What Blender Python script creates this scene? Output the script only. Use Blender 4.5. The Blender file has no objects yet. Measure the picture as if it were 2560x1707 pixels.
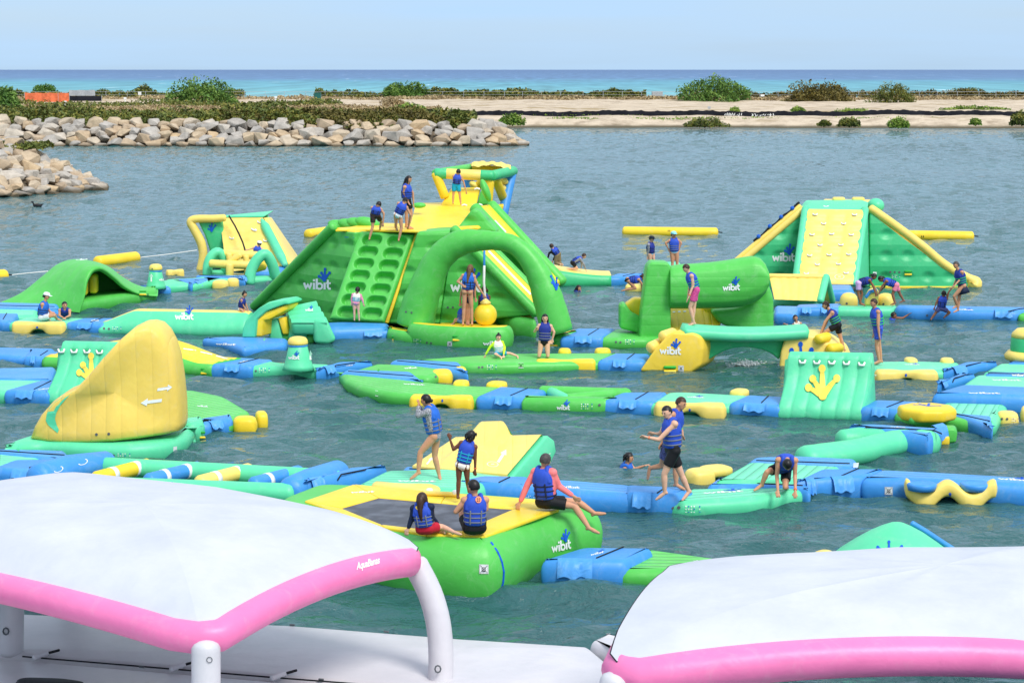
import bpy, bmesh, math, random, colorsys
import numpy as np
from mathutils import Vector, Matrix
from mathutils.bvhtree import BVHTree
from mathutils.geometry import tessellate_polygon

random.seed(7); NPR = np.random.RandomState(7)
scene = bpy.context.scene
COL = scene.collection
R = math.radians

# ------------------------------------------------------------------ camera
CAM_H = 8.6                      # metres above the water
LENS, SENSOR = 70.0, 36.0
FPX = 2560 * LENS / SENSOR       # focal length in photo pixels
PITCH = math.atan((853.5 - 174.0) / FPX)
cam_d = bpy.data.cameras.new('camera'); cam = bpy.data.objects.new('camera', cam_d); COL.objects.link(cam)
cam_d.lens = LENS; cam_d.sensor_width = SENSOR; cam_d.clip_start = 0.5; cam_d.clip_end = 60000
cam.location = (0, 0, CAM_H); cam.rotation_euler = (math.pi/2 - PITCH, 0, 0)
scene.camera = cam

# ------------------------------------------------------------------ sky, sun, exposure
SUN_EL, SUN_AZ = 50.0, 145.0     # azimuth clockwise from +Y: behind the camera, to the right
world = bpy.data.worlds.new('World'); scene.world = world; world.use_nodes = True
wn = world.node_tree; wn.nodes.clear()
def _n(t, typ, **kw):
    n = t.nodes.new(typ)
    for k, v in kw.items(): setattr(n, k, v)
    return n
wo = _n(wn, 'ShaderNodeOutputWorld'); bg = _n(wn, 'ShaderNodeBackground')
sky = _n(wn, 'ShaderNodeTexSky', sky_type='NISHITA', sun_disc=False)
sky.sun_elevation = R(SUN_EL); sky.sun_rotation = R(SUN_AZ); sky.air_density = 1.0; sky.dust_density = 1.2; sky.ozone_density = 2.0
# thin high cloud veil: mixes a pale blue white over the clear sky
tc = _n(wn, 'ShaderNodeTexCoord'); mp = _n(wn, 'ShaderNodeMapping'); mp.inputs['Scale'].default_value = (1.5, 1.5, 22)
nz = _n(wn, 'ShaderNodeTexNoise'); nz.inputs['Scale'].default_value = 2.2; nz.inputs['Detail'].default_value = 5
rm = _n(wn, 'ShaderNodeMapRange'); rm.inputs['From Min'].default_value = .3; rm.inputs['From Max'].default_value = .75
rm.inputs['To Min'].default_value = .68; rm.inputs['To Max'].default_value = .98
mx = _n(wn, 'ShaderNodeMix', data_type='RGBA'); L = wn.links
sxz = _n(wn, 'ShaderNodeSeparateXYZ'); hz = _n(wn, 'ShaderNodeValToRGB')      # veil brightened higher up, out of view, to lighten the water
hz.color_ramp.elements[0].position = 0.0; hz.color_ramp.elements[0].color = (.335, .49, .675, 1)
hz.color_ramp.elements[1].position = .05; hz.color_ramp.elements[1].color = (.32, .47, .66, 1); _e = hz.color_ramp.elements.new(.35); _e.color = (.60, .68, .78, 1)
vsc = _n(wn, 'ShaderNodeVectorMath', operation='SCALE'); vsc.inputs['Scale'].default_value = 10.0
L.new(tc.outputs['Generated'], sxz.inputs[0]); L.new(sxz.outputs[2], hz.inputs[0]); L.new(hz.outputs[0], vsc.inputs[0]); L.new(vsc.outputs[0], mx.inputs['B'])
L.new(tc.outputs['Generated'], mp.inputs[0]); L.new(mp.outputs[0], nz.inputs[0]); L.new(nz.outputs[0], rm.inputs[0])
L.new(rm.outputs[0], mx.inputs['Factor']); L.new(sky.outputs[0], mx.inputs['A']); L.new(mx.outputs['Result'], bg.inputs['Color'])
bg.inputs['Strength'].default_value = 0.10
L.new(bg.outputs[0], wo.inputs[0])
sun_d = bpy.data.lights.new('sun', 'SUN'); sun = bpy.data.objects.new('sun', sun_d); COL.objects.link(sun)
sun_d.energy = 1.8; sun_d.angle = R(20); sun_d.color = (1.0, 0.965, 0.91)
_sd = Vector((math.sin(R(SUN_AZ))*math.cos(R(SUN_EL)), math.cos(R(SUN_AZ))*math.cos(R(SUN_EL)), math.sin(R(SUN_EL))))
sun.rotation_euler = _sd.to_track_quat('Z', 'Y').to_euler()
sun.location = (0, 0, 60)
vs = scene.view_settings; vs.view_transform = 'Standard'; vs.look = 'None'; vs.exposure = 0.64; vs.gamma = 1.0; vs.use_curve_mapping = False
scene.render.engine = 'CYCLES'
scene.cycles.use_denoising = True; scene.cycles.max_bounces = 6; scene.cycles.diffuse_bounces = 3; scene.cycles.glossy_bounces = 3
scene.cycles.caustics_reflective = False; scene.cycles.caustics_refractive = False

# ------------------------------------------------------------------ layout: photo pixels to places on the water
ZM = {'A': (0, 500, 3.675), 'B': (620, 400, 3.409), 'C': (960, 400, 3.1365), 'D': (1350, 540, 3.733), 'E': (1850, 480, 3.266),
      'F': (0, 720, 3.016), 'G': (500, 720, 3.016), 'H': (1000, 800, 2.904), 'I': (1550, 780, 3.016), 'J': (1960, 800, 3.137),
      'K': (740, 960, 2.904), 'L': (0, 1180, 2.0276), 'M': (1300, 1250, 1.8667), 'N': (0, 0, 1.0), 'S': (0, 0, 0.91875),
      'U': (0, 150, 2.735), 'V': (850, 150, 2.735), 'W': (1700, 150, 2.735)}
CP = Vector((0, 0, CAM_H))
_F = Vector((0, math.cos(PITCH), -math.sin(PITCH))); _U = Vector((0, math.sin(PITCH), math.cos(PITCH)))
def nat(tag, x, y):
    ox, oy, s = ZM[tag]; return ox + x/s, oy + y/s
def ray(tag, x, y):
    px, py = nat(tag, x, y)
    return _F + Vector(((px - 1280)/FPX, 0, 0)) - _U*((py - 853.5)/FPX)
def G(tag, x, y, z=0.0):          # the point of that height
    d = ray(tag, x, y); return CP + d*((z - CAM_H)/d.z)
def GY(tag, x, y, Y):             # the point of that distance
    d = ray(tag, x, y); return CP + d*(Y/d.y)
def GP(tag, x, y, p, n):          # the point on a plane
    d = ray(tag, x, y); return CP + d*((p - CP).dot(n)/d.dot(n))

# ------------------------------------------------------------------ object helpers
BASE = {}
GROUPS = {'person': 'people on the water park', 'deck_module': 'floating deck modules', 'bush': 'bushes along the shore', 'sun_canopy': 'pink and white sun canopies', 'white_float_deck': 'white float decks', 'tunnel_gate': 'paired mint gates', 'climbing_tower': 'climbing towers', 'stone_breakwater': 'boulder breakwaters', 'cone_module': 'mint cone modules', 'water_bird': 'water birds', 'marker_post': 'white marker posts', 'notice_sign': 'signs on the shore', 'utility_cabinet': 'utility cabinets'}
def thing(name, label, cat, loc=(0, 0, 0), group=None):
    o = bpy.data.objects.new(name, None); COL.objects.link(o); o.location = loc
    o.empty_display_size = 0.3
    o['label'] = label; o['category'] = cat
    group = group or GROUPS.get(name)
    if group: o['group'] = group
    BASE[o.name] = Vector(loc); return o
def obj(name, mesh, mat, parent=None, label=None, cat=None, group=None, kind=None, smooth=True, uvf=None, mid=None, sharp=None):
    """mesh = (verts, faces) in world coordinates, or a Mesh"""
    if isinstance(mesh, tuple):
        V, Fc = mesh[0], mesh[1]
        if parent is not None: b = BASE[parent.name]
        else:
            a = np.array([tuple(v) for v in V]); b = Vector(((a[:, 0].min()+a[:, 0].max())/2, (a[:, 1].min()+a[:, 1].max())/2, a[:, 2].min()))
        me = bpy.data.meshes.new(name)
        me.from_pydata([tuple(Vector(v) - b) for v in V], [], Fc)
        if uvf:
            ul = me.uv_layers.new(name='UVMap'); uvs = [uvf(Vector(v)) for v in V]
            li = np.empty(len(me.loops), dtype=np.int32); me.loops.foreach_get('vertex_index', li)
            ul.data.foreach_set('uv', np.array(uvs, dtype=np.float32)[li].ravel())
    else: me, b = mesh, (BASE[parent.name] if parent is not None else Vector((0, 0, 0)))
    for m in (mat if isinstance(mat, (list, tuple)) else [mat]): me.materials.append(m)
    if mid: me.polygons.foreach_set('material_index', mid)
    if smooth:
        me.polygons.foreach_set('use_smooth', [True]*len(me.polygons))
        if sharp is not None: me.set_sharp_from_angle(angle=R(sharp))
    me.update()
    o = bpy.data.objects.new(name, me); COL.objects.link(o)
    if parent is not None: o.parent = parent
    else: o.location = b
    BASE[o.name] = b
    if label: o['label'] = label
    if cat: o['category'] = cat
    if group: o['group'] = group
    if kind: o['kind'] = kind
    return o
def join(*ms):
    V, Fc = [], []
    for m in ms:
        k = len(V); V += list(m[0]); Fc += [tuple(i+k for i in f) for f in m[1]]
    return V, Fc
def lerp(a, b, t): return a + (b - a)*t
def spline(P, n, closed=False):
    """Catmull-Rom through P"""
    P = [Vector(p) for p in P]; m = len(P); out = []
    segs = m if closed else m - 1
    for k in range(n + (0 if closed else 1)):
        t = k/n*segs; i = min(int(t), segs-1); u = t - i
        g = (lambda j: P[j % m]) if closed else (lambda j: P[max(0, min(m-1, j))])
        a, b, c, d = g(i-1), g(i), g(i+1), g(i+2)
        out.append(0.5*((2*b) + (c-a)*u + (2*a-5*b+4*c-d)*u*u + (3*b-a-3*c+d)*u**3))
    return out
def loft(rings, cap=True, closed=False):
    n = len(rings[0]); V = [v for r in rings for v in r]; Fc = []
    m = len(rings)
    for i in range(m if closed else m-1):
        a, b = i*n, ((i+1) % m)*n
        for j in range(n): Fc.append((a+j, a+(j+1) % n, b+(j+1) % n, b+j))
    if cap and not closed:
        Fc.append(tuple(range(n))[::-1]); Fc.append(tuple(range((m-1)*n, m*n)))
    return V, Fc
def tube(path, rad, n=14, caps=True, flat=1.0, closed=False, capk=0.6):
    P = [Vector(p) for p in path]; m = len(P)
    rr = rad if isinstance(rad, (list, tuple)) else [rad]*m
    T = []
    for i in range(m):
        a = P[i-1] if (closed or i) else P[0]; b = P[(i+1) % m] if (closed or i < m-1) else P[-1]
        T.append((b - a).normalized() if (b-a).length > 1e-9 else Vector((0, 0, 1)))
    up = Vector((0, 0, 1)) if abs(T[0].z) < .9 else Vector((0, 1, 0))
    N = (up - T[0]*up.dot(T[0])).normalized(); rings = []
    def ring(c, t, nn, r):
        bb = t.cross(nn)
        return [c + nn*(r*flat*math.cos(2*math.pi*j/n)) + bb*(r*math.sin(2*math.pi*j/n)) for j in range(n)]
    Ns = []
    for i in range(m):
        N = (N - T[i]*N.dot(T[i])).normalized(); Ns.append(N)
        rings.append(ring(P[i], T[i], N, rr[i]))
    if caps and not closed:
        pre = [ring(P[0] - T[0]*(rr[0]*capk*math.sin(a)), T[0], Ns[0], rr[0]*math.cos(a)) for a in (1.35, .95, .5)]
        post = [ring(P[-1] + T[-1]*(rr[-1]*capk*math.sin(a)), T[-1], Ns[-1], rr[-1]*math.cos(a)) for a in (.5, .95, 1.35)]
        rings = pre + rings + post
    return loft(rings, True, closed)
def chaikin(P, k=2, closed=True, q=0.25):
    for _ in range(k):
        o = []; m = len(P)
        for i in range(m if closed else m-1):
            a, b = P[i], P[(i+1) % m]; o += [lerp(a, b, q), lerp(a, b, 1-q)]
        if not closed: o = [P[0]] + o + [P[-1]]
        P = o
    return P
def ccw(P):
    s = sum(P[i].x*P[(i+1) % len(P)].y - P[(i+1) % len(P)].x*P[i].y for i in range(len(P)))
    return P if s > 0 else P[::-1]
def round_poly(P, r, seg=4):
    """round each corner of a polygon by radius r (cut length)"""
    out = []; m = len(P)
    for i in range(m):
        a, b, c = P[i-1], P[i], P[(i+1) % m]
        r1 = min(r, (a-b).length*.45); r2 = min(r, (c-b).length*.45)
        p, q = b + (a-b).normalized()*r1, b + (c-b).normalized()*r2
        for k in range(seg+1):
            t = k/seg; out.append(p*(1-t)**2 + b*(2*t*(1-t)) + q*t*t)
    return out
def dens(P, d):
    out = []
    for i in range(len(P)):
        a, b = P[i], P[(i+1) % len(P)]; k = max(1, int((b-a).length/d))
        out += [lerp(a, b, j/k) for j in range(k)]
    return out
def inset(P, d):
    m = len(P); out = []
    for i in range(m):
        a, b, c = P[i-1], P[i], P[(i+1) % m]
        e1 = (b-a).normalized() if (b-a).length > 1e-9 else Vector((1, 0, 0)); e2 = (c-b).normalized() if (c-b).length > 1e-9 else e1
        n1, n2 = Vector((-e1.y, e1.x, 0)), Vector((-e2.y, e2.x, 0)); n = n1 + n2
        if n.length < 1e-6: n = n1
        n.normalize(); k = max(.5, n.dot(n1)); out.append(b + n*(d/k))
    return out
def puff(outline, zt, zb=-0.12, rs=0.22, rc=0.25, seg=4, zfn=None, steps=7, dense=0.5):
    """inflated slab: outline polygon (world xy), domed rounded sides, flat top. returns mesh and number of side faces"""
    P = [Vector((p.x, p.y, 0)) for p in outline]; P = ccw(P)
    if rc > 0: P = round_poly(P, rc, seg)
    P = dens(P, dense); m = len(P)
    zm = zt*0.42; V, Fc = [], []
    rows = []
    for k in range(steps+1):
        a = -1.0 + (math.pi/2 + 1.0)*k/steps
        off = rs*(1 - math.cos(a)); z = zm + ((zt-zm) if a > 0 else (zm-zb)/math.sin(1.0))*math.sin(a)
        rows.append((off, z))
    Q = None
    for off, z in rows:
        Q = inset(P, off); b = len(V)
        for q in Q:
            V.append(Vector((q.x, q.y, z)))
    for k in range(steps):
        for j in range(m):
            a, b = k*m, (k+1)*m
            Fc.append((a+j, a+(j+1) % m, b+(j+1) % m, b+j))
    ns = len(Fc); top = V[steps*m:(steps+1)*m]
    for t in tessellate_polygon([top]): 
        f = tuple(steps*m + i for i in t)
        n = (V[f[1]]-V[f[0]]).cross(V[f[2]]-V[f[0]]); Fc.append(f if n.z > 0 else f[::-1])
    if zfn:
        for v in V: v.z += zfn(v)*max(0, min(1, (v.z-zb)/(zt-zb)))
    return (V, Fc), ns
def prism(poly, vec, bev=0.0, seg=3):
    """polygon (3D points) pushed along vec, edges rounded"""
    P = [Vector(p) for p in poly]; m = len(P); vec = Vector(vec)
    bm = bmesh.new()
    a = [bm.verts.new(p) for p in P]; b = [bm.verts.new(p + vec) for p in P]
    bm.faces.new(a); bm.faces.new(b[::-1])
    for i in range(m): bm.faces.new((a[i], b[i], b[(i+1) % m], a[(i+1) % m]))
    bmesh.ops.recalc_face_normals(bm, faces=bm.faces)
    if bev: bmesh.ops.bevel(bm, geom=list(bm.edges), offset=bev, segments=seg, profile=0.5, affect='EDGES', clamp_overlap=True)
    bm.verts.ensure_lookup_table(); bm.verts.index_update()
    V = [v.co.copy() for v in bm.verts]; Fc = [tuple(v.index for v in f.verts) for f in bm.faces]; bm.free()
    return V, Fc
def box(c, sx, sy, sz, bev=0.0, rz=0.0, seg=2):
    c = Vector(c); m = Matrix.Rotation(rz, 3, 'Z')
    P = [c + m @ Vector((x*sx/2, y*sy/2, -sz/2)) for x, y in ((-1, -1), (1, -1), (1, 1), (-1, 1))]
    return prism(P, (0, 0, sz), bev, seg)
def lathe(c, prof, n=20, axis=None):
    """prof = [(radius, height)]; around a vertical axis at c"""
    c = Vector(c); q = axis.to_track_quat('Z', 'Y').to_matrix() if axis is not None else Matrix.Identity(3)
    rings = [[c + q @ Vector((r*math.cos(2*math.pi*j/n), r*math.sin(2*math.pi*j/n), z)) for j in range(n)] for r, z in prof]
    return loft(rings, True)
def ell(c, rx, ry, rz, n=14, m=9, rot=None):
    c = Vector(c); q = rot or Matrix.Identity(3); rings = []
    for i in range(m+1):
        a = -math.pi/2 + math.pi*(i+.15)/(m+.3); rings.append([c + q @ Vector((rx*math.cos(a)*math.cos(2*math.pi*j/n), ry*math.cos(a)*math.sin(2*math.pi*j/n), rz*math.sin(a))) for j in range(n)])
    return loft(rings, True)
def sheet(rows):
    """grid of points -> quads"""
    m, n = len(rows), len(rows[0]); V = [p for r in rows for p in r]
    return V, [(i*n+j, i*n+j+1, (i+1)*n+j+1, (i+1)*n+j) for i in range(m-1) for j in range(n-1)]

# ------------------------------------------------------------------ materials
def lin(r, g, b):
    f = lambda c: (c/255/12.92 if c/255 <= .04045 else ((c/255+.055)/1.055)**2.4)
    return (f(r), f(g), f(b), 1)
MATS = {}
def nodes_mat(name):
    m = bpy.data.materials.new(name); m.use_nodes = True; t = m.node_tree
    return m, t, t.nodes['Principled BSDF'], t.links
def math_n(t, op, a, b=None, clamp=False):
    n = t.nodes.new('ShaderNodeMath'); n.operation = op; n.use_clamp = clamp
    for i, x in enumerate((a, b)):
        if x is None: continue
        if isinstance(x, (int, float)): n.inputs[i].default_value = x
        else: t.links.new(x, n.inputs[i])
    return n.outputs[0]
def pvc(name, rgb, kind='plain', rough=0.42, bump=0.5, sp=0.22, tu=0.7, tv=0.7):
    """inflatable vinyl: faint mottling and creases; ribs, tufted dimples or loose wrinkles as fine relief"""
    if name in MATS: return MATS[name]
    m, t, P, L = nodes_mat(name); c = lin(*rgb)
    tc = t.nodes.new('ShaderNodeTexCoord')
    nz = t.nodes.new('ShaderNodeTexNoise'); nz.inputs['Scale'].default_value = 0.9; nz.inputs['Detail'].default_value = 5; nz.inputs['Roughness'].default_value = .65
    L.new(tc.outputs['Object'], nz.inputs['Vector'])
    ra = t.nodes.new('ShaderNodeValToRGB'); e = ra.color_ramp.elements
    e[0].position = .3; e[0].color = (c[0]*.9, c[1]*.91, c[2]*.92, 1)
    e[1].position = .72; e[1].color = (min(1, c[0]*1.06+.012), min(1, c[1]*1.05+.012), min(1, c[2]*1.05+.012), 1)
    L.new(nz.outputs[0], ra.inputs[0]); L.new(ra.outputs[0], P.inputs['Base Color'])
    P.inputs['Specular IOR Level'].default_value = 0.42
    sc = t.nodes.new('ShaderNodeTexNoise'); sc.inputs['Scale'].default_value = 2.6; sc.inputs['Detail'].default_value = 9; sc.inputs['Roughness'].default_value = .75; sc.inputs['Distortion'].default_value = 1.2
    L.new(tc.outputs['Object'], sc.inputs['Vector'])
    sr = t.nodes.new('ShaderNodeMapRange'); sr.inputs['From Min'].default_value = .52; sr.inputs['From Max'].default_value = .78; sr.inputs['To Max'].default_value = .16; L.new(sc.outputs[0], sr.inputs[0])
    sm = t.nodes.new('ShaderNodeMix'); sm.data_type = 'RGBA'; L.new(sr.outputs[0], sm.inputs['Factor']); L.new(ra.outputs[0], sm.inputs['A']); sm.inputs['B'].default_value = (.72, .72, .68, 1); L.new(sm.outputs['Result'], P.inputs['Base Color'])
    rr = t.nodes.new('ShaderNodeMapRange'); rr.inputs['To Min'].default_value = rough-.1; rr.inputs['To Max'].default_value = rough+.14; L.new(sc.outputs[0], rr.inputs[0]); L.new(rr.outputs[0], P.inputs['Roughness'])
    cr = t.nodes.new('ShaderNodeTexNoise'); cr.inputs['Scale'].default_value = 3.2; cr.inputs['Detail'].default_value = 4; cr.inputs['Distortion'].default_value = .6
    L.new(tc.outputs['Object'], cr.inputs['Vector'])
    b1 = t.nodes.new('ShaderNodeBump'); b1.inputs['Strength'].default_value = .22 if kind != 'wrinkle' else .5
    b1.inputs['Distance'].default_value = .05 if kind != 'wrinkle' else .09
    L.new(cr.outputs[0], b1.inputs['Height']); last = b1
    if kind in ('ribs', 'tuft'):
        uv = t.nodes.new('ShaderNodeUVMap'); uv.uv_map = 'UVMap'; sx = t.nodes.new('ShaderNodeSeparateXYZ'); L.new(uv.outputs[0], sx.inputs[0])
        if kind == 'ribs':
            h = math_n(t, 'POWER', math_n(t, 'ABSOLUTE', math_n(t, 'SINE', math_n(t, 'MULTIPLY', sx.outputs[1], math.pi/sp))), .45)
            ge = t.nodes.new('ShaderNodeNewGeometry'); sn = t.nodes.new('ShaderNodeSeparateXYZ'); L.new(ge.outputs['Normal'], sn.inputs[0])
            mk = t.nodes.new('ShaderNodeMapRange'); mk.inputs['From Min'].default_value = .35; mk.inputs['From Max'].default_value = .7; L.new(sn.outputs[2], mk.inputs[0])
            h = math_n(t, 'MULTIPLY', h, mk.outputs[0]); dist = .05
        else:
            fu = math_n(t, 'SUBTRACT', math_n(t, 'FRACT', math_n(t, 'DIVIDE', sx.outputs[0], tu)), .5)
            fv = math_n(t, 'SUBTRACT', math_n(t, 'FRACT', math_n(t, 'DIVIDE', sx.outputs[1], tv)), .5)
            d = math_n(t, 'SQRT', math_n(t, 'ADD', math_n(t, 'MULTIPLY', math_n(t, 'MULTIPLY', fu, fu), .55), math_n(t, 'MULTIPLY', fv, fv)))
            mr = t.nodes.new('ShaderNodeMapRange'); mr.interpolation_type = 'SMOOTHERSTEP'; mr.inputs['From Max'].default_value = .34; L.new(d, mr.inputs[0])
            h = math_n(t, 'ADD', math_n(t, 'MULTIPLY', mr.outputs[0], .6), math_n(t, 'MULTIPLY', math_n(t, 'ABSOLUTE', fv), .8)); dist = .16
        b2 = t.nodes.new('ShaderNodeBump'); b2.inputs['Strength'].default_value = bump; b2.inputs['Distance'].default_value = dist
        L.new(h, b2.inputs['Height']); L.new(last.outputs[0], b2.inputs['Normal']); last = b2
    L.new(last.outputs[0], P.inputs['Normal'])
    MATS[name] = m; return m
def plain(name, rgb, rough=0.5, spec=0.4, noise=0.12, scale=8.0, metal=0.0, sub=0.0):
    if name in MATS: return MATS[name]
    m, t, P, L = nodes_mat(name); c = lin(*rgb)
    tc = t.nodes.new('ShaderNodeTexCoord'); nz = t.nodes.new('ShaderNodeTexNoise'); nz.inputs['Scale'].default_value = scale; nz.inputs['Detail'].default_value = 4
    L.new(tc.outputs['Object'], nz.inputs['Vector'])
    ra = t.nodes.new('ShaderNodeValToRGB'); e = ra.color_ramp.elements
    e[0].position = .3; e[0].color = tuple(x*(1-noise) for x in c[:3]) + (1,)
    e[1].position = .7; e[1].color = tuple(min(1, x*(1+noise)) for x in c[:3]) + (1,)
    L.new(nz.outputs[0], ra.inputs[0]); L.new(ra.outputs[0], P.inputs['Base Color'])
    P.inputs['Roughness'].default_value = rough; P.inputs['Specular IOR Level'].default_value = spec; P.inputs['Metallic'].default_value = metal
    if sub: P.inputs['Subsurface Weight'].default_value = sub; P.inputs['Subsurface Radius'].default_value = (.02, .008, .004)
    MATS[name] = m; return m
GREEN, MINT, YEL, CREAM, BLUE = (84, 194, 78), (92, 216, 160), (252, 212, 44), (252, 218, 108), (60, 146, 220)
TEAL = (60, 192, 124)
# ================================================================== WATER, SEA, SHORE
def wave_field(X, Y, seed=3, amp=1.0, fine=True):
    rs = np.random.RandomState(seed); H = np.zeros_like(X); 
    for k in range(110):
        lam = 0.42*(7.5 ** rs.rand()); th = rs.normal(0, .55) + .25
        kx, ky = 2*math.pi/lam*math.sin(th), 2*math.pi/lam*math.cos(th)
        ph = rs.rand()*6.283; a = .0058*lam**.62
        s = np.sin(kx*X + ky*Y + ph); H += a*(s + .35*np.sin(2*(kx*X + ky*Y + ph) + 1.2))
    pat = .85 + .34*np.sin(X*.21 + 2*np.sin(Y*.13))*np.sin(Y*.17 + 1.3) + .2*np.sin(X*.07+Y*.05)
    return H*amp*pat
def water_mat():
    m, t, P, L = nodes_mat('lagoon_water')
    tc = t.nodes.new('ShaderNodeTexCoord'); mp = t.nodes.new('ShaderNodeMapping'); mp.inputs['Scale'].default_value = (.8, 1.25, 1)
    L.new(tc.outputs['Object'], mp.inputs[0])
    n1 = t.nodes.new('ShaderNodeTexNoise'); n1.inputs['Scale'].default_value = 1.5; n1.inputs['Detail'].default_value = 6; n1.inputs['Roughness'].default_value = .58; n1.inputs['Distortion'].default_value = .5
    n2 = t.nodes.new('ShaderNodeTexNoise'); n2.inputs['Scale'].default_value = .05; n2.inputs['Detail'].default_value = 3
    L.new(mp.outputs[0], n1.inputs['Vector']); L.new(tc.outputs['Object'], n2.inputs['Vector'])
    b = t.nodes.new('ShaderNodeBump'); b.inputs['Strength'].default_value = 1.0; b.inputs['Distance'].default_value = .2
    n3 = t.nodes.new('ShaderNodeTexNoise'); n3.inputs['Scale'].default_value = 5.5; n3.inputs['Detail'].default_value = 3; L.new(mp.outputs[0], n3.inputs['Vector'])
    b2 = t.nodes.new('ShaderNodeBump'); b2.inputs['Strength'].default_value = 1.0; b2.inputs['Distance'].default_value = .055; L.new(n3.outputs[0], b2.inputs['Height']); L.new(b2.outputs[0], b.inputs['Normal'])
    L.new(n1.outputs[0], b.inputs['Height']); L.new(b.outputs[0], P.inputs['Normal'])
    ra = t.nodes.new('ShaderNodeValToRGB'); e = ra.color_ramp.elements
    e[0].position = .35; e[0].color = (.028, .102, .104, 1); e[1].position = .7; e[1].color = (.038, .13, .132, 1)
    L.new(n2.outputs[0], ra.inputs[0]); L.new(ra.outputs[0], P.inputs['Base Color'])
    P.inputs['Roughness'].default_value = .05; P.inputs['IOR'].default_value = 1.333
    return m
WATER = water_mat()
ys = [14.0]
while ys[-1] < 300: ys.append(ys[-1] + .07 + .000018*min(ys[-1], 110)**2.25)
xs = np.linspace(-78, 78, 560)
XX, YY = np.meshgrid(xs, np.array(ys)); HH = wave_field(XX, YY)
fade = np.clip((78-np.abs(XX))/4, 0, 1)*np.clip((300-YY)/60, 0, 1)*np.clip((YY-14)/3, 0, 1); HH = HH*fade
V = np.stack([XX, YY, HH], -1).reshape(-1, 3); nr, nc = XX.shape
idx = np.arange(nr*nc).reshape(nr, nc); Fq = np.stack([idx[:-1, :-1], idx[:-1, 1:], idx[1:, 1:], idx[1:, :-1]], -1).reshape(-1, 4)
k = len(V)
# flat skirt round the rippled middle, out to the shores
sk = [(-400, -30), (400, -30), (400, 14), (78, 14), (78, 300), (400, 300), (400, 330), (-400, 330), (-400, 300), (-78, 300), (-78, 14), (-400, 14)]
V2 = [tuple(v) for v in V] + [(x, y, 0) for x, y in sk]
F2 = [tuple(int(i) for i in f) for f in Fq] + [tuple(k+i for i in f) for f in ((0, 1, 2, 3, 10, 11), (3, 2, 5, 4), (11, 10, 9, 8), (8, 9, 4, 5, 6, 7))]
obj('lagoon_water', (V2, F2), WATER, kind='structure')

def sea_mat():
    m, t, P, L = nodes_mat('open_sea')
    ge = t.nodes.new('ShaderNodeNewGeometry'); sx = t.nodes.new('ShaderNodeSeparateXYZ'); L.new(ge.outputs['Position'], sx.inputs[0])
    n0 = t.nodes.new('ShaderNodeTexNoise'); mp0 = t.nodes.new('ShaderNodeMapping'); mp0.inputs['Scale'].default_value = (.004, .0012, 1)
    n0.inputs['Scale'].default_value = 1; n0.inputs['Detail'].default_value = 6
    L.new(ge.outputs['Position'], mp0.inputs[0]); L.new(mp0.outputs[0], n0.inputs['Vector'])
    lg = math_n(t, 'ADD', math_n(t, 'LOGARITHM', sx.outputs[1], 10.0), math_n(t, 'MULTIPLY', math_n(t, 'SUBTRACT', n0.outputs[0], .5), .3))
    rm = t.nodes.new('ShaderNodeMapRange'); rm.inputs['From Min'].default_value = 2.6; rm.inputs['From Max'].default_value = 3.9; L.new(lg, rm.inputs[0])
    ra = t.nodes.new('ShaderNodeValToRGB'); cr = ra.color_ramp; e = cr.elements
    e[0].position = 0; e[0].color = lin(132, 182, 182); e[1].position = 1; e[1].color = lin(80, 110, 150)
    for p, c in ((.24, lin(100, 162, 170)), (.4, lin(88, 150, 168)), (.54, lin(86, 122, 160))): x = e.new(p); x.color = c
    L.new(rm.outputs[0], ra.inputs[0])
    # small breaking crests
    mp = t.nodes.new('ShaderNodeMapping'); mp.inputs['Scale'].default_value = (.09, .0075, 1); L.new(ge.outputs['Position'], mp.inputs[0])
    n1 = t.nodes.new('ShaderNodeTexNoise'); n1.inputs['Scale'].default_value = 1; n1.inputs['Detail'].default_value = 4; L.new(mp.outputs[0], n1.inputs['Vector'])
    cap = t.nodes.new('ShaderNodeMapRange'); cap.inputs['From Min'].default_value = .69; cap.inputs['From Max'].default_value = .75; L.new(n1.outputs[0], cap.inputs[0])
    sh = t.nodes.new('ShaderNodeMapRange'); sh.inputs['From Min'].default_value = .3; sh.inputs['From Max'].default_value = .7; sh.inputs['To Min'].default_value = .72; sh.inputs['To Max'].default_value = 1.22; L.new(n1.outputs[0], sh.inputs[0])
    mm = t.nodes.new('ShaderNodeMix'); mm.data_type = 'RGBA'; mm.blend_type = 'MULTIPLY'; mm.inputs['Factor'].default_value = 1
    L.new(ra.outputs[0], mm.inputs['A']); L.new(sh.outputs[0], mm.inputs['B'])
    mx = t.nodes.new('ShaderNodeMix'); mx.data_type = 'RGBA'; L.new(cap.outputs[0], mx.inputs['Factor']); L.new(mm.outputs['Result'], mx.inputs['A']); mx.inputs['B'].default_value = (.85, .9, .92, 1)
    L.new(mx.outputs['Result'], P.inputs['Base Color'])
    P.inputs['Roughness'].default_value = .6; P.inputs['Specular IOR Level'].default_value = .3
    return m
obj('sea', ([(-30000, 330, -.05), (30000, 330, -.05), (30000, 45000, -.05), (-30000, 45000, -.05)], [(0, 1, 2, 3)]), sea_mat(), kind='structure')
obj('sea_bed', ([(-400, -30, -6), (400, -30, -6), (400, 330, -6), (-400, 330, -6)], [(0, 1, 2, 3)]), plain('sea_bed', (40, 80, 70)), kind='structure')

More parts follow.
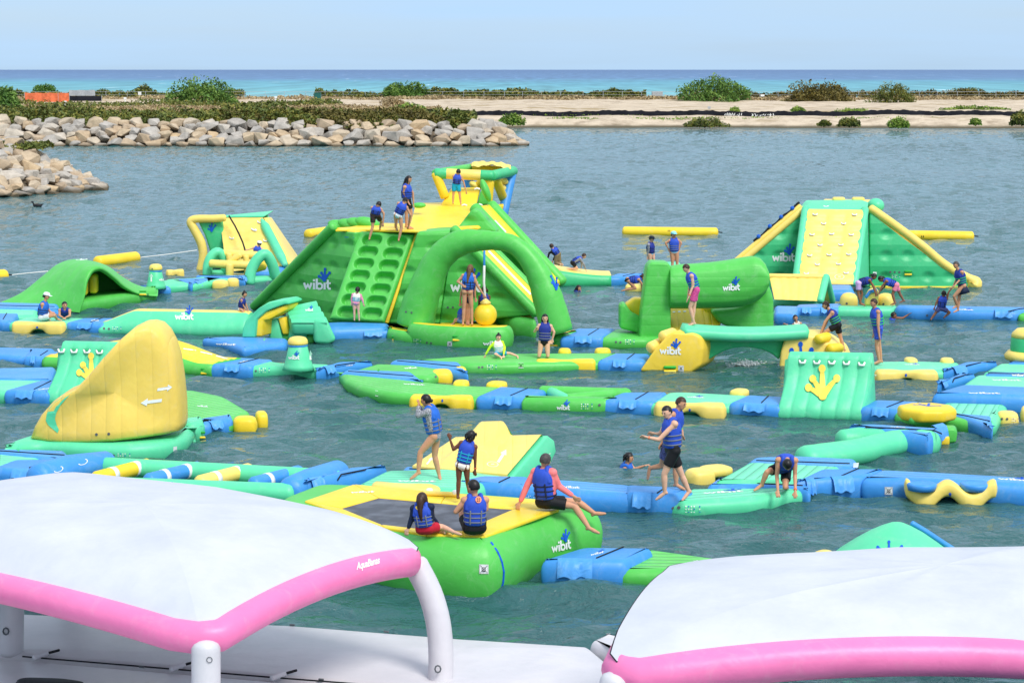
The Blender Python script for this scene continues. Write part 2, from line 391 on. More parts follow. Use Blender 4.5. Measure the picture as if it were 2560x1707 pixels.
def sand_mat():
    m, t, P, L = nodes_mat('dune_sand')
    ge = t.nodes.new('ShaderNodeNewGeometry'); sx = t.nodes.new('ShaderNodeSeparateXYZ'); L.new(ge.outputs['Position'], sx.inputs[0])
    n1 = t.nodes.new('ShaderNodeTexNoise'); n1.inputs['Scale'].default_value = .35; n1.inputs['Detail'].default_value = 8; n1.inputs['Roughness'].default_value = .7; L.new(ge.outputs['Position'], n1.inputs['Vector'])
    mp = t.nodes.new('ShaderNodeMapping'); mp.inputs['Scale'].default_value = (.05, .13, .05); L.new(ge.outputs['Position'], mp.inputs[0])
    n2 = t.nodes.new('ShaderNodeTexNoise'); n2.inputs['Scale'].default_value = 1; n2.inputs['Detail'].default_value = 6; L.new(mp.outputs[0], n2.inputs['Vector'])
    ra = t.nodes.new('ShaderNodeValToRGB'); e = ra.color_ramp.elements
    e[0].position = .28; e[0].color = lin(150, 132, 110); e[1].position = .55; e[1].color = lin(206, 188, 164)
    L.new(n1.outputs[0], ra.inputs[0])
    # dry grass patches
    r2 = t.nodes.new('ShaderNodeMapRange'); r2.inputs['From Min'].default_value = .56; r2.inputs['From Max'].default_value = .66; r2.inputs['To Max'].default_value = .75; L.new(n2.outputs[0], r2.inputs[0])
    mx = t.nodes.new('ShaderNodeMix'); mx.data_type = 'RGBA'; L.new(r2.outputs[0], mx.inputs['Factor']); L.new(ra.outputs[0], mx.inputs['A']); mx.inputs['B'].default_value = lin(150, 128, 84)
    # wet dark foot of the bank
    zz = math_n(t, 'ADD', sx.outputs[2], math_n(t, 'MULTIPLY', n1.outputs[0], .25))
    r3 = t.nodes.new('ShaderNodeMapRange'); r3.inputs['From Min'].default_value = .28; r3.inputs['From Max'].default_value = .62; L.new(zz, r3.inputs[0])
    m2 = t.nodes.new('ShaderNodeMix'); m2.data_type = 'RGBA'; L.new(r3.outputs[0], m2.inputs['Factor']); m2.inputs['A'].default_value = lin(96, 88, 70); L.new(mx.outputs['Result'], m2.inputs['B'])
    L.new(m2.outputs['Result'], P.inputs['Base Color']); P.inputs['Roughness'].default_value = .95; P.inputs['Specular IOR Level'].default_value = .1
    b = t.nodes.new('ShaderNodeBump'); b.inputs['Strength'].default_value = .7; b.inputs['Distance'].default_value = .4; L.new(n1.outputs[0], b.inputs['Height']); L.new(b.outputs[0], P.inputs['Normal'])
    return m
SAND = sand_mat()
def land_h(x, y):
    s = 297 + 1.6*math.sin(x*.07) + .8*math.sin(x*.23+1)
    pts = [(-30, -1.5), (0, -.05), (2.5, .7), (6.5, 1.35), (12, 1.55), (60, 1.75), (140, 2.15), (152, 2.45), (160, 1.6), (172, -1)]
    u = y - s
    if u <= pts[0][0]: return pts[0][1]
    for (a, ha), (b, hb) in zip(pts, pts[1:]):
        if u <= b: 
            h = ha + (hb-ha)*(u-a)/(b-a); break
    else: h = -1
    return h + (.16*math.sin(x*.31+y*.2)*math.sin(x*.13-y*.11) + .1*math.sin(x*1.1+1)*math.sin(y*.7) if u > 1 else .12*math.sin(x*.9)*math.sin(x*.37+2))
_yy = [290, 293, 295, 296, 297, 298, 299, 300, 301, 302, 303, 305, 307, 309, 312] + list(range(316, 440, 6)) + [442, 445, 448, 451, 454, 457, 461, 466, 472]
_xx = [-320, -260, -200, -160] + [i*1.5 for i in range(-92, 93)] + [160, 200, 260, 320]
obj('shore_land', sheet([[Vector((x, y, land_h(x, y))) for x in _xx] for y in _yy]), SAND, kind='structure')

# ------------------------------------------------------------------ stone breakwaters
def stone_mat():
    m, t, P, L = nodes_mat('quarry_stone')
    oi = t.nodes.new('ShaderNodeObjectInfo'); tc = t.nodes.new('ShaderNodeTexCoord')
    ra = t.nodes.new('ShaderNodeValToRGB'); ra.color_ramp.interpolation = 'LINEAR'; e = ra.color_ramp.elements
    e[0].position = 0; e[0].color = lin(172, 164, 154); e[1].position = 1; e[1].color = lin(206, 178, 140)
    for p, c in ((.3, lin(186, 178, 168)), (.5, lin(198, 186, 170)), (.7, lin(202, 180, 150)), (.85, lin(184, 162, 136))): x = e.new(p); x.color = c
    L.new(oi.outputs['Random'], ra.inputs[0])
    n1 = t.nodes.new('ShaderNodeTexNoise'); n1.inputs['Scale'].default_value = 1.6; n1.inputs['Detail'].default_value = 7; n1.inputs['Roughness'].default_value = .7; L.new(tc.outputs['Object'], n1.inputs['Vector'])
    r2 = t.nodes.new('ShaderNodeMapRange'); r2.inputs['From Min'].default_value = .25; r2.inputs['From Max'].default_value = .75; r2.inputs['To Min'].default_value = .62; r2.inputs['To Max'].default_value = 1.2; L.new(n1.outputs[0], r2.inputs[0])
    mm = t.nodes.new('ShaderNodeMix'); mm.data_type = 'RGBA'; mm.blend_type = 'MULTIPLY'; mm.inputs['Factor'].default_value = 1; L.new(ra.outputs[0], mm.inputs['A']); L.new(r2.outputs[0], mm.inputs['B'])
    ge = t.nodes.new('ShaderNodeNewGeometry'); sx = t.nodes.new('ShaderNodeSeparateXYZ'); L.new(ge.outputs['Position'], sx.inputs[0])
    r3 = t.nodes.new('ShaderNodeMapRange'); r3.inputs['From Min'].default_value = .12; r3.inputs['From Max'].default_value = .42; L.new(sx.outputs[2], r3.inputs[0])
    m2 = t.nodes.new('ShaderNodeMix'); m2.data_type = 'RGBA'; L.new(r3.outputs[0], m2.inputs['Factor']); m2.inputs['A'].default_value = lin(92, 82, 66); L.new(mm.outputs['Result'], m2.inputs['B'])
    L.new(m2.outputs['Result'], P.inputs['Base Color']); P.inputs['Roughness'].default_value = .9; P.inputs['Specular IOR Level'].default_value = .2
    b = t.nodes.new('ShaderNodeBump'); b.inputs['Strength'].default_value = .5; b.inputs['Distance'].default_value = .15; L.new(n1.outputs[0], b.inputs['Height']); L.new(b.outputs[0], P.inputs['Normal'])
    return m
STONE = stone_mat(); CORE = plain('rubble_core', (120, 108, 92), .95, .1, .3, 1.2)
def rock_mesh(seed):
    rs = random.Random(seed); bm = bmesh.new()
    for _ in range(15):
        v = Vector([rs.uniform(-1, 1) for _ in range(3)]); k = max(abs(v.x), abs(v.y), abs(v.z)); v = v/k*rs.uniform(.78, 1)
        v = v*.5 + v.normalized()*.42
        bm.verts.new(v)
    r = bmesh.ops.convex_hull(bm, input=bm.verts)
    bmesh.ops.delete(bm, geom=[g for g in r['geom_interior'] if isinstance(g, bmesh.types.BMVert)], context='VERTS')
    bmesh.ops.dissolve_limit(bm, angle_limit=R(16), verts=bm.verts, edges=bm.edges)
    bmesh.ops.bevel(bm, geom=list(bm.edges), offset=.055, segments=1, affect='EDGES', clamp_overlap=True)
    me = bpy.data.meshes.new('stone'); bm.to_mesh(me); bm.free(); me.materials.append(STONE); return me
ROCKS = [rock_mesh(i) for i in range(12)]
def poly_sd(poly, x, y):
    """distance inside a polygon (positive inside), the slope faces only"""
    d = 1e9; ins = False; n = len(poly)
    for i in range(n):
        (x1, y1), (x2, y2) = poly[i], poly[(i+1) % n]
        dx, dy = x2-x1, y2-y1; t = max(0, min(1, ((x-x1)*dx+(y-y1)*dy)/(dx*dx+dy*dy))); d = min(d, math.hypot(x-x1-t*dx, y-y1-t*dy))
        if (y1 > y) != (y2 > y) and x < dx*(y-y1)/dy + x1: ins = not ins
    return d if ins else -d
def breakwater(name, label, poly, slope, top, size, n_max, view, veg_core=True):
    xs_ = [p[0] for p in poly]; ys_ = [p[1] for p in poly]
    hf = lambda x, y: max(-1.2, min(top(x), poly_sd(poly, x, y)*slope - .1))
    root = thing(name, label, 'breakwater', ((view[0]+view[1])/2, min(ys_), 0))
    gx = np.arange(max(min(xs_), view[0]-40)-2, max(xs_)+3, .8); gy = np.arange(min(ys_)-2, max(ys_)+3, .8)
    obj('rubble_core', sheet([[Vector((x, y, hf(x, y) - size*.32)) for x in gx] for y in gy]), CORE, root)
    rs = random.Random(11); pts = []
    for _ in range(40000):
        x, y = rs.uniform(view[0], view[1]), rs.uniform(min(ys_)-.3, max(ys_)); sd = poly_sd(poly, x, y)
        if sd < -.15 or sd > top(x)/slope + size*.35 or y > view[2]: continue
        z = hf(x, y); k = rs.uniform(.72, 1.25)*size
        if all((x-a)**2*.62 + (y-b)**2*1.15 + (z-c)**2*1.2 > (.335*(k+q))**2 for a, b, c, q in pts): pts.append((x, y, z, k))
        if len(pts) >= n_max: break
    for i, (x, y, z, k) in enumerate(pts):
        o = bpy.data.objects.new('stone', ROCKS[i % 12]); COL.objects.link(o); o.parent = root
        o.location = Vector((x, y, z + .06*k)) - BASE[root.name]
        o.rotation_euler = (rs.uniform(-.35, .1), rs.uniform(-.3, .3), rs.choice((0, math.pi)) + rs.uniform(-.5, .5))
        o.scale = (k*rs.uniform(.6, .84), k*rs.uniform(.5, .64), k*rs.uniform(.42, .54))
    return hf
SPIT = [(-330, 225.2), (-60, 225.4), (-20, 225.0), (-6, 225.2), (-2.2, 225.5), (1.2, 229), (.5, 236), (-4, 244), (-12, 262), (-330, 264)]
hf1 = breakwater('stone_breakwater', 'long low breakwater of grey and tan boulders in front of the green scrub', SPIT, .62, lambda x: 2.55 - (x+60)*.008, 1.62, 300, (-63, 2, 245))
NEARSPIT = [(-330, 133.2), (-36, 133.8), (-32.6, 138.2), (-29.6, 144.2), (-31, 149), (-37, 154), (-330, 155)]
hf2 = breakwater('stone_breakwater', 'nearer rounded pile of pale boulders at the left edge of the picture', NEARSPIT, .52, lambda x: 3.05, 1.18, 190, (-40, -29, 156))

# ------------------------------------------------------------------ vegetation
def leaf_mat(name, dark, light, tip):
    if name in MATS: return MATS[name]
    m, t, P, L = nodes_mat(name)
    ge = t.nodes.new('ShaderNodeNewGeometry'); n1 = t.nodes.new('ShaderNodeTexNoise'); n1.inputs['Scale'].default_value = .9; n1.inputs['Detail'].default_value = 4; L.new(ge.outputs['Position'], n1.inputs['Vector'])
    ra = t.nodes.new('ShaderNodeValToRGB'); e = ra.color_ramp.elements
    e[0].position = .32; e[0].color = lin(*dark); e[1].position = .68; e[1].color = lin(*tip); x = e.new(.5); x.color = lin(*light)
    ad = math_n(t, 'ADD', n1.outputs[0], math_n(t, 'MULTIPLY', math_n(t, 'SUBTRACT', ge.outputs['Random Per Island'], .5), .22))
    L.new(ad, ra.inputs[0]); L.new(ra.outputs[0], P.inputs['Base Color']); P.inputs['Roughness'].default_value = .6; P.inputs['Specular IOR Level'].default_value = .25
    MATS[name] = m; return m
SCRUB = leaf_mat('scrub_leaves', (70, 78, 38), (96, 108, 46), (140, 132, 60))
LEAFY = leaf_mat('green_leaves', (62, 92, 40), (88, 124, 50), (128, 156, 74))
OLIVE = leaf_mat('olive_leaves', (72, 66, 32), (104, 96, 44), (126, 112, 60))
DRY = leaf_mat('dry_grass', (132, 114, 84), (168, 148, 112), (190, 170, 126))
FRESH = leaf_mat('fresh_leaves', (84, 116, 42), (118, 148, 58), (158, 172, 84))
BARK = plain('bark', (92, 76, 60), .9, .1, .3, 4)
def leaves(pts, size, flat=.6, rs=random):
    V, Fc = [], []
    for p in pts:
        n = Vector((rs.gauss(0, 1), rs.gauss(0, 1), rs.gauss(0, 1) + flat)).normalized(); a = n.orthogonal().normalized(); a.rotate(Matrix.Rotation(rs.uniform(0, 6.28), 3, n)); b = n.cross(a)
        s = size*rs.uniform(.6, 1.3); k = len(V)
        V += [p - a*s, p + b*s*.5 + n*s*.15, p + a*s, p - b*s*.5 + n*s*.15]; Fc.append((k, k+1, k+2, k+3))
    return V, Fc
def dome_pts(c, rx, ry, rz, n, rs, lump=.25, low=-.1):
    out = []; ph = [rs.uniform(0, 6.28) for _ in range(6)]
    while len(out) < n:
        v = Vector((rs.gauss(0, 1), rs.gauss(0, 1), rs.gauss(0, 1))).normalized()
        if v.z < low: continue
        a = math.atan2(v.y, v.x); k = 1 + lump*(math.sin(3*a+ph[0])*.5 + math.sin(5*a+ph[1]+v.z*3)*.5 + math.sin(v.z*6+ph[2]+2*a)*.5 + .5*math.sin(9*a+ph[3]+v.z*9))
        r = k*(rs.random()**.33*.6 + .42); out.append(Vector((c.x + v.x*rx*r, c.y + v.y*ry*r, c.z + max(-.1, v.z*rz*r))))
    return out
def bush(name, label, tag, x0, x1, ytop, ybase, zb, mat, cat='bush', leaf=.26, dens_=1.0, depth=.7, parts=True, group=None, hard=None):
    """a shrub whose base stands at that picture row on ground of height zb"""
    rs = random.Random(int(x0*7 + ytop)); c = G(tag, (x0+x1)/2, ybase, zb); 
    w = (GY(tag, x1, ybase, c.y) - GY(tag, x0, ybase, c.y)).x/2; h = (GY(tag, x0, ytop, c.y) - GY(tag, x0, ybase, c.y)).z
    root = thing(name, label, cat, c, group); n = int(dens_*(700 + 170*w*h*1.6))
    n = min(n, 5200)
    o = obj('crown', leaves(dome_pts(c, w, w*depth, h*.92, n, rs), leaf, .5, rs), mat, root, smooth=False)
    st = []
    for i in range(5):
        a = rs.uniform(0, 6.28); st.append(tube([c + Vector((0, 0, -.2)), c + Vector((math.cos(a)*w*.2, math.sin(a)*w*.2, h*.35)), c + Vector((math.cos(a)*w*.5, math.sin(a)*w*.4, h*.72))], [.12, .08, .03], 6))
    obj('trunk', join(*st), BARK, root)
    return root
Z2 = 2.2
bush('tree', 'feathery green tree, tallest on the left shore behind the scrub', 'U', 1150, 1620, 148, 305, 2.1, LEAFY, 'tree', .3, 1.5)
bush('bush', 'dark green rounded bush above the middle of the sandy shore', 'V', 285, 590, 165, 264, Z2, LEAFY, leaf=.3, dens_=1.3)
bush('bush', 'largest green bush on the right half of the shore', 'W', 0, 480, 125, 280, 2.1, LEAFY, leaf=.3, dens_=1.5)
bush('bush', 'dark brownish round bush right of the largest one on the shore', 'W', 750, 1170, 160, 282, 2.1, OLIVE, leaf=.28, dens_=1.5)
bush('bush', 'half bare windswept bush behind the wire fence', 'W', 1320, 1600, 166, 285, Z2, SCRUB, leaf=.2, dens_=.8)
bush('bush', 'low wide bush behind the fence near the right edge', 'W', 1850, 2090, 196, 262, Z2, SCRUB, leaf=.24)
bush('bush', 'green bush at the left edge of the shore', 'U', -140, 160, 190, 362, 2.3, LEAFY, leaf=.24, dens_=1.4)
bush('bush', 'small green tree behind the orange netting', 'U', 225, 390, 172, 232, Z2, LEAFY, leaf=.28)
bush('bush', 'small bush behind the white notice on the wire fence', 'U', 920, 1050, 176, 262, Z2, SCRUB, leaf=.24)
bush('bush', 'bright green bush growing at the end of the scrub', 'V', 365, 580, 300, 375, 2.2, FRESH, leaf=.22)
bush('bush', 'bright leafy bush on the bank below the black barrier', 'V', 1100, 1260, 370, 440, .6, FRESH, leaf=.2)
bush('bush', 'bushy green clump on the bank under the graffiti', 'W', 40, 300, 398, 452, .4, SCRUB, leaf=.2)
bush('bush', 'small dark clump on the bank, second from the graffiti', 'W', 945, 1025, 412, 448, .5, SCRUB, leaf=.18)
bush('bush', 'olive clump on the bank, third from the graffiti', 'W', 1085, 1232, 400, 450, .5, SCRUB, leaf=.2)
bush('bush', 'light green leafy clump on the bank, fourth from the graffiti', 'W', 1425, 1560, 395, 458, .4, FRESH, leaf=.2)
bush('bush', 'yellowish green clump low on the bank near the right edge', 'W', 1980, 2060, 402, 440, .7, FRESH, leaf=.18)
bush('bush', 'dark green bush at the right edge beside the black barrier', 'W', 2255, 2420, 355, 440, .8, SCRUB, leaf=.24)
bush('bush', 'green tuft on the sand left of the graffiti barrier end', 'W', 340, 410, 322, 356, 1.6, FRESH, leaf=.18, dens_=.6)
bush('bush', 'pale green tuft on the sand below the brownish bush', 'W', 760, 850, 320, 356, 1.6, FRESH, leaf=.18, dens_=.6)
bush('bush', 'wide green tuft row on the sand behind the barrier', 'W', 1060, 1300, 332, 360, 1.6, FRESH, leaf=.18, dens_=.7)
bush('bush', 'green tufts on the sand near the right end of the barrier', 'W', 1780, 2240, 316, 346, 1.6, FRESH, leaf=.2, dens_=.7, depth=.15)
bush('bush', 'grey dry shrub standing left of the bright bush on the sand', 'V', 280, 430, 258, 318, 1.9, DRY, leaf=.22)
def strip(name, label, cat, P, n, mat, leaf, h, seed):
    """one mass of low growth along a line: P = [(x, y, halfdepth)]"""
    rs = random.Random(seed); pts = []
    for _ in range(n):
        t = rs.random()*(len(P)-1); i = int(t); u = t-i; x = P[i][0]+(P[i+1][0]-P[i][0])*u; y = P[i][1]+(P[i+1][1]-P[i][1])*u; d = P[i][2]+(P[i+1][2]-P[i][2])*u
        v = rs.uniform(-1, 1); yy = y + v*d; zz = P[i][3]+(P[i+1][3]-P[i][3])*u
        hh = h*(.68 + .16*math.sin(x*.23+seed) + .13*math.sin(x*.61+yy*.5+seed) + .1*math.sin(x*1.7+yy*1.3) + .08*math.sin(x*3.3+yy*2.1))*math.sqrt(max(0, 1 - v*v))
        pts.append(Vector((x, yy, zz + max(.02, hh)*(rs.random()**.5))))
    return obj(name, leaves(pts, leaf, .8, rs), mat, label=label, cat=cat, kind='stuff', smooth=False)
strip('scrub', 'low green and brown scrub covering the top of the long breakwater', 'scrub', [(-66, 239, 9, 2.2), (-40, 238, 8.5, 2.2), (-18, 236, 8, 2.0), (-4.2, 234.5, 5, 1.7)], 30000, SCRUB, .26, 2.5, 2)
strip('scrub', 'olive scrub in the middle of the long breakwater top', 'scrub', [(-34, 236.5, 7, 2.2), (-20, 235, 7, 2.0), (-5, 233.6, 4, 1.7)], 13000, OLIVE, .25, 2.4, 5)
strip('scrub', 'green creeping plants on top of the nearer boulder pile', 'scrub', [(-50, 148, 4.5, 3.0), (-38, 147, 4, 3.0), (-33.9, 146, 2, 2.9)], 3800, SCRUB, .2, .5, 4)
strip('hedge', 'low dark hedge along the far fence left of the sand', 'hedge', [(-44, 449, 3, 2.2), (-20, 449, 3, 2.2), (-6, 449, 2, 2.2)], 6500, SCRUB, .36, 2.5, 6)
strip('hedge', 'long thinning hedge along the far fence above the sand', 'hedge', [(-14, 450, 2, 2.2), (0, 450, 3, 2.2), (18, 450, 2.4, 2.2), (30, 450, 1, 2.0)], 8500, SCRUB, .36, 2.3, 8)
strip('hedge', 'hedge behind the fence on the far left', 'hedge', [(-118, 450, 3, 2.2), (-90, 450, 3, 2.2), (-60, 450, 3, 2.2)], 6500, SCRUB, .36, 2.1, 9)
strip('hedge', 'hedge behind the fence right of the brownish bush', 'hedge', [(40, 449, 2, 2.2), (80, 449, 3, 2.2), (112, 449, 2, 2.2), (135, 449, 2, 2.1)], 11000, OLIVE, .34, 2.2, 10)
strip('dry_grass', 'band of dry brown grass along the far fence', 'dry grass', [(-120, 440, 5, 2.1), (-20, 438, 5, 2.0), (20, 437, 4, 2.0), (60, 432, 6, 2.0), (125, 434, 5, 2.0)], 17000, DRY, .35, 1.0, 12)
strip('dry_grass', 'tall dry grass on the left shore behind the breakwater scrub', 'dry grass', [(-90, 330, 14, 1.6), (-50, 330, 14, 1.6), (-12, 335, 10, 1.6)], 15000, DRY, .3, 1.3, 21)
strip('scrub', 'green scrub around the foot of the feathery tree', 'scrub', [(-95, 352, 10, 1.7), (-52, 350, 9, 1.7), (-30, 352, 7, 1.7)], 9000, SCRUB, .3, 1.9, 22)
strip('bank_plants', 'straggling green and yellow plants along the eroded bank', 'plants', [(-8, 305.5, 2, 1.0), (30, 305.5, 2.2, 1.1), (85, 305, 2.4, 1.1)], 2600, FRESH, .2, .4, 13)
strip('sand_plants', 'thin line of weeds behind the black barrier', 'plants', [(0, 312, 3, 1.55), (40, 314, 4, 1.55), (85, 315, 4, 1.55)], 1500, FRESH, .2, .4, 14)

# ------------------------------------------------------------------ fences and small things on the shore
METAL = plain('galvanised_metal', (176, 180, 182), .5, .5, .1, 3, .4); BLACKF = plain('black_fabric', (30, 32, 40), .8, .2, .3, .4)
WHITEP = plain('white_paint', (226, 228, 226), .5, .4, .06, 4)
fr = thing('wire_fence', 'grey wire fence on posts running along the far edge of the shore', 'fence', (0, 446.5, 2.0))
post = tube([Vector((0, 446.5, 1.7)), Vector((0, 446.5, 3.75))], .045, 8)
pm = None
for i, x in enumerate(np.arange(-112, 122, 4.4)):
    x += random.uniform(-.4, .4)
    if pm is None: po = obj('post', post, METAL, fr); pm = po.data
    else: po = bpy.data.objects.new('post', pm); COL.objects.link(po); po.parent = fr
    po.location = (x, 0, 0); po.rotation_euler = (0, random.uniform(-.03, .03), 0)
for z in (3.68, 3.0, 2.4):
    obj('wire', tube([Vector((x, 446.5, z + .02*math.sin(x))) for x in range(-112, 122, 6)], .022 if z < 3.5 else .03, 6), METAL, fr)
def silt():
    rows = [[], [], [], []]
    xs_ = np.arange(-22, 130, .5)
    for x in xs_:
        y = 309.5 + .5*math.sin(x*.12) + .18*math.sin(x*1.7) + (max(0, -x-2)*.5); h = .8 + .06*math.sin(x*2.3) + .05*math.sin(x*5.1); g = land_h(x, y) - .1
        for r, (dy, dz) in enumerate(((.0, 0), (.05*math.sin(x*3.1), h), (.05*math.sin(x*3.1)+.05, h), (.05, 0))): rows[r].append(Vector((x, y+dy, g+dz)))
    rows.append(rows[0]); return sheet(rows)
sf = obj('silt_fence', silt(), BLACKF, label='black fabric silt barrier with white graffiti along the bank', cat='barrier', smooth=False)
BASE[sf.name] = Vector(sf.location)
def stub(name, label, cat, tag, x0, x1, y0, y1, zb, mat, d=.3, extra=None):
    c = G(tag, (x0+x1)/2, y1, zb); a, b = GY(tag, x0, y0, c.y), GY(tag, x1, y1, c.y)
    return obj(name, box(((a.x+b.x)/2, c.y, (a.z+b.z)/2), abs(b.x-a.x), d, abs(a.z-b.z), min(.04, abs(b.x-a.x)*.2)), mat, label=label, cat=cat, smooth=False)
TGREEN = plain('dark_green_paint', (22, 92, 84), .5, .4, .1, 2)
ub = G('U', 2172, 310, 2.0)
def cabinet(label, x0, x1, y0, y1, mat):
    c = G('U', (x0+x1)/2, y1, 2.0); a, b = GY('U', x0, y0, c.y), GY('U', x1, y1, c.y); w, h = abs(b.x-a.x), abs(a.z-b.z)
    t = thing('utility_cabinet', label, 'cabinet', (c.x, c.y, 2.0))
    obj('body', box((c.x, c.y, 2.0+h/2), w, w*.9, h, .05), mat, t, smooth=False)
    obj('lid', box((c.x, c.y, 2.03+h), w*1.06, w*.96, .1, .03), mat, t, smooth=False)
    obj('door', box((c.x, c.y-w*.46, 2.0+h*.52), w*.8, .04, h*.8, .01), mat, t, smooth=False)
    obj('plinth', box((c.x, c.y, 1.95), w*1.15, w*1.05, .2, .02), plain('concrete', (170, 165, 155), .9), t, smooth=False)
cabinet('tall dark green utility cabinet on the sand', 2150, 2196, 228, 312, TGREEN)
cabinet('low dark green utility box beside the tall cabinet', 2060, 2108, 284, 310, TGREEN)
def sign(label, tag, x0, x1, y0, y1, yb, zb, mat, name='notice_sign'):
    c = G(tag, (x0+x1)/2, yb, zb); a, b = GY(tag, x0, y0, c.y), GY(tag, x1, y1, c.y)
    t = thing(name, label, 'sign', (c.x, c.y, zb)); obj('panel', box(((a.x+b.x)/2, c.y-.06, (a.z+b.z)/2), abs(b.x-a.x), .04, abs(a.z-b.z), .01), mat, t, smooth=False)
    obj('post', tube([Vector((c.x, c.y, zb-.2)), Vector((c.x, c.y, a.z))], .04, 8), METAL, t)
sign('white notice board on the wire fence left of the feathery tree', 'U', 944, 967, 219, 241, 268, 2.1, WHITEP)
sign('white notice board on the wire fence right of the largest bush', 'W', 551, 577, 237, 251, 268, 2.1, WHITEP)
sign('small grey sign on a post standing in the sand behind the graffiti', 'W', 189, 209, 319, 335, 352, 1.6, METAL)
for i, (x, y0, y1, lb) in enumerate(((446, 289, 328, 'white marker post standing in the scrub far left'), (856, 264, 302, 'white capped marker post in the scrub left of the tree'), (1886, 257, 306, 'white marker post right of the feathery tree'))):
    c = G('U', x, y1, 2.3); top = GY('U', x, y0, c.y).z; t = thing('marker_post', lb, 'post', (c.x, c.y, 2.2))
    obj('stake', tube([Vector((c.x, c.y, 2.0)), Vector((c.x, c.y, top))], .11, 8), WHITEP, t); obj('cap', box((c.x, c.y, top), .5, .3, .38, .05), WHITEP, t, smooth=False)
ORANGE = plain('orange_netting', (214, 112, 74), .7, .2, .25, 1.5)
def net(name, label, tag, x0, x1, y0, y1, zb, mat, cat, gap):
    a, b = G(tag, x0, y1, zb), G(tag, x1, y1, zb); h = GY(tag, x0, y0, a.y).z - zb
    t = thing(name, label, cat, a)
    n = int((b-a).length/.55); bars = []
    for i in range(0, n+1, 4): 
        p = lerp(a, b, i/n); obj('stake', tube([p - Vector((0, 0, .2)), p + Vector((0, 0, h*1.05))], .04, 6), METAL, t)
    rows = []
    for k in range(6):
        rows.append([lerp(a, b, i/n) + Vector((0, .12*math.sin(i*1.3), h*k/5*(1-.06*abs(math.sin(i*.7))))) for i in range(n+1)])
    V, Fc = sheet(rows); 
    if gap: V = V + [v + Vector((0, .03, 0)) for v in V]; m = len(V)//2; Fc = Fc + [tuple(i+m for i in f) for f in Fc]
    obj('netting', (V, Fc), mat, t, smooth=False)
net('safety_netting', 'orange safety netting fence at the far left of the shore', 'U', 170, 475, 224, 288, 2.1, ORANGE, 'netting', 1)
net('silt_fence', 'short black fabric barrier beside the orange netting', 'U', 475, 695, 246, 282, 2.1, BLACKF, 'barrier', 1)
net('mesh_fence', 'grey wire panel standing above the short black barrier', 'U', 475, 650, 206, 246, 2.9, METAL, 'fence panel', 1)
stub('storage_crate', 'small grey crate standing behind the far fence', 'crate', 'V', 2132, 2204, 216, 262, 2.2, METAL, 2.0)
# coots on the water
FEATH = plain('dark_feathers', (34, 34, 38), .6, .3)
def bird(label, tag, x, y, s=1.0, flip=1):
    c = G(tag, x, y, .0); s *= .24
    b = join(ell(c + Vector((0, 0, .28*s)), .95*s, .5*s, .42*s), tube([c + Vector((-.7*s*flip, 0, .35*s)), c + Vector((-.9*s*flip, 0, .8*s)), c + Vector((-1.0*s*flip, 0, 1.0*s))], [.2*s, .14*s, .2*s], 8), ell(c + Vector((-1.05*s*flip, 0, 1.02*s)), .28*s, .2*s, .2*s, 8, 6), tube([c + Vector((-1.2*s*flip, 0, 1.0*s)), c + Vector((-1.55*s*flip, 0, .95*s))], [.09*s, .03*s], 6), tube([c + Vector((.7*s*flip, 0, .4*s)), c + Vector((1.25*s*flip, 0, .6*s))], [.22*s, .06*s], 6))
    t = thing('water_bird', label, 'bird', c); obj('body', b, FEATH, t)
bird('dark water bird swimming below the nearer boulder pile', 'A', 345, 64, 1.25)
bird('dark bird on the water off the tip of the long breakwater', 'V', 1205, 562, 1.6, -1)
bird('distant bird on the water by the far bank', 'V', 1165, 490, 1.5)
# ================================================================== INFLATABLE KIT
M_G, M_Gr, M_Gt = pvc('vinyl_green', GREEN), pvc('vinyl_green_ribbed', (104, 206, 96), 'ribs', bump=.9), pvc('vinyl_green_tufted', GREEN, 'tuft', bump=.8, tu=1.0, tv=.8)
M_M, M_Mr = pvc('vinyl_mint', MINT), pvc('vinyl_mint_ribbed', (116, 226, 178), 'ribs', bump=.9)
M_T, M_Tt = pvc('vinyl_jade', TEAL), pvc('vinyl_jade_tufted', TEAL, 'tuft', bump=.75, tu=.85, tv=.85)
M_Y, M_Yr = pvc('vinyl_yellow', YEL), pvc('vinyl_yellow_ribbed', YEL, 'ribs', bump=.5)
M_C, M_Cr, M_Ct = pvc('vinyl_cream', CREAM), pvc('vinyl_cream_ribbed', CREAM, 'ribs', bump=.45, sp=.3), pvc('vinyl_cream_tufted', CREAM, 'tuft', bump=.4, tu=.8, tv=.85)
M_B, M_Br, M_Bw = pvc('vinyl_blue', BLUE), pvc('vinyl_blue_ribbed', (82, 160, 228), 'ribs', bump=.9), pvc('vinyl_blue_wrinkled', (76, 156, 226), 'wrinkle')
M_W = plain('white_print', (240, 242, 240), .5, .3, .04, 3); M_LB = plain('blue_print', (20, 92, 200), .5, .3, .06, 3); M_YP = plain('yellow_print', (244, 214, 84), .5, .3, .05, 3)
M_K = plain('black_rubber', (22, 24, 28), .6, .3, .2, 6); M_GREY = plain('grey_valve', (92, 96, 100), .5, .4, .1, 20); M_HW = plain('white_webbing', (238, 236, 230), .6, .3, .05, 10)
M_GP = plain('green_print', (40, 170, 60), .5, .3)
MATG = {'g': M_G, 'm': M_M, 'y': M_Y, 'c': M_C, 'b': M_B, 't': M_T}
MATR = {'g': M_Gr, 'm': M_Mr, 'y': M_Yr, 'c': M_Cr, 'b': M_Br, 't': M_T}

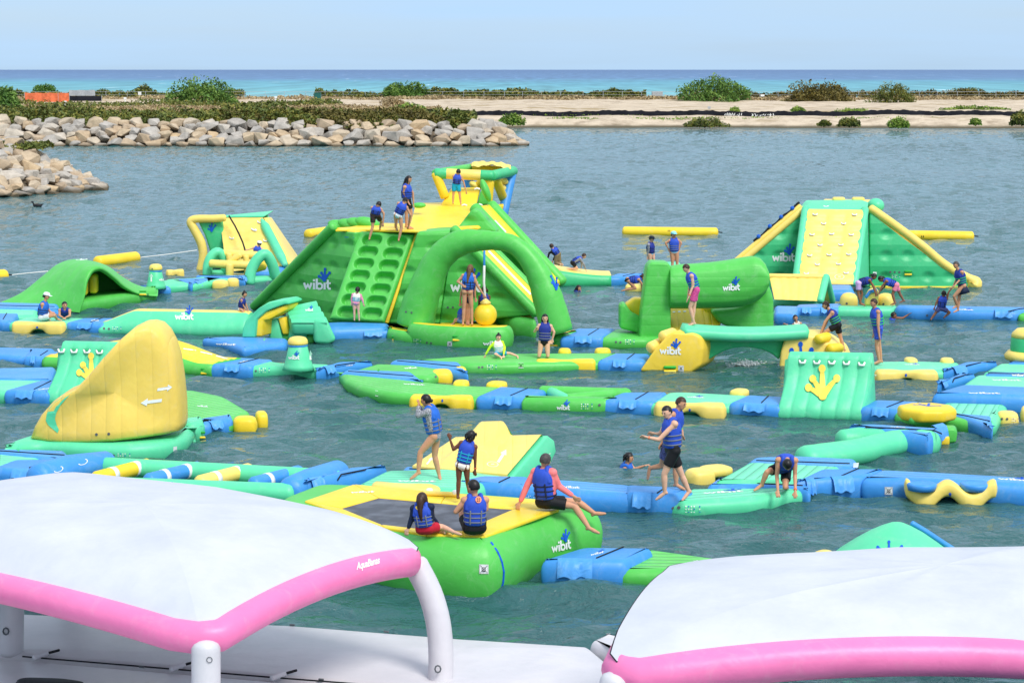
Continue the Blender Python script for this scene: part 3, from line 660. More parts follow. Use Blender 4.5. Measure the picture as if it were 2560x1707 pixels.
# ---- printed marks lie on the real surface
def bvh(o):
    me = o.data; b = BASE[o.name]; M = Matrix.Translation(b)
    return BVHTree.FromPolygons([M @ v.co for v in me.vertices], [tuple(p.vertices) for p in me.polygons])
BV = {}
def cast(objs, tag, x, y):
    d = ray(tag, x, y).normalized(); best = None
    for o in objs:
        if o.name not in BV: BV[o.name] = bvh(o)
        h = BV[o.name].ray_cast(CP, d)
        if h[0] is not None and (best is None or h[3] < best): best = h[3]
    return best, d
def s_stroke(P, w, w2=None):
    V, Fc = [], []; n = len(P); w2 = w if w2 is None else w2
    for i, (x, y) in enumerate(P):
        a, b = P[max(0, i-1)], P[min(n-1, i+1)]; dx, dy = b[0]-a[0], b[1]-a[1]; l = math.hypot(dx, dy) or 1; nx, ny = -dy/l, dx/l
        ww = (w + (w2-w)*i/max(1, n-1))/2; V += [(x+nx*ww, y+ny*ww), (x-nx*ww, y-ny*ww)]
    for i in range(n-1): Fc.append((2*i, 2*i+1, 2*i+3, 2*i+2))
    return V, Fc
def s_disc(x, y, r, n=12, ry=None):
    return [(x+r*math.cos(2*math.pi*i/n), y+(ry or r)*math.sin(2*math.pi*i/n)) for i in range(n)], [tuple(range(n))]
def s_arc(x, y, r, w, a0=0, a1=360, n=14):
    return s_stroke([(x+r*math.cos(R(a0+(a1-a0)*i/n)), y+r*math.sin(R(a0+(a1-a0)*i/n))) for i in range(n+1)], w)
def s_rect(x, y, w, h): return [(x, y), (x+w, y), (x+w, y+h), (x, y+h)], [(0, 1, 2, 3)]
def s_poly(P): return list(P), [tuple(t) for t in tessellate_polygon([[Vector((a, b, 0)) for a, b in P]])]
def s_sub(P, k=3):
    out = []
    for i in range(len(P)-1):
        for j in range(k): out.append((P[i][0]+(P[i+1][0]-P[i][0])*j/k, P[i][1]+(P[i+1][1]-P[i][1])*j/k))
    return out + [P[-1]]
def foot_shapes(cx, cy, toes, s=1.0, w=.11, rr=.075):
    sh = []
    for tx, ty in toes:
        sh.append(s_stroke(s_sub([(cx, cy), (cx+tx*s*.55, cy+ty*s*.6), (cx+tx*s, cy+ty*s)], 6), w*s*1.3, w*s*.62)); sh.append(s_disc(cx+tx*s, cy+ty*s, rr*s, ry=rr*s*1.15))
    sh.append(s_disc(cx, cy-.01*s, w*s*.75)); return sh
LOGO_W = [s_stroke(s_sub([(0, .25), (.07, .03), (.135, .21), (.2, .03), (.27, .25)], 2), .075), s_stroke(s_sub([(.36, .01), (.36, .25)]), .08), s_disc(.36, .34, .045),
          s_stroke(s_sub([(.46, .02), (.46, .4)]), .08), s_arc(.56, .125, .1, .072), s_stroke(s_sub([(.745, .01), (.745, .25)]), .08),
          s_stroke(s_sub([(.86, .36), (.86, .1), (.9, .035), (.97, .03)], 2), .075), s_stroke(s_sub([(.8, .235), (.97, .235)]), .065)]
LOGO_F = foot_shapes(.73, .36, [(-.19, .12), (-.1, .24), (.03, .38), (.19, .25)], 1.0, .085, .05)
def mark(name, parent, objs, mat, shapes, tag, ox, oy, u, v, lift=.014):
    V, Fc = [], []; last = None
    for k, (sv, sf_) in enumerate(shapes):
        b = len(V)
        for (a, c) in sv:
            t, d = cast(objs, tag, ox + a*u[0] + c*v[0], oy + a*u[1] + c*v[1])
            if t is None: t = last
            if t is None: continue
            last = t; V.append(CP + d*(t - lift - .0022*k))
        if len(V) - b != len(sv): del V[b:]; continue
        Fc += [tuple(i+b for i in f) for f in sf_]
    if not Fc: return None
    return obj(name, (V, Fc), mat, parent, smooth=False)
def logo(parent, objs, tag, ox, oy, w, u=None, v=None, foot=True, wmat=None, fmat=None):
    u = u or (w, 0); v = v or (0, -w)
    mark('lettering', parent, objs, wmat or M_W, LOGO_W, tag, ox, oy, u, v)
    if foot: mark('frog_foot_emblem', parent, objs, fmat or M_LB, LOGO_F, tag, ox, oy, u, v)
def foot(parent, objs, tag, ox, oy, s, mat, toes=((-.36, .22), (-.22, .55), (.02, .9), (.4, .6)), skew=0, w=.15, rr=.1, lift=.014):
    mark('frog_foot_emblem', parent, objs, mat, foot_shapes(0, 0, toes, 1.0, w, rr), tag, ox, oy, (s, skew), (0, -s), lift)
def valves(parent, objs, tag, P, r=6):
    for x, y in P: mark('valve', parent, objs, M_GREY, [s_disc(0, 0, 1, 10), ([(-.45, -.45), (.45, -.45), (.45, .45), (-.45, .45)], [(0, 1, 2, 3)])], tag, x, y, (r, 0), (0, -r))
def info(parent, objs, tag, x, y, w, h, sk=0):
    sh, sb = [], []
    for i in range(6):
        for j in range(3):
            if i == 4: continue
            r = s_rect(i/6+.02, j/3+.08, .075, .15 if j else .1); (sb if (i+j*2) % 4 == 1 else sh).append(r)
    mark('safety_print', parent, objs, M_W, sh, tag, x, y, (w, sk), (0, -h)); mark('safety_print', parent, objs, M_LB, sb, tag, x, y, (w, sk), (0, -h))
def nosign(parent, objs, tag, x, y, s, sk=0):
    mark('warning_label', parent, objs, M_W, [s_rect(0, 0, 1, 1)], tag, x, y, (s, sk), (0, -s), .01)
    mark('warning_print', parent, objs, M_K, [s_stroke(s_sub([(.12, .12), (.88, .88)], 3), .05), s_stroke(s_sub([(.12, .88), (.88, .12)], 3), .05), s_stroke(s_sub([(.3, .3), (.5, .24), (.7, .3)], 2), .06), s_arc(.5, .5, .2, .05), s_stroke(s_sub([(.04, .04), (.96, .04), (.96, .96), (.04, .96), (.04, .04)], 1), .03)], tag, x, y, (s, sk), (0, -s), .018)
def buckle(parent, tag, x, y, Y, s=.2):
    c = GY(tag, x, y, Y)
    h = obj('grab_handle', tube([c + Vector((-s*.7, 0, .05)), c + Vector((s*.7, 0, .05))], s*.2, 8), M_GP, parent); obj('strap', tube([c + Vector((-s*.7, -.01, -.07)), c + Vector((s*.7, -.01, -.07))], s*.22, 8), M_Y, parent)

# ---- modules
def uv_along(p, q):
    d = (q - p); d.z = 0; d.normalize(); n = Vector((-d.y, d.x, 0)); return lambda v: (v.dot(d), v.dot(n))
def pts(tag, P, z): return [G(*(q if isinstance(q[0], str) else (tag,) + tuple(q)), **({} if len(q) > (3 if isinstance(q[0], str) else 2) else {'z': z})) for q in P]
FIXED = []
def px_of(p):
    d = p - CP; w = d.dot(_F); return 1280 + FPX*d.x/w, 853.5 - FPX*d.dot(_U)/w
def outline(tag, front, back, zt, zf=.0, dmin=.5):
    """footprint from front and back edges; a back point never comes nearer than dmin behind the front edge"""
    F_ = pts(tag, front, zf); B_ = pts(tag, back, zt); fs = sorted(F_, key=lambda p: p.x)
    for i, p in enumerate(B_):
        yf = None
        if p.x <= fs[0].x: yf = fs[0].y
        elif p.x >= fs[-1].x: yf = fs[-1].y
        else:
            for a, b in zip(fs, fs[1:]):
                if a.x <= p.x <= b.x: yf = a.y + (b.y-a.y)*(p.x-a.x)/max(1e-6, b.x-a.x)
        if p.y < yf + dmin:
            FIXED.append((tag, front[0], i, round(p.y-yf, 2))); d = p - CP; q = CP + d*((yf+dmin)/d.y); B_[i] = Vector((q.x, q.y, zt))
    return F_ + B_[::-1]
def pad(name, label, cat, tag, front, back, c, ct=None, zt=.27, rs=.17, rc=.2, ribs=True, rib=None, root=None, zfn=None, group=None, part='body', zf=0.0, dmin=.8, ext=0):
    """floating module: front edge at the waterline, back edge at deck height"""
    P = outline(tag, front, back, zt, zf, dmin)
    if ext:
        m_ = sum(P, Vector())/len(P); dd_ = (P[len(front)-1]-P[0]); dd_.z = 0; dd_.normalize(); P = [p + dd_*math.copysign(ext, (p-m_).dot(dd_)) for p in P]
    (V, Fc), ns = puff(P, zt, rs=rs, rc=rc, zfn=zfn)
    cen = sum(P, Vector())/len(P); cen.z = 0
    t = root or thing(name, label, cat, cen, group)
    a, b = (P[0], P[len(front)-1]) if rib is None else (G(rib[0], rib[1], rib[2], zt), G(rib[0], rib[3], rib[4], zt))
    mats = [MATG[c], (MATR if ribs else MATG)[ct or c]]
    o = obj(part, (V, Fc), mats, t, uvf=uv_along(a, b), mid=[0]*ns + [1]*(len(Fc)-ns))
    t_o = t; BASE.setdefault(t.name, cen)
    return t_o, o
def flap(parent, A, Bp, t0, t1, zt=.46, zb=.14, inn=.14, seed=1):
    """loose cover flap hanging over the front edge of a link; A, Bp = ends of that edge"""
    d = (Bp - A); d.z = 0; L_ = d.length; d.normalize(); o = Vector((d.y, -d.x, 0))
    if o.y > 0: o = -o
    rs = random.Random(seed); ph = rs.uniform(0, 6); rows = []
    n = 14
    for k, (off, z) in enumerate(((-inn, zt+.012), (-.1, zt+.02), (.0, zt*.92), (.05, zt*.62), (.07, zb+.03*0), )):
        row = []
        for i in range(n+1):
            t = t0 + (t1-t0)*i/n; w = math.sin(i*1.25+ph)*.5 + math.sin(i*.6+ph*2)*.5
            q = A + d*(L_*t); row.append(Vector((q.x, q.y, 0)) + o*(off + (.025 + .03*w)*(k/4)**1.3) + Vector((0, 0, z + (.022*math.sin(i*.9+ph) if k == 4 else 0))))
        rows.append(row)
    V, Fc = sheet(rows); m = len(V); V = V + [v - o*.012 - Vector((0, 0, .008)) for v in V]; Fc = Fc + [tuple(i+m for i in f[::-1]) for f in Fc]
    return obj('cover_flap', (V, Fc), M_Bw, parent)
def link(label, tag, front, back, flaps=((.25, .7),), zt=.31, seam=True, root=None, rs=.13, group='blue connecting links between the modules'):
    """blue link between two modules, with its loose flap and zip seam"""
    t, o = pad('connecting_link', label, 'link', tag, front, back, 'b', None, zt, rs, .17, ribs=False, group=group, ext=.17)
    o.data.materials.clear(); o.data.materials.append(M_B); o.data.materials.append(M_Bw)
    F_ = pts(tag, front, 0); Bk = pts(tag, back, zt)
    for i, (a, b) in enumerate(flaps): flap(t, F_[0], F_[-1], a, b, zt, seed=int(abs(front[0][0]))+i)
    if seam:
        a, b = lerp(F_[0], F_[-1], .62), lerp(Bk[0], Bk[-1], .62); pa = []
        for k in range(9):
            u = .08 + .86*k/8; q = lerp(a, b, u); pa.append(Vector((q.x, q.y, zt + .006 - (.1 if k == 0 else 0))))
        obj('zip_seam', tube(pa, .016, 6), M_K, t)
    return t, o
def strip_link(label, tag, front, back, c='b', zt=.31, zf=None, ribs=True, seam=True, name='connecting_link', cat='link'):
    """flat blue band joining decks, seen mostly from above; both edges at deck height"""
    zf = zt*.9 if zf is None else zf
    t, o = pad(name, label, cat, tag, front, back, c, None, zt, .14, .16, ribs=ribs, zf=zf, dmin=.35)
    if seam:
        F_, Bk = pts(tag, front, zf), pts(tag, back, zt); pa = []
        for k in range(13):
            u = k/12; q = lerp(lerp(F_[0], F_[-1], u), lerp(Bk[0], Bk[-1], u), .42 + .0*u); pa.append(Vector((q.x, q.y, zt + .006)))
        obj('zip_seam', tube(pa[1:-1], .016, 6), M_K, t)
    return t, o
def step_float(parent, tag, a, b, c='y', z=.32, dep=.5, zb=-.15, name='boarding_step', arrow=True, flip=1):
    """yellow dog-bone boarding step: two blocky lobes joined by a thinner waist; a, b = waterline ends"""
    A, Bp = G(tag, *a, 0), G(tag, *b, 0); d = (Bp-A); Ln = d.length; d.normalize(); o = Vector((-d.y, d.x, 0))
    rings = []; N = 36; n = 20
    for i in range(N+1):
        u = i/N; e = min(u, 1-u)
        k = 1/(1+math.exp((e-.36)*34))                       # lobe (1) or waist (0)
        cap = min(1, math.sqrt(max(0, 1-(1-min(1, e/.07))**2)))
        dp = (dep*(.55+.45*k))*max(.25, cap)/2; zz0 = (zb if k > .5 else lerp(.1, zb, k)); zz0 = lerp(.09, zb, k); zz1 = z*(.93+.07*k)
        hz_ = (zz1-zz0)/2*max(.3, cap); cz = (zz1+zz0)/2
        c0 = A + d*(Ln*u) + o*(dep*.5*flip); r = []
        for j in range(n):
            th = 2*math.pi*j/n; ex = .55; cs, sn = math.cos(th), math.sin(th)
            r.append(c0 + o*(dp*math.copysign(abs(cs)**ex, cs)) + Vector((0, 0, cz + hz_*math.copysign(abs(sn)**ex, sn))))
        rings.append(r)
    s = obj(name, loft(rings), MATG[c], parent)
    if arrow:
        m_ = ((a[0]+b[0])/2, (a[1]+b[1])/2)
    return s
def lobes(parent, tag, P, c='y', z=.32, name='boarding_step'):
    """boarding step seen end on: each lobe a puffed block; P = [(front pts, back pts), ...]"""
    for f, b in P:
        o = outline(tag, f, b, z, 0, .45); nf = len(f); a0, a1 = o[0], o[nf-1]; q = sum(o[nf:], Vector())/(len(o)-nf); ctr = (a0+a1)/2; u = (a1-a0); u.z = 0; wd = u.length/2; u.normalize(); n_ = Vector((-u.y, u.x, 0)); dp = max(.28, abs((q-ctr).dot(n_))/2)
        ctr = Vector((ctr.x, ctr.y, 0)) + n_*dp; zb = -.15 if len(f[0]) < 3 else .1; rings = []
        for i in range(13):
            s = -1 + 2*i/12; k = (1-abs(s)**3.2)**(1/3.2) if abs(s) < 1 else .25; k = max(.25, k); r = []
            for j in range(20):
                th = 2*math.pi*j/20; cs, sn = math.cos(th), math.sin(th); r.append(ctr + u*(wd*s) + n_*(dp*k*math.copysign(abs(cs)**.55, cs)) + Vector((0, 0, (z+zb)/2 + (z-zb)/2*k*math.copysign(abs(sn)**.55, sn))))
            rings.append(r)
        obj(name, loft(rings), MATG[c], parent)
def plane2(p, q):
    n = (q - p).cross(Vector((0, 0, 1))).normalized(); return p, n
def pp(tag, P, pl): return [GP(tag, x, y, *pl) for x, y in P]
def py(tag, P, Y): return [GY(tag, x, y, Y) for x, y in P]
def uv_face(a, b):
    d = (b-a).normalized(); return lambda v: (v.dot(d), v.z)
def handle(parent, objs, tag, x, y, w=26, sk=0, hgt=7, mat=None):
    """webbing grab handle standing off a wall"""
    P = []
    for k in range(7):
        a = k/6; t, d = cast(objs, tag, x - w/2 + w*a, y + sk*(a-.5) + hgt*(0 if k in (0, 6) else 1))
        if t is None: return
        P.append(CP + d*(t - (.0 if k in (0, 6) else .05)))
    obj('grab_handle', tube(P, .028, 6), mat or M_HW, parent)
# ================================================================== FLOATING MODULES (back to front)
# ---------------- far left row: humped tunnel
def hump():
    C1 = [('A', 700, 1030, 70.6), ('A', 742, 880, 70.7), ('A', 765, 720, 70.9), ('A', 830, 620, 71.2), ('A', 930, 606, 71.6), ('A', 1050, 690, 72.4), ('A', 1160, 785, 73.2), ('A', 1290, 850, 74.0), ('A', 1450, 872, 74.8)]
    C2 = [('A', -40, 955, 72.2), ('A', 190, 850, 72.5), ('A', 390, 690, 73.0), ('A', 540, 575, 73.6), ('A', 720, 540, 74.2), ('A', 960, 590, 75), ('A', 1120, 700, 75.4), ('A', 1270, 780, 75.8), ('A', 1450, 815, 76.2)]
    a = spline([GY(*p) for p in C1], 40); b = spline([GY(*p) for p in C2], 40)
    t = thing('tunnel_hump', 'green humped slide with an open tunnel holding two yellow pillars', 'hump', (a[20].x, a[20].y, 0))
    rows = []; nW = 18
    for i in range(41):
        row = []
        up = a[i]; q = b[i]
        tg = (a[min(40, i+1)] - a[max(0, i-1)]).normalized(); nn = tg.cross((q-up).normalized())
        if nn.z < 0: nn = -nn
        for j in range(nW+1):
            u = j/nW; p = lerp(up, q, u) + nn*(.06*math.sin(math.pi*u) + .03*abs(math.sin(u*math.pi*5)) - .03)
            row.append(p)
        # underside: thick sheet, rounded lip in front
        th = .24*min(1, .4 + 2.2*min(i, 40-i)/40)
        lip = [up - (q-up).normalized()*(.12*math.sin(math.pi*k/5)) - nn*(th*k/5) for k in range(1, 6)]
        under = [lerp(up, q, k/5) - nn*th for k in range(1, 6)]
        rows.append(under[::-1] + lip[::-1] + row)
    o = obj('arched_sheet', sheet(rows), M_G, t)
    bw_ = [b[k] - Vector((0, .25, .12)) for k in range(8, 39, 2)]; obj('back_wall', sheet([bw_, [Vector((p.x, p.y, .0)) for p in bw_]]), M_G, t)
    # base sill between the feet and back wall of the tunnel
    fr = [GY('A', 700, 1030, 70.6), GY('A', 1445, 905, 74.9)]; fr = [Vector((p.x, p.y, 0)) for p in fr]
    bk = [Vector((b[2].x+.9, b[2].y-.3, 0)), Vector((b[40].x, b[40].y-.2, 0))]
    (V, Fc), ns = puff([fr[0], fr[1], bk[1], lerp(bk[0], bk[1], .45)], .4, rs=.2, rc=.15); obj('base_sill', (V, Fc), M_G, t)
    for x0, x1, y0, y1, Y in ((740, 792, 665, 882, 71.6), (812, 886, 682, 862, 72.3)):
        obj('pillar', prism(py('A', [(x0, y0), (x1, y0), (x1, y1), (x0, y1)], Y), (0, .45, 0), .1), M_Y, t)
    mark('lettering', t, [o], M_W, LOGO_W, 'A', 700, 556, (110, -4), (0, -40)); nosign(t, [o], 'A', 1342, 885, 34); buckle(t, 'A', 1312, 852, 73.9, .16)
hump()
def buoy(label, tag, a, b, r=.28):
    A, B_ = G(tag, *a, .12), G(tag, *b, .12); t = thing('marker_buoy', label, 'buoy', lerp(A, B_, .5), 'yellow boundary tubes floating round the course')
    d = (B_-A).normalized(); o = obj('tube', tube([lerp(A, B_, k/8) for k in range(9)], r, 18, capk=.5), M_Y, t)
    obj('tow_ring', tube([B_ + d*.12 + Vector((0, 0, .05)), B_ + d*.34 + Vector((0, 0, .02))], .03, 6), M_K, t)
    return t, o
buoy('short yellow boundary tube at the left picture edge', 'A', (-130, 712), (40, 698))
buoy('slanting yellow boundary tube behind the green tunnel hump', 'A', (900, 572), (1245, 530))
buoy('yellow boundary tube half hidden behind the main tower', 'B', (515, 635), (760, 600))
b_, bo = buoy('long yellow boundary tube lying level in open water right of the main tower', 'D', (790, 148), (1640, 158))
mark('tube_print', b_, [bo], M_K, [s_disc(-.25, .35, .16), s_disc(.3, .35, .16), s_stroke([(-.25, .1), (-.25, -.45)], .2), s_stroke([(.3, .1), (.3, -.45)], .2)], 'D', 1203, 138, (26, 0), (0, -16))
b_, bo = buoy('yellow boundary tube sticking out behind the right climbing tower', 'E', (1330, 356), (1890, 366))
mark('tube_print', b_, [bo], M_K, [s_stroke([(-.25, .5), (-.25, -.5)], .22), s_stroke([(.3, .5), (.3, -.5)], .22)], 'E', 1490, 364, (26, 0), (0, -16))
def rope(label, P, r=.02):
    obj('tow_rope', tube(P, r, 6), M_HW, label=label, cat='rope')
rope('thin white rope tying the slanting tube to the curved climbing wall', [G('A', 1260, 532, .1), G('A', 1500, 505, .12), G('A', 1810, 462, .25)])
rope('thin white rope between the leftmost tube and the tunnel hump', [G('A', 45, 695, .1), G('A', 260, 672, .08), G('A', 440, 655, .15)])

# small cone, mint decks behind
def cone_post(t, tag, xl, xr, yb, xtl, xtr, yt, ycap, Y, logo_at=None, arrow=None):
    cb = GY(tag, (xl+xr)/2, yb, Y); rb = (GY(tag, xr, yb, Y) - GY(tag, xl, yb, Y)).x/2; ct = GY(tag, (xtl+xtr)/2, yt, Y); rt = (GY(tag, xtr, yt, Y) - GY(tag, xtl, yt, Y)).x/2; zc = GY(tag, xtl, ycap, Y).z
    cb.z = .25; h = ct.z - cb.z
    c = obj('cone', lathe(cb, [(rb*1.12, 0), (rb, .12), (lerp(rb, rt, .5), h*.52), (rt, h), (rt*.9, h+.02)], 24), M_M, t)
    obj('trim_ring', lathe(ct - Vector((0, 0, .04)), [(rt*1.0, 0), (rt*1.05, .02), (rt*1.05, .07), (rt*1.0, .09)], 24), M_B, t)
    k = zc - ct.z; cp = obj('cap', lathe(ct, [(rt*1.06, .03), (rt*1.1, k*.3), (rt*1.05, k*.62), (rt*.86, k*.88), (rt*.5, k*1.0), (.02, k*1.03)], 24), M_C, t)
    return c, cp
t, o = pad('cone_module', 'small mint cone with yellow cap on its base beside the tunnel hump', 'cone module', 'A', [(1440, 868), (1600, 838), (1780, 830)], [(1330, 772), (1500, 735), (1830, 720)], 'm', ribs=False)
c, cp = cone_post(t, 'A', 1345, 1518, 775, 1375, 1487, 650, 588, 76.3); valves(t, [cp], 'A', [(1398, 634)], 7)
mark('arrow_print', t, [c], M_W, [s_poly([(-.2, -.5), (.2, -.5), (.2, .15), (.5, .15), (0, .55), (-.5, .15), (-.2, .15)])], 'A', 1390, 715, (34, 0), (0, -70)); mark('lettering', t, [c], M_W, LOGO_W, 'A', 1462, 742, (46, 0), (0, -60))
link('blue link between the tunnel hump and the small mint cone', 'A', [(1395, 872), (1540, 870)], [(1300, 778), (1490, 780)])
pad('deck_module', 'mint deck with a blue band leading from the small cone to the log frame', 'deck', 'A', [(1775, 838), (1935, 808)], [(1500, 728), (2200, 690)], 'm')
link('blue link on the mint deck beside the small cone', 'A', [(1770, 836), (1905, 806)], [(1600, 728), (1900, 742)], ((.3, .9),))
t, o = pad('deck_module', 'mint deck with yellow boarding steps left of the log frame', 'deck', 'A', [(1900, 812), (2215, 780)], [(1800, 695), (2100, 685)], 'm')
lobes(t, 'A', [([(1935, 815), (2080, 817)], [(1940, 738), (2090, 735)]), ([(2090, 798), (2208, 795)], [(2050, 712), (2200, 716)])], 'c'); step_float(t, 'A', (1540, 715), (1700, 706), 'c', dep=.3)
strip_link('blue band behind the mint deck by the log frame', 'A', [(1790, 700), (2260, 735)], [(1800, 686), (2200, 690)])
link('blue link under the left end of the log frame', 'A', [(2210, 778), (2290, 770)], [(2190, 690), (2300, 705)])

# curved climbing wall, far left
def curved_wall():
    t = thing('climbing_wall', 'leaning yellow climbing wall with a flared green and yellow side, far left', 'climbing wall', (G('B', 100, 900, 0).x, 86, 0))
    p0, p1 = G('A', 2080, 660, 0), G('B', 345, 900, 0); pl = plane2(p0, p1)
    f = [Vector(v) for v in (GY('A', 2085, 660, 84.9), GY('B', 343, 897, 84.5), GY('B', 128, 492, 86.7), GY('A', 2020, 165, 86.9))]
    rows = []
    for i in range(25):
        u = i/24; rows.append([lerp(lerp(f[0], f[1], v/24), lerp(f[3], f[2], v/24), u) - Vector((0, .05*abs(math.sin(u*math.pi*6)), 0)) for v in range(25)])
    face = obj('climbing_face', sheet(rows), M_Ct, t, uvf=lambda v: (v.x, v.z))
    bk = [v + Vector((0, 1.6, 0)) for v in f]
    for k, (a, b) in enumerate(((1, 2), (2, 3))): obj('side_panel' if k == 0 else 'top_panel', prism([f[a], f[b], bk[b] + Vector((0, 0, -.1)), bk[a] + Vector((0, 1.4, 0))], (0.12, .02, .1) if k == 1 else (.18, 0, 0), .05), M_C if k == 0 else M_M, t)
    obj('back_panel', prism([bk[0] + Vector((0, 1.4, 0)), bk[1] + Vector((0, 1.4, 0)), bk[2], bk[3]], (0, .2, 0), .05), M_M, t)
    g = py('A', [(1810, 190), (2025, 185), (2100, 470), (2105, 600), (1905, 640), (1925, 470), (1880, 330)], 86.3)
    gp = obj('flared_side', prism(g, (.1, 1.2, 0), .12), M_T, t); foot(t, [gp], 'A', 1945, 285, 84, M_LB)
    lip = spline([GY('A', *p, 86.2) for p in ((1840, 645), (1866, 520), (1850, 400), (1790, 280), (1752, 205), (1800, 175), (1960, 172), (2060, 165))], 40)
    rad = [GY('A', 1845+36, 645, 86.2).x - GY('A', 1845, 645, 86.2).x]*41
    obj('edge_tube', tube(lip, [r*(1.15 - .3*abs(k/40-.3)) for k, r in enumerate(rad)], 14), M_C, t)
    st = GY('B', 140, 505, 86.6), GY('B', 342, 893, 84.4)
    obj('edge_stripe', tube([lerp(st[0], st[1], k/6) + Vector((-.12, -.03, 0)) for k in range(7)], [.05]+[.2]*5+[.12], 10), M_M, t)
    for x, y in ((98, 525), (57, 592), (148, 682), (200, 832), (-140, 660)): handle(t, [face], 'B', x, y, 34, 6, 10)
    for x, y in ((2330, 265),): handle(t, [face], 'A', x, y, 40, 6, 10)
    obj('knotted_rope', tube([GY('A', x, y, Y) for x, y, Y in ((2105, 148, 86.2), (2160, 240, 85.8), (2195, 310, 85.4), (2230, 390, 85), (2252, 462, 84.6))], .035, 6), M_K, t)
curved_wall()
def log_frame():
    t = thing('log_frame', 'yellow log climbing frame between two mint arches, far left', 'climbing frame', (G('B', 60, 1040, 0).x, 81, 0))
    def arch(P, Y0, Y1, r): obj('arch', tube(spline([lerp(GY('A', x, y, Y0), GY('A', x, y, Y1), k/(len(P)-1)) for k, (x, y) in enumerate(P)], 24), r, 14), M_M, t)
    arch([(1905, 690), (1912, 590), (1950, 510), (2010, 480), (2060, 560), (2075, 680)], 81.8, 82.3, .2)
    P2 = [(2290, 760), (2310, 640), (2370, 540), (2440, 500), (2500, 590), (2530, 690), (2570, 740)]
    arch(P2, 80.4, 81.2, .22)
    obj('base_beam', tube([GY('A', 2290, 745, 80.6), GY('A', 2590, 735, 81.4)], .2, 12), M_M, t); obj('base_beam', tube([GY('A', 1900, 680, 81.8), GY('A', 2100, 672, 82.4)], .15, 12), M_M, t)
    for a, b, Y, r in (((1940, 585), (2330, 602), 81.4, .17), ((2020, 492), (2400, 512), 82.2, .17), ((2110, 600), (2112, 700), 81.2, .16), ((2110, 575), (2200, 505), 81.6, .14), ((2105, 500), (2110, 590), 82, .13), ((2260, 520), (2270, 690), 82, .12), ((2330, 602), (2420, 560), 81.6, .14)):
        obj('log', tube([GY('A', *a, Y), GY('A', *b, Y)], r, 14), M_C, t)
    obj('log', tube([GY('B', 20, 935, 81), GY('B', 130, 905, 81.5)], .18, 12), M_Y, t)
log_frame()
pad('deck_module', 'blue and mint deck behind the log frame at the foot of the curved wall', 'deck', 'B', [(-30, 1010), (250, 1010)], [(-20, 905), (345, 900)], 'b')
pad('deck_module', 'short mint deck right of the log frame', 'deck', 'B', [(230, 940), (350, 930)], [(180, 897), (345, 893)], 'm', zt=.42)

# ---------------- second row left: platform with two women, balance wall
strip_link('blue band at the left foot of the tunnel hump', 'A', [(-60, 1000), (560, 1015)], [(-60, 935), (540, 950)])
pad('deck_module', 'mint deck in front of the tunnel hump at the left edge', 'deck', 'A', [(-80, 1085), (350, 1075)], [(-80, 985), (360, 990)], 'm', zf=.2)
link('leftmost blue link in the row with the balance wall', 'A', [(-60, 1195), (72, 1196)], [(-60, 1037), (140, 1037)], ())
PL_L, o = pad('deck_module', 'mint platform with yellow boarding steps where two women rest', 'deck', 'A', [(65, 1197), (640, 1212)], [(235, 1072), (810, 1080)], 'm')
s_ = step_float(PL_L, 'A', (92, 1216), (585, 1222), 'c', z=.34); mark('arrow_print', PL_L, [s_], M_LB, [s_disc(0, 0, .5)], 'A', 341, 1170, (20, 0), (0, -20))
lg, lo = link('blue link between the women\'s platform and the balance wall', 'A', [(635, 1212), (912, 1222)], [(800, 1082), (1050, 1080)], ((.3, .75),))
logo(lg, [lo], 'A', 840, 1112, 70, v=(0, -40), foot=False)
def balance_wall():
    pA, pB = G('A', 910, 1224, 0), G('A', 2262, 1250, 0); d = (pB-pA).normalized(); n = Vector((-d.y, d.x, 0)); L_ = (pB-pA).length
    t = thing('balance_wall', 'long mint balance wall with a yellow top edge and white lettering', 'balance wall', lerp(pA, pB, .5))
    rings = []; mids = []
    zc = GY('A', 1700, 992, pA.y+.75).z
    for i in range(49):
        u = i/48; h = .36 + (zc-.36)*max(0, min(1, (u-.03)/.19))**.9 if u < .9 else zc
        if u > .985 or u < .004: h *= .93
        rib = .03*abs(math.sin(u*math.pi*14)); c = pA + d*(L_*u)
        prof = [(.02, -.12), (-.06-rib, .12), (.0-rib, h*.45), (.2-rib*.6, h*.75), (.38, h*.96), (.48, h), (.78, h), (.9, h*.93), (1.1, h*.6), (1.25, .15), (1.2, -.12)]
        rings.append([c + n*a + Vector((0, 0, z)) for a, z in prof])
    V, Fc = loft(rings); mid = [1 if (k % 11) in (4, 5, 6) and k < 48*11 else 0 for k in range(len(Fc))]
    o = obj('wall', (V, Fc), [M_M, M_C], t, mid=mid)
    logo(t, [o], 'A', 1612, 1100, 170); valves(t, [o], 'A', [(955, 1180), (1000, 1183)], 11); info(t, [o], 'A', 1030, 1205, 90, 45)
    return t, o
BALW, BALO = balance_wall()

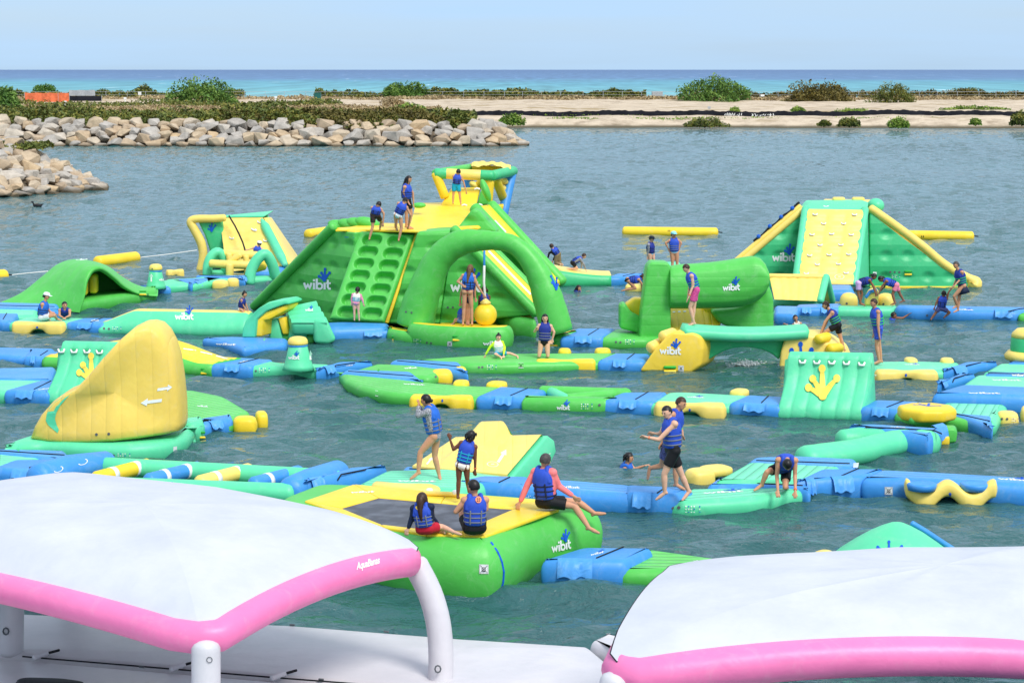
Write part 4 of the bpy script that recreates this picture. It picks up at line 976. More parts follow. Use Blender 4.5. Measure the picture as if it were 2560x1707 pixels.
# ---------------- paired mint gates in front of the tower
def gates():
    t = thing('tunnel_gate', 'mint gate with a yellow lining, left of the paired gates before the tower', 'gate', G('G', 500, 390, 0))
    Y = G('G', 380, 365, .3).y
    def bent(P, Yq, vec, bev, m, nm): return obj(nm, prism([GY('G', x, y, Yq + max(0, x-440)*.0025) for x, y in P], vec, bev, 3), m, t)
    bent([(315, 372), (322, 300), (346, 240), (440, 152), (520, 104), (640, 86), (684, 108), (668, 126), (640, 122), (500, 172), (424, 236), (412, 372)], Y, (.3, .95, 0), .11, M_M, 'arch')
    bent([(416, 366), (428, 242), (502, 178), (640, 128), (672, 124), (655, 165), (600, 195), (520, 240), (476, 244), (466, 366)], Y+.12, (.25, .7, 0), .06, M_Y, 'lining')
    obj('leg', prism(py('G', [(516, 400), (514, 240), (588, 228), (604, 300), (622, 402)], Y+.8), (.2, .8, 0), .1), M_M, t); obj('lining', prism(py('G', [(584, 226), (634, 222), (668, 348), (622, 352)], Y+.78), (.2, .5, 0), .05), M_Y, t)
    t2 = thing('tunnel_gate', 'mint gate with ribbed sloping roof, right of the paired gates before the tower', 'gate', G('G', 850, 410, 0))
    Y2 = G('G', 945, 425, 0).y
    for P, Yq, dp in (([(662, 395), (690, 235), (805, 235), (812, 395)], Y2+.35, .85), ([(862, 420), (850, 240), (955, 225), (1000, 330), (1032, 395), (970, 428)], Y2-.05, .9)):
        obj('leg', prism(py('G', P, Yq), (-.15, dp, 0), .12), M_M, t2)
    q = [GY('G', 690, 262, Y2+.1), GY('G', 965, 262, Y2-.1), GY('G', 868, 98, Y2+1.15), GY('G', 640, 150, Y2+1.0)]
    rows = []
    for i in range(13):
        u = i/12; rows.append([lerp(lerp(q[0], q[1], v/10), lerp(q[3], q[2], v/10), u) + Vector((0, -.0, .07*abs(math.sin(u*math.pi*4))**.6)) for v in range(11)])
    rf = obj('roof_panel', sheet(rows), M_M, t2)
    obj('roof_body', prism([v - Vector((0, 0, .02)) for v in q], (0, .12, -.42), .12), M_M, t2)
    logo(t2, [rf], 'G', 795, 175, 60); 
gates()
pad('deck_module', 'blue landing deck in front of the climbing panel of the main tower', 'deck', 'G', [(640, 400), (1020, 402), (1408, 388)], [(500, 275), (1080, 252), (1440, 262)], 'b', ribs=False, zt=.42)
lk, lo = link('wrinkled blue link in front of the climbing panel', 'G', [(1150, 396), (1400, 390)], [(1040, 320), (1300, 300)], ((.35, .9),), seam=False)
obj_ = mark('lettering', lk, [lo, BALO], M_W, [s_rect(0, 0, 1, .12)], 'G', 1050, 312, (90, 4), (0, -60))
pad('deck_module', 'green base with a yellow top between the paired gates', 'deck', 'G', [(520, 405), (870, 412)], [(540, 340), (860, 345)], 'g', 'y', ribs=False)

# ---------------- third row left: blue slabs, yellow bridge, cone, wall
lk, lo = pad('deck_module', 'broad blue slab between the yellow bridge and the paired gates', 'deck', 'G', [(170, 462), (320, 515), (652, 478)], [(0, 425), (245, 362), (668, 375)], 'b', ribs=False)
logo(lk, [lo], 'G', 120, 428, 150, (150, 6), (20, -40), foot=False)
foot(lk, [lo], 'G', 485, 395, 22, M_M)
pad('deck_module', 'blue deck with valves at the left edge behind the fin', 'deck', 'F', [(-60, 570), (230, 590)], [(-60, 440), (430, 452)], 'b', ribs=False)
link('blue link left of the yellow bridge behind the fin', 'F', [(220, 598), (335, 598)], [(260, 455), (430, 478)], ((.1, .4),))
def bridge_hump():
    A0, A1 = G('F', 330, 600, 0), G('F', 1600, 657, 0); B1 = G('F', 1840, 522, .34); w = B1 - A1; w.z = 0; L_ = (A1-A0).length
    t = thing('arched_bridge', 'long arched bridge, yellow top and green side, behind the yellow fin', 'bridge', lerp(A0, A1, .5)); rings = []
    for i in range(45):
        u = i/44; h = .34 + .52*math.sin(math.pi*min(1, max(0, (u-.08)/.84)))**1.3; c = lerp(A0, A1, u)
        prof = [(.0, -.12), (-.06, .1), (-.04, h*.7), (.04, h*.93), (.12, h)] + [(.12+.76*k/8, h + .03*abs(math.sin(math.pi*k/2.0))) for k in range(1, 8)] + [(.88, h), (.98, h*.85), (1.02, .1), (1, -.12)]
        rings.append([c + w*a + Vector((0, 0, z)) for a, z in prof])
    n = len(rings[0]); V, Fc = loft(rings); mid = [1 if (k % n) in range(3, 13) and k < 44*n else 0 for k in range(len(Fc))]
    o = obj('body', (V, Fc), [M_G, M_Y], t, mid=mid)
    mark('lane_stripe', t, [o], M_W, [s_stroke(s_sub([(x0, y0), (x1, y1)], 4), 7) for x0, y0, x1, y1 in ((1305, 447, 1350, 451), (1382, 456, 1478, 470), (1512, 480, 1600, 500), (1630, 510, 1722, 535))], 'F', 0, 0, (1, 0), (0, 1))
    buckle(t, 'F', 1548, 624, A1.y+.02, .16)
bridge_hump()
lk, lo = link('blue link between the yellow bridge and the mint cone module', 'G', [(90, 658), (352, 664)], [(330, 520), (525, 535)], ((.38, .8),))
mark('lettering', lk, [lo], M_W, LOGO_W, 'G', 300, 562, (62, -12), (8, -22))
CONE, o = pad('cone_module', 'mint module carrying a cone with a yellow cap and white lettering', 'cone module', 'G', [(350, 662), (560, 662), (700, 666), (892, 685)], [(480, 535), (620, 560), (860, 565), (1000, 570)], 'm', ribs=False)
valves(CONE, [o], 'G', [(387, 627), (421, 624)], 8); info(CONE, [o], 'G', 443, 640, 88, 42)
Yc = G('G', 740, 590, .34).y
c, cp = cone_post(CONE, 'G', 632, 850, 566, 668, 808, 432, 366, Yc); logo(CONE, [c], 'G', 668, 538, 84)
mark('arrow_print', CONE, [c], M_W, [s_poly([(-.2, -.5), (.2, -.5), (.2, .1), (.4, .1), (-.1, .55), (-.3, .1), (-.2, .1)])], 'G', 834, 505, (34, 0), (0, -70))
lk, lo = link('blue link right of the mint cone module', 'G', [(895, 686), (1045, 662)], [(1000, 566), (1290, 560)], ((.35, .8),)); mark('lettering', lk, [lo], M_W, LOGO_W, 'G', 1100, 588, (52, -4), (8, -20))
# far left wall with frog foot and its neighbours
strip_link('blue ribbed band left of the frog-foot wall behind the fin', 'F', [(-60, 690), (390, 700)], [(-60, 600), (425, 590)], seam=False)
pad('deck_module', 'mint deck at the left edge beside the frog-foot wall', 'deck', 'F', [(-60, 850), (70, 856)], [(-60, 685), (380, 690)], 'm')
lk, lo = link('blue link between the left mint deck and the frog-foot wall', 'F', [(62, 860), (332, 872)], [(350, 690), (420, 700)], ((.22, .7),))
mark('lettering', lk, [lo], M_W, LOGO_W, 'F', 290, 768, (84, -10), (10, -22))
def foot_wall(label, tag, a, b, top_l, top_r, dvec, n_h, hs, foot_at, fs, side_y=None):
    A, B_ = G(tag, *a, 0), G(tag, *b, 0); d = (B_-A); L_ = d.length; d.normalize(); n = Vector(dvec).normalized()
    zt = GY(tag, *top_l, A.y + .85).z
    t = thing('climbing_wall', label, 'climbing wall', lerp(A, B_, .5)); rings = []; K = 6; N = 60
    for i in range(N+1):
        u = i/N; rib = .05*(abs(math.sin(u*math.pi*K))**.5) - .04; e = min(u, 1-u); cap = min(1, math.sqrt(max(0, 1-(1-min(1, e/.035))**2)))
        cx = A + d*(L_*u)
        prof = [(.05, -.12), (-.02-rib, .1), (.06-rib, .3), (.3-rib, .5), (.55-rib, .75), (.72-rib, 1.0), (.8-rib, zt*.8), (.84-rib*.8, zt-.16), (.92, zt-.03), (1.04, zt), (1.16, zt-.03), (1.24, zt-.16), (1.32, zt*.6), (1.5, .35), (1.55, .1), (1.5, -.12)]
        m_ = Vector((0, 0, 0)); r = []
        for q, z in prof:
            q2 = .75 + (q-.75)*max(.35, cap); z2 = .3 + (z-.3)*max(.85, cap); r.append(cx + n*q2 + Vector((0, 0, z2)))
        rings.append(r)
    o = obj('wall', loft(rings), M_M, t)
    for x, y, sk in hs: 
        handle(t, [o], tag, x, y, 46, sk, 22)
        mark('handle_patch', t, [o], M_T, [s_rect(-.5, -.4, 1, .9)], tag, x, y-2, (58, sk), (0, -16))
    foot(t, [o], tag, foot_at[0], foot_at[1], fs, M_YP, ((-.52, .3), (-.36, .62), (-.02, 1.0), (.52, .64)), w=.2, rr=.13, lift=.04)
    return t, o
foot_wall('mint climbing wall with a yellow frog foot, partly hidden behind the yellow fin', 'F', (330, 868), (960, 885), (470, 402), None, (.3, 1, 0), 6, [(462, 462, 0), (558, 464, 0), (655, 466, 0), (750, 470, 0)], (690, 690), 178)

# ---------------- the yellow fin
def fin():
    t = thing('fin_slide', 'tall pale yellow shark-fin slide with two white arrows on a round mint base', 'fin slide', G('F', 800, 1180, .3))
    fr = [('F', 300, 1262), ('F', 560, 1283), ('F', 800, 1293), ('F', 1000, 1296), ('F', 1250, 1272), ('F', 1420, 1215), ('F', 1480, 1135)]
    P = [G(*p, 0) for p in fr] + [G('F', x, y, .34) for x, y in ((1450, 1050), (1330, 1010), (900, 985), (500, 1010), (60, 1150), (0, 1200))]
    (V, Fc), ns = puff(P, .34, rs=.2, rc=.3); bo = obj('round_base', (V, Fc), M_M, t)
    Y = G('F', 780, 1178, .34).y + .15
    sil = [(205, 1146), (238, 1055), (290, 965), (370, 875), (470, 805), (545, 775), (650, 666), (772, 522), (890, 396), (988, 314), (1060, 280), (1120, 276), (1180, 292), (1235, 345), (1280, 430), (1315, 540), (1340, 700), (1358, 880), (1364, 1040), (1355, 1090), (1250, 1118), (1050, 1148), (850, 1172), (650, 1184), (450, 1186), (310, 1174)]
    F3 = [GY('F', x, y, Y + .55*max(0, (700-x)/700)**1 + .5*(max(0, x-900)/460)) for x, y in sil]
    cen = sum(F3, Vector())/len(F3); rings = []
    prof = [(.0, .30), (.04, .14), (.12, .04), (.3, -.03), (.6, -.1)]
    for k in range(15):                                     # back face, round edge, bulging front
        th = math.pi*k/14
    outl = dens(F3, .25)
    def ringat(sc, dy): return [Vector((cen.x + (p.x-cen.x)*sc, cen.y + (p.y-cen.y)*sc + dy, max(.3, cen.z + (p.z-cen.z)*sc))) for p in outl]
    W = 1.5
    seq = [(.0, W+.12), (.5, W+.1), (.8, W), (.93, W*.92), (.985, W*.75), (1.0, W*.5), (.992, W*.28), (.972, .12), (.94, .03), (.9, -.02), (.75, -.06), (.5, -.08), (.25, -.1), (.01, -.1)]
    V, Fc = loft([ringat(s, d) for s, d in seq], True)
    o = obj('fin', (V, Fc), fin_mat(), t)
    mark('mint_stripe', t, [o], M_M, [([(345, 1000), (352, 950), (372, 905), (410, 862), (470, 822), (545, 785), (500, 832), (455, 885), (425, 940), (414, 985), (428, 1035), (444, 1065), (434, 1092), (395, 1060), (362, 1030)], [(0, 1, 9, 10, 14), (1, 2, 8, 9), (2, 3, 7, 8), (3, 4, 6, 7), (4, 5, 6), (10, 11, 13, 14), (11, 12, 13)])], 'F', 0, 0, (1, 0), (0, 1))
    mark('arrow_print', t, [o], M_W, [s_poly([(-.5, -.16), (.18, -.16), (.18, -.4), (.5, 0), (.18, .4), (.18, .16), (-.5, .16)])], 'F', 1243, 756, (112, -20), (10, -64))
    mark('arrow_print', t, [o], M_W, [s_poly([(.5, -.16), (-.18, -.16), (-.18, -.4), (-.5, 0), (-.18, .4), (-.18, .16), (.5, .16)])], 'F', 1140, 856, (160, -20), (12, -74))
    valves(t, [o], 'F', [(727, 1103), (820, 1099)], 11); valves(t, [bo], 'F', [(818, 1262), (856, 1262)], 10); info(t, [bo], 'F', 885, 1286, 105, 46)
    mark('warning_label', t, [bo], M_W, [s_rect(0, 0, 1, 1)], 'F', 1307, 1242, (28, -4), (0, -46)); buckle(t, 'F', 670, 1276, G('F', 670, 1287, 0).y-.03, .16)
def fin_mat():
    m = pvc('vinyl_cream_fin', (252, 212, 98), 'plain'); t = m.node_tree; P = t.nodes['Principled BSDF']
    tc = t.nodes.new('ShaderNodeTexCoord'); sx = t.nodes.new('ShaderNodeSeparateXYZ'); t.links.new(tc.outputs['Object'], sx.inputs[0])
    h = math_n(t, 'POWER', math_n(t, 'ABSOLUTE', math_n(t, 'SINE', math_n(t, 'MULTIPLY', sx.outputs[0], math.pi/.34))), .3)
    b = t.nodes.new('ShaderNodeBump'); b.inputs['Strength'].default_value = .35; b.inputs['Distance'].default_value = .05; t.links.new(h, b.inputs['Height'])
    old = P.inputs['Normal'].links[0].from_socket; t.links.new(old, b.inputs['Normal']); t.links.new(b.outputs[0], P.inputs['Normal']); return m
fin()
# decks right of the fin
t, o = pad('deck_module', 'green ribbed deck with yellow steps floating just right of the fin', 'deck', 'F', [(1300, 1095), (1500, 1112), (1725, 1085), (1757, 1078)], [(1345, 764), (1460, 764), (1700, 812), (1893, 925)], 'g', rib=('F', 1300, 900, 1800, 1000))
mark('lettering', t, [o], M_W, LOGO_W, 'F', 1490, 892, (80, 6), (-10, -30))
lobes(t, 'F', [([(1745, 1080), (1935, 1078)], [(1760, 955), (1935, 960)]), ([(1935, 1042), (2030, 1038)], [(1830, 925), (2020, 932)])])
strip_link('blue band across the green deck right of the fin', 'F', [(1300, 1020), (1560, 1028)], [(1340, 965), (1690, 985)])
link('blue link hanging at the front of the green deck by the fin', 'F', [(1545, 1112), (1722, 1085)], [(1540, 1010), (1710, 990)], ((.25, .75),), seam=False)
t, o = pad('deck_module', 'short mint deck tucked behind the round fin base', 'deck', 'F', [(1380, 1140), (1480, 1140), (1552, 1118)], [(1345, 1000), (1540, 1020)], 'm', zt=.38); buckle(t, 'F', 1512, 1104, G('F', 1512, 1125, 0).y-.04, .14)

# ---------------- middle: green decks
t, o = pad('deck_module', 'green deck running behind the kneeling woman and the seated child', 'deck', 'H', [(470, 386), (760, 384), (1200, 372), (1475, 367)], [(60, 290), (330, 268), (760, 240), (1600, 234)], 'g')
MIDDECK = o
info(t, [o], 'H', 630, 362, 76, 40); nosign(t, [o], 'H', 859, 348, 38); valves(t, [o], 'H', [(573, 343), (598, 341)], 8)
s_ = step_float(t, 'H', (980, 372), (1432, 370)); mark('arrow_print', t, [s_], M_LB, [s_poly([(-.3, -.5), (.3, -.5), (.3, 0), (.5, 0), (0, .5), (-.5, 0), (-.3, 0)])], 'H', 1208, 325, (18, 0), (0, -22))
lobes(t, 'H', [([(1150, 234, .3), (1245, 234, .3)], [(1165, 222), (1235, 222)]), ([(1415, 232, .3), (1535, 232, .3)], [(1430, 219), (1520, 219)])], z=.38)
t, o = pad('deck_module', 'small green deck with white lettering and yellow steps, middle of the course', 'deck', 'G', [(1060, 690), (1740, 712)], [(1330, 566), (1930, 592)], 'g', zf=.1)
logo(t, [o], 'G', 1545, 608, 95, (95, -3), (-6, -30), foot=False)
lobes(t, 'G', [([(1745, 716), (1912, 714)], [(1770, 595), (1925, 600)]), ([(1915, 690), (2020, 688)], [(1880, 592), (2020, 598)])])
valves(t, [bpy.data.objects[t.children[-2].name]], 'G', [(1778, 668), (1817, 668)], 9); info(t, [bpy.data.objects[t.children[-2].name]], 'G', 1845, 696, 64, 44)
strip_link('blue band along the back of the small green deck', 'G', [(1420, 562), (2030, 640)], [(1470, 532), (1960, 552)])
mark('lettering', t, [o], M_W, LOGO_W, 'G', 1675, 562, (105, 2), (0, -26))
sl, so = strip_link('blue band along the front of the small green deck', 'G', [(1050, 645), (1700, 710)], [(1100, 608), (1600, 625)]); foot(sl, [so], 'G', 1345, 628, 20, M_GP)
ARC, o = pad('deck_module', 'curved green tongue deck with yellow steps in the middle of the course', 'deck', 'G', [(1040, 695), (1085, 760), (1210, 818), (1400, 862), (1600, 878), ('H', 590, 640)], [(1095, 640), (1400, 665), (1700, 705), (1990, 730), ('H', 765, 482)], 'g', rc=.3)
logo(ARC, [o], 'G', 1540, 725, 160, (160, 8), (-20, -26), foot=False); mark('warning_label', ARC, [o], M_W, [s_rect(0, 0, 1, 1)], 'G', 1320, 812, (22, 4), (0, -42))
s_ = step_float(ARC, 'H', (58, 640), (530, 648)); mark('arrow_print', ARC, [s_], M_LB, [s_poly([(-.3, -.5), (.3, -.5), (.3, 0), (.5, 0), (0, .5), (-.5, 0), (-.3, 0)])], 'H', 307, 583, (18, 0), (0, -24))
lobes(ARC, 'H', [([(375, 468, .3), (492, 470, .3)], [(400, 452), (480, 454)]), ([(610, 474, .3), (755, 480, .3)], [(630, 454), (740, 456)])], z=.38)
link('blue link between the curved green deck and the green open frame', 'H', [(585, 642), (888, 652)], [(765, 478), (1040, 500)], ((.35, .75),))
def open_frame():
    t = thing('open_frame', 'green open float frame with crossing beams and white lettering', 'frame', G('H', 1190, 660, 0))
    (V, Fc), ns = puff(outline('H', [(880, 657), (1200, 668), (1502, 672)], [(890, 560), (1600, 580)], .34), .34, rs=.17, rc=.08); o = obj('front_beam', (V, Fc), M_G, t)
    a, b = G('H', 1035, 530, .2), G('H', 1650, 550, .2); obj('back_beam', tube([lerp(a, b, k/6) for k in range(7)], .2, 14), M_G, t)
    for p, q in (((1080, 520), (1200, 580)), ((1220, 578), (1640, 535))): obj('cross_beam', tube([G('H', *p, .22), G('H', *q, .22)], .16, 12), M_M if p[0] < 1100 else M_G, t)
    logo(t, [o], 'H', 1140, 652, 96); info(t, [o], 'H', 1312, 648, 92, 46); valves(t, [o], 'H', [(1448, 616)], 10)
open_frame()
link('blue link right of the green open frame', 'H', [(1500, 672), (1802, 680)], [(1650, 522), (1905, 515)], ((.3, .72),))
t, o = pad('deck_module', 'mint deck with pale yellow steps left of the right frog-foot wall', 'deck', 'I', [(208, 768), (858, 775)], [(350, 600), (480, 597), (1000, 625)], 'm')
s_ = step_float(t, 'I', (250, 782), (802, 793), 'c'); mark('arrow_print', t, [s_], M_LB, [s_poly([(-.3, -.5), (.3, -.5), (.3, 0), (.5, 0), (0, .5), (-.5, 0), (-.3, 0)])], 'I', 525, 738, (22, 0), (0, -26))
lobes(t, 'I', [([(810, 608, .3), (930, 618, .3)], [(830, 598), (910, 602)])], 'c', z=.38); logo(t, [o], 'I', 510, 642, 130, (130, 6), (-14, -26), wmat=M_W)
link('blue link between the mint deck and the right frog-foot wall', 'I', [(855, 778), (1172, 797)], [(1000, 622), (1200, 632)], ((.25, .75),))
FW, FWO = foot_wall('mint climbing wall with six white handles and a large yellow frog foot, right', 'I', (1172, 797), (1842, 812), (1300, 300), None, (.42, 1, 0), 6, [(1262, 358, 0), (1375, 362, 2), (1483, 366, 2), (1596, 368, 2), (1706, 372, 2), (1822, 380, 3)], (1528, 630), 205)
mark('lettering', FW, [FWO], M_W, LOGO_W, 'I', 1918, 480, (16, 0), (0, -26))
link('wrinkled blue link right of the frog-foot wall', 'J', [(612, 782), (872, 800)], [(760, 622), (1060, 635)], ((.3, .8),))

# ---------------- right: disc, stacked decks
t, o = pad('turntable_module', 'green module with a yellow octagonal turntable disc', 'turntable', 'J', [(858, 808), (1150, 842), (1555, 892)], [(885, 738), (1240, 745), (1600, 775)], 'g', ribs=False)
Yd = G('J', 1118, 790, .34).y; obj('pedestal', prism(py('J', [(985, 830), (985, 752), (1250, 752), (1250, 822)], Yd), (0, .9, 0), .12), M_G, t)
cd = GY('J', 1120, 700, Yd+.5); rw = (GY('J', 1345, 700, Yd+.5).x - GY('J', 895, 700, Yd+.5).x)/2; zt_ = GY('J', 1120, 690, Yd+.5).z
oct_ = [Vector((cd.x + rw*1.05*math.cos(R(22.5+45*k)), cd.y + rw*1.0*math.sin(R(22.5+45*k)), 0)) for k in range(8)]
V, Fc = prism([Vector((p.x, p.y, zt_-.26)) for p in oct_], (0, 0, .3), .09); dk = obj('disc', (V, Fc), M_Y, t)
mark('frog_foot_emblem', t, [dk], M_LB, foot_shapes(0, 0, [(-.6, .15), (-.3, .5), (.2, .8), (.6, .3)], 1, .12, .08), 'J', 1130, 672, (170, 10), (-30, -26))
pad('deck_module', 'mint ribbed deck behind the yellow turntable', 'deck', 'J', [(1300, 770), (1640, 830), (1672, 815)], [(1235, 640), (1750, 655)], 'm', zf=.2, rib=('J', 1300, 700, 1340, 640))
t2, o2 = pad('deck_module', 'mint deck end with pale yellow steps at the right edge below the blue slab', 'deck', 'J', [(1600, 830), (1690, 822)], [(1640, 655), (1760, 660)], 'm')
lobes(t2, 'J', [([(1672, 828), (1850, 832)], [(1680, 712), (1840, 712)]), ([(1850, 785), (1960, 790)], [(1700, 668), (1960, 672)])], 'c')
valves(t2, [o for o in t2.children if o.name.startswith('boarding')][:1], 'J', [(1708, 775), (1750, 775)], 10); info(t2, [o for o in t2.children if o.name.startswith('boarding')][:1], 'J', 1785, 815, 60, 52)
strip_link('blue band right of the yellow turntable', 'J', [(1300, 742), (1640, 850)], [(1330, 722), (1640, 745)])
lk, lo = pad('deck_module', 'wide wrinkled blue slab at the right edge above the turntable', 'deck', 'J', [(1140, 650), (1800, 668), (1960, 670)], [(1385, 498), (1960, 520)], 'b', ribs=False, zt=.46, zf=.2)
lo.data.materials.clear(); lo.data.materials.append(M_B); lo.data.materials.append(M_Bw)
logo(lk, [lo], 'J', 1455, 575, 250, (250, 4), (-20, -30), foot=False)
t, o = pad('deck_module', 'mint deck between two blue slabs at the right edge', 'deck', 'J', [(1345, 540), (1960, 545)], [(1500, 425), (1960, 425)], 'm', zf=.25)
logo(t, [o], 'J', 1640, 472, 230, (230, 5), (-20, -30), foot=False)
link('blue link left of the stacked right-hand decks', 'J', [(1220, 570), (1365, 545)], [(1330, 428), (1490, 430)], ((.1, .35),))
s2, so = strip_link('blue band at the right edge above the stacked mint deck', 'J', [(1560, 438), (1960, 448)], [(1580, 402), (1960, 405)]); mark('lettering', s2, [so], M_W, LOGO_W, 'J', 1790, 438, (110, 3), (-4, -52))
t, o = pad('deck_module', 'uppermost mint deck of the stack at the right edge', 'deck', 'J', [(1550, 415), (1960, 425)], [(1680, 335), (1960, 335)], 'm', zf=.25)
strip_link('blue band behind the uppermost mint deck at the right edge', 'J', [(1740, 345), (1960, 350)], [(1770, 312), (1960, 315)])
t = thing('post_module', 'green bollard with a yellow cap cut by the right picture edge', 'bollard', G('J', 1890, 300, .3)); Yp = G('J', 1880, 315, .34).y
pc = GY('J', 1960, 290, Yp); zt_ = GY('J', 1900, 150, Yp).z; pr = pc.x - GY('J', 1820, 290, Yp).x
obj('post', lathe(Vector((pc.x, pc.y+.6, .3)), [(pr*1.0, 0), (pr*1.02, .3), (pr, zt_-.35), (pr*.96, zt_-.3)], 24), M_T, t); obj('cap', lathe(Vector((pc.x, pc.y+.6, zt_-.02)), [(pr*1.0, 0), (pr*.95, .12), (pr*.7, .24), (.05, .28)], 24), M_C, t)
obj('base_ring', lathe(Vector((pc.x, pc.y+.6, .28)), [(pr*1.3, 0), (pr*1.35, .12), (pr*1.15, .25)], 24), M_C, t)
t, RDECK = pad('deck_module', 'mint deck with yellow steps where a boy in blue shorts stands', 'deck', 'J', [(700, 470), (1000, 472), (1275, 470)], [(640, 322), (1000, 318), (1390, 328)], 'm')
s_ = step_float(t, 'J', (716, 488), (1220, 490), 'c'); mark('arrow_print', t, [s_], M_LB, [s_poly([(-.3, -.5), (.3, -.5), (.3, 0), (.5, 0), (0, .5), (-.5, 0), (-.3, 0)])], 'J', 957, 430, (22, 0), (0, -26))
logo(t, [RDECK], 'J', 950, 350, 120, (120, 2), (-12, -22)); lobes(t, 'J', [([(960, 326, .3), (1060, 326, .3)], [(975, 316), (1045, 316)]), ([(1230, 328, .3), (1340, 330, .3)], [(1245, 316), (1325, 317)])], 'c', z=.38)
link('wrinkled blue link right of the deck with the boy in blue shorts', 'J', [(1268, 468), (1480, 440)], [(1380, 328), (1660, 335)], ((.3, .75),))

# ---------------- Y shaped mint module and its blue roof, right middle
def wye():
    t = thing('branch_module', 'mint branching module with a blue ribbed roof deck', 'branch module', G('J', 850, 1010, 0))
    (V, Fc), ns = puff(outline('J', [(480, 900), (1140, 1000)], [(690, 808), (1250, 842)], .46, .2), .46, rs=.14, rc=.12)
    o = obj('roof_deck', (V, Fc), [M_B, M_Br], t, uvf=uv_along(G('J', 480, 880, .4), G('J', 1140, 940, .4)), mid=[0]*ns+[1]*(len(Fc)-ns))
    logo(t, [o], 'J', 840, 838, 120, (120, 6), (-14, -16), foot=False)
    arm = spline([G('J', 1135, 975, .16), G('J', 960, 955, .17), G('J', 780, 985, .17), G('J', 600, 1030, .17), G('J', 400, 1060, .17), G('J', 180, 1085, .17)], 24)
    obj('arm', tube(arm, [.4]*3 + [.37]*19 + [.36]*3, 18, flat=.8), M_M, t)
    obj('arm', tube([G('J', 465, 945, .16), G('J', 580, 930, .17), G('J', 760, 950, .17)], [.26, .27, .28], 14), M_M, t)
    obj('end_block', prism(py('J', [(1255, 850), (1340, 850), (1362, 880), (1350, 962), (1260, 970)], G('J', 1300, 970, 0).y), (.1, .5, 0), .1), M_G, t)
    c = GY('J', 1240, 945, G('J', 1240, 975, 0).y-.05); obj('yellow_strap', box(c, .34, .12, .22, .05), M_Y, t)
    obj('zip_seam', tube([G('J', x, y, .47) for x, y in ((640, 838), (900, 850), (1180, 866), (1235, 890))], .018, 6), M_K, t)
    flap(t, G('J', 1130, 1005, 0), G('J', 1330, 955, 0), .3, .7, .46)
wye()

# ---------------- fourth row: ladder left, mint pad, slide, runway, half disc
t, o = pad('deck_module', 'mint deck at the left edge before the fin base', 'deck', 'F', [(-60, 1390), (120, 1385)], [(-60, 1240), (400, 1255)], 'm', zf=.2)
sl, so = strip_link('blue band in front of the round fin base, left edge', 'F', [(-60, 1250), (560, 1310)], [(-60, 1205), (500, 1215)]); foot(sl, [so], 'F', 140, 1225, 40, M_M, skew=1)
lk, lo = link('big blue link at the left edge before the float ladder', 'F', [(-20, 1468), (300, 1490)], [(150, 1290), (600, 1275)], ((.35, .75),)); mark('lettering', lk, [lo], M_W, LOGO_W, 'F', 318, 1342, (92, -16), (10, -26))
def ladder():
    t = thing('float_ladder', 'floating ladder with mint rails and striped yellow and blue rungs', 'ladder', G('F', 1200, 1500, 0))
    f0, f1 = G('F', 330, 1478, .17), G('G', 680, 1548, .17); b0, b1 = G('F', 780, 1345, .17), G('K', 290, 690, .17)
    fr = obj('rail', tube([lerp(f0, f1, k/10) for k in range(11)], .21, 16), M_M, t); obj('rail', tube([lerp(b0, b1, k/10) for k in range(11)], .21, 16), M_M, t)
    e = obj('end_bar', tube([G('F', 300, 1440, .2), G('F', 520, 1375, .21), G('F', 800, 1320, .19)], [.33, .34, .27], 16), M_B, t)
    for x, y in ((440, 1365), (625, 1310)): mark('ring_print', t, [e], M_W, [s_arc(0, 0, 1, .2, -160, 60)], 'F', x, y, (34, -8), (0, -20))
    e2 = obj('end_bar', tube([G('G', 690, 1530, .2), G('G', 830, 1475, .2), G('G', 1040, 1395, .2)], [.3, .32, .28], 16), M_B, t)
    for k, (x0, y0, x1, y1, c) in enumerate(((730, 1435, 1108, 1338, M_Y), (1125, 1450, 1488, 1360, M_B), (1510, 1466, 1872, 1374, M_C), (1915, 1478, 2250, 1390, M_B))):
        p, q = G('F', x0, y0, .2), G('F', x1, y1, .2); rg = obj('rung', tube([lerp(p, q, j/6) for j in range(7)], .16, 14), c, t)
        for u in (.3, .76): obj('white_band', tube([lerp(p, q, u-.04), lerp(p, q, u+.04)], .166, 14, caps=False), M_W, rg)
    foot(t, [fr], 'F', 1297, 1494, 36, M_LB)
ladder()
MP, MPO = pad('deck_module', 'large mint deck with white lettering behind the trampoline', 'deck', 'K', [(410, 760), (1180, 800), (1300, 780)], [(640, 618), (1100, 605), (1560, 662)], 'm', zf=.3, zt=.38)
mark('lettering', MP, [MPO], M_W, LOGO_W, 'K', 740, 705, (280, 4), (30, -30))
obj('yellow_patch', puff(outline('K', [(520, 768), (820, 800), (1085, 790)], [(560, 732), (760, 726), (1000, 740)], .42, .3), .42, rs=.1, rc=.2)[0], M_C, MP)
link('blue link between the float ladder and the large mint deck', 'K', [(60, 850), (420, 790)], [(330, 612), (640, 622)], ((.15, .4),), zt=.42)
strip_link('blue band between the large mint deck and the yellow launch ramp', 'K', [(750, 640), (1530, 690)], [(780, 588), (1500, 620)])
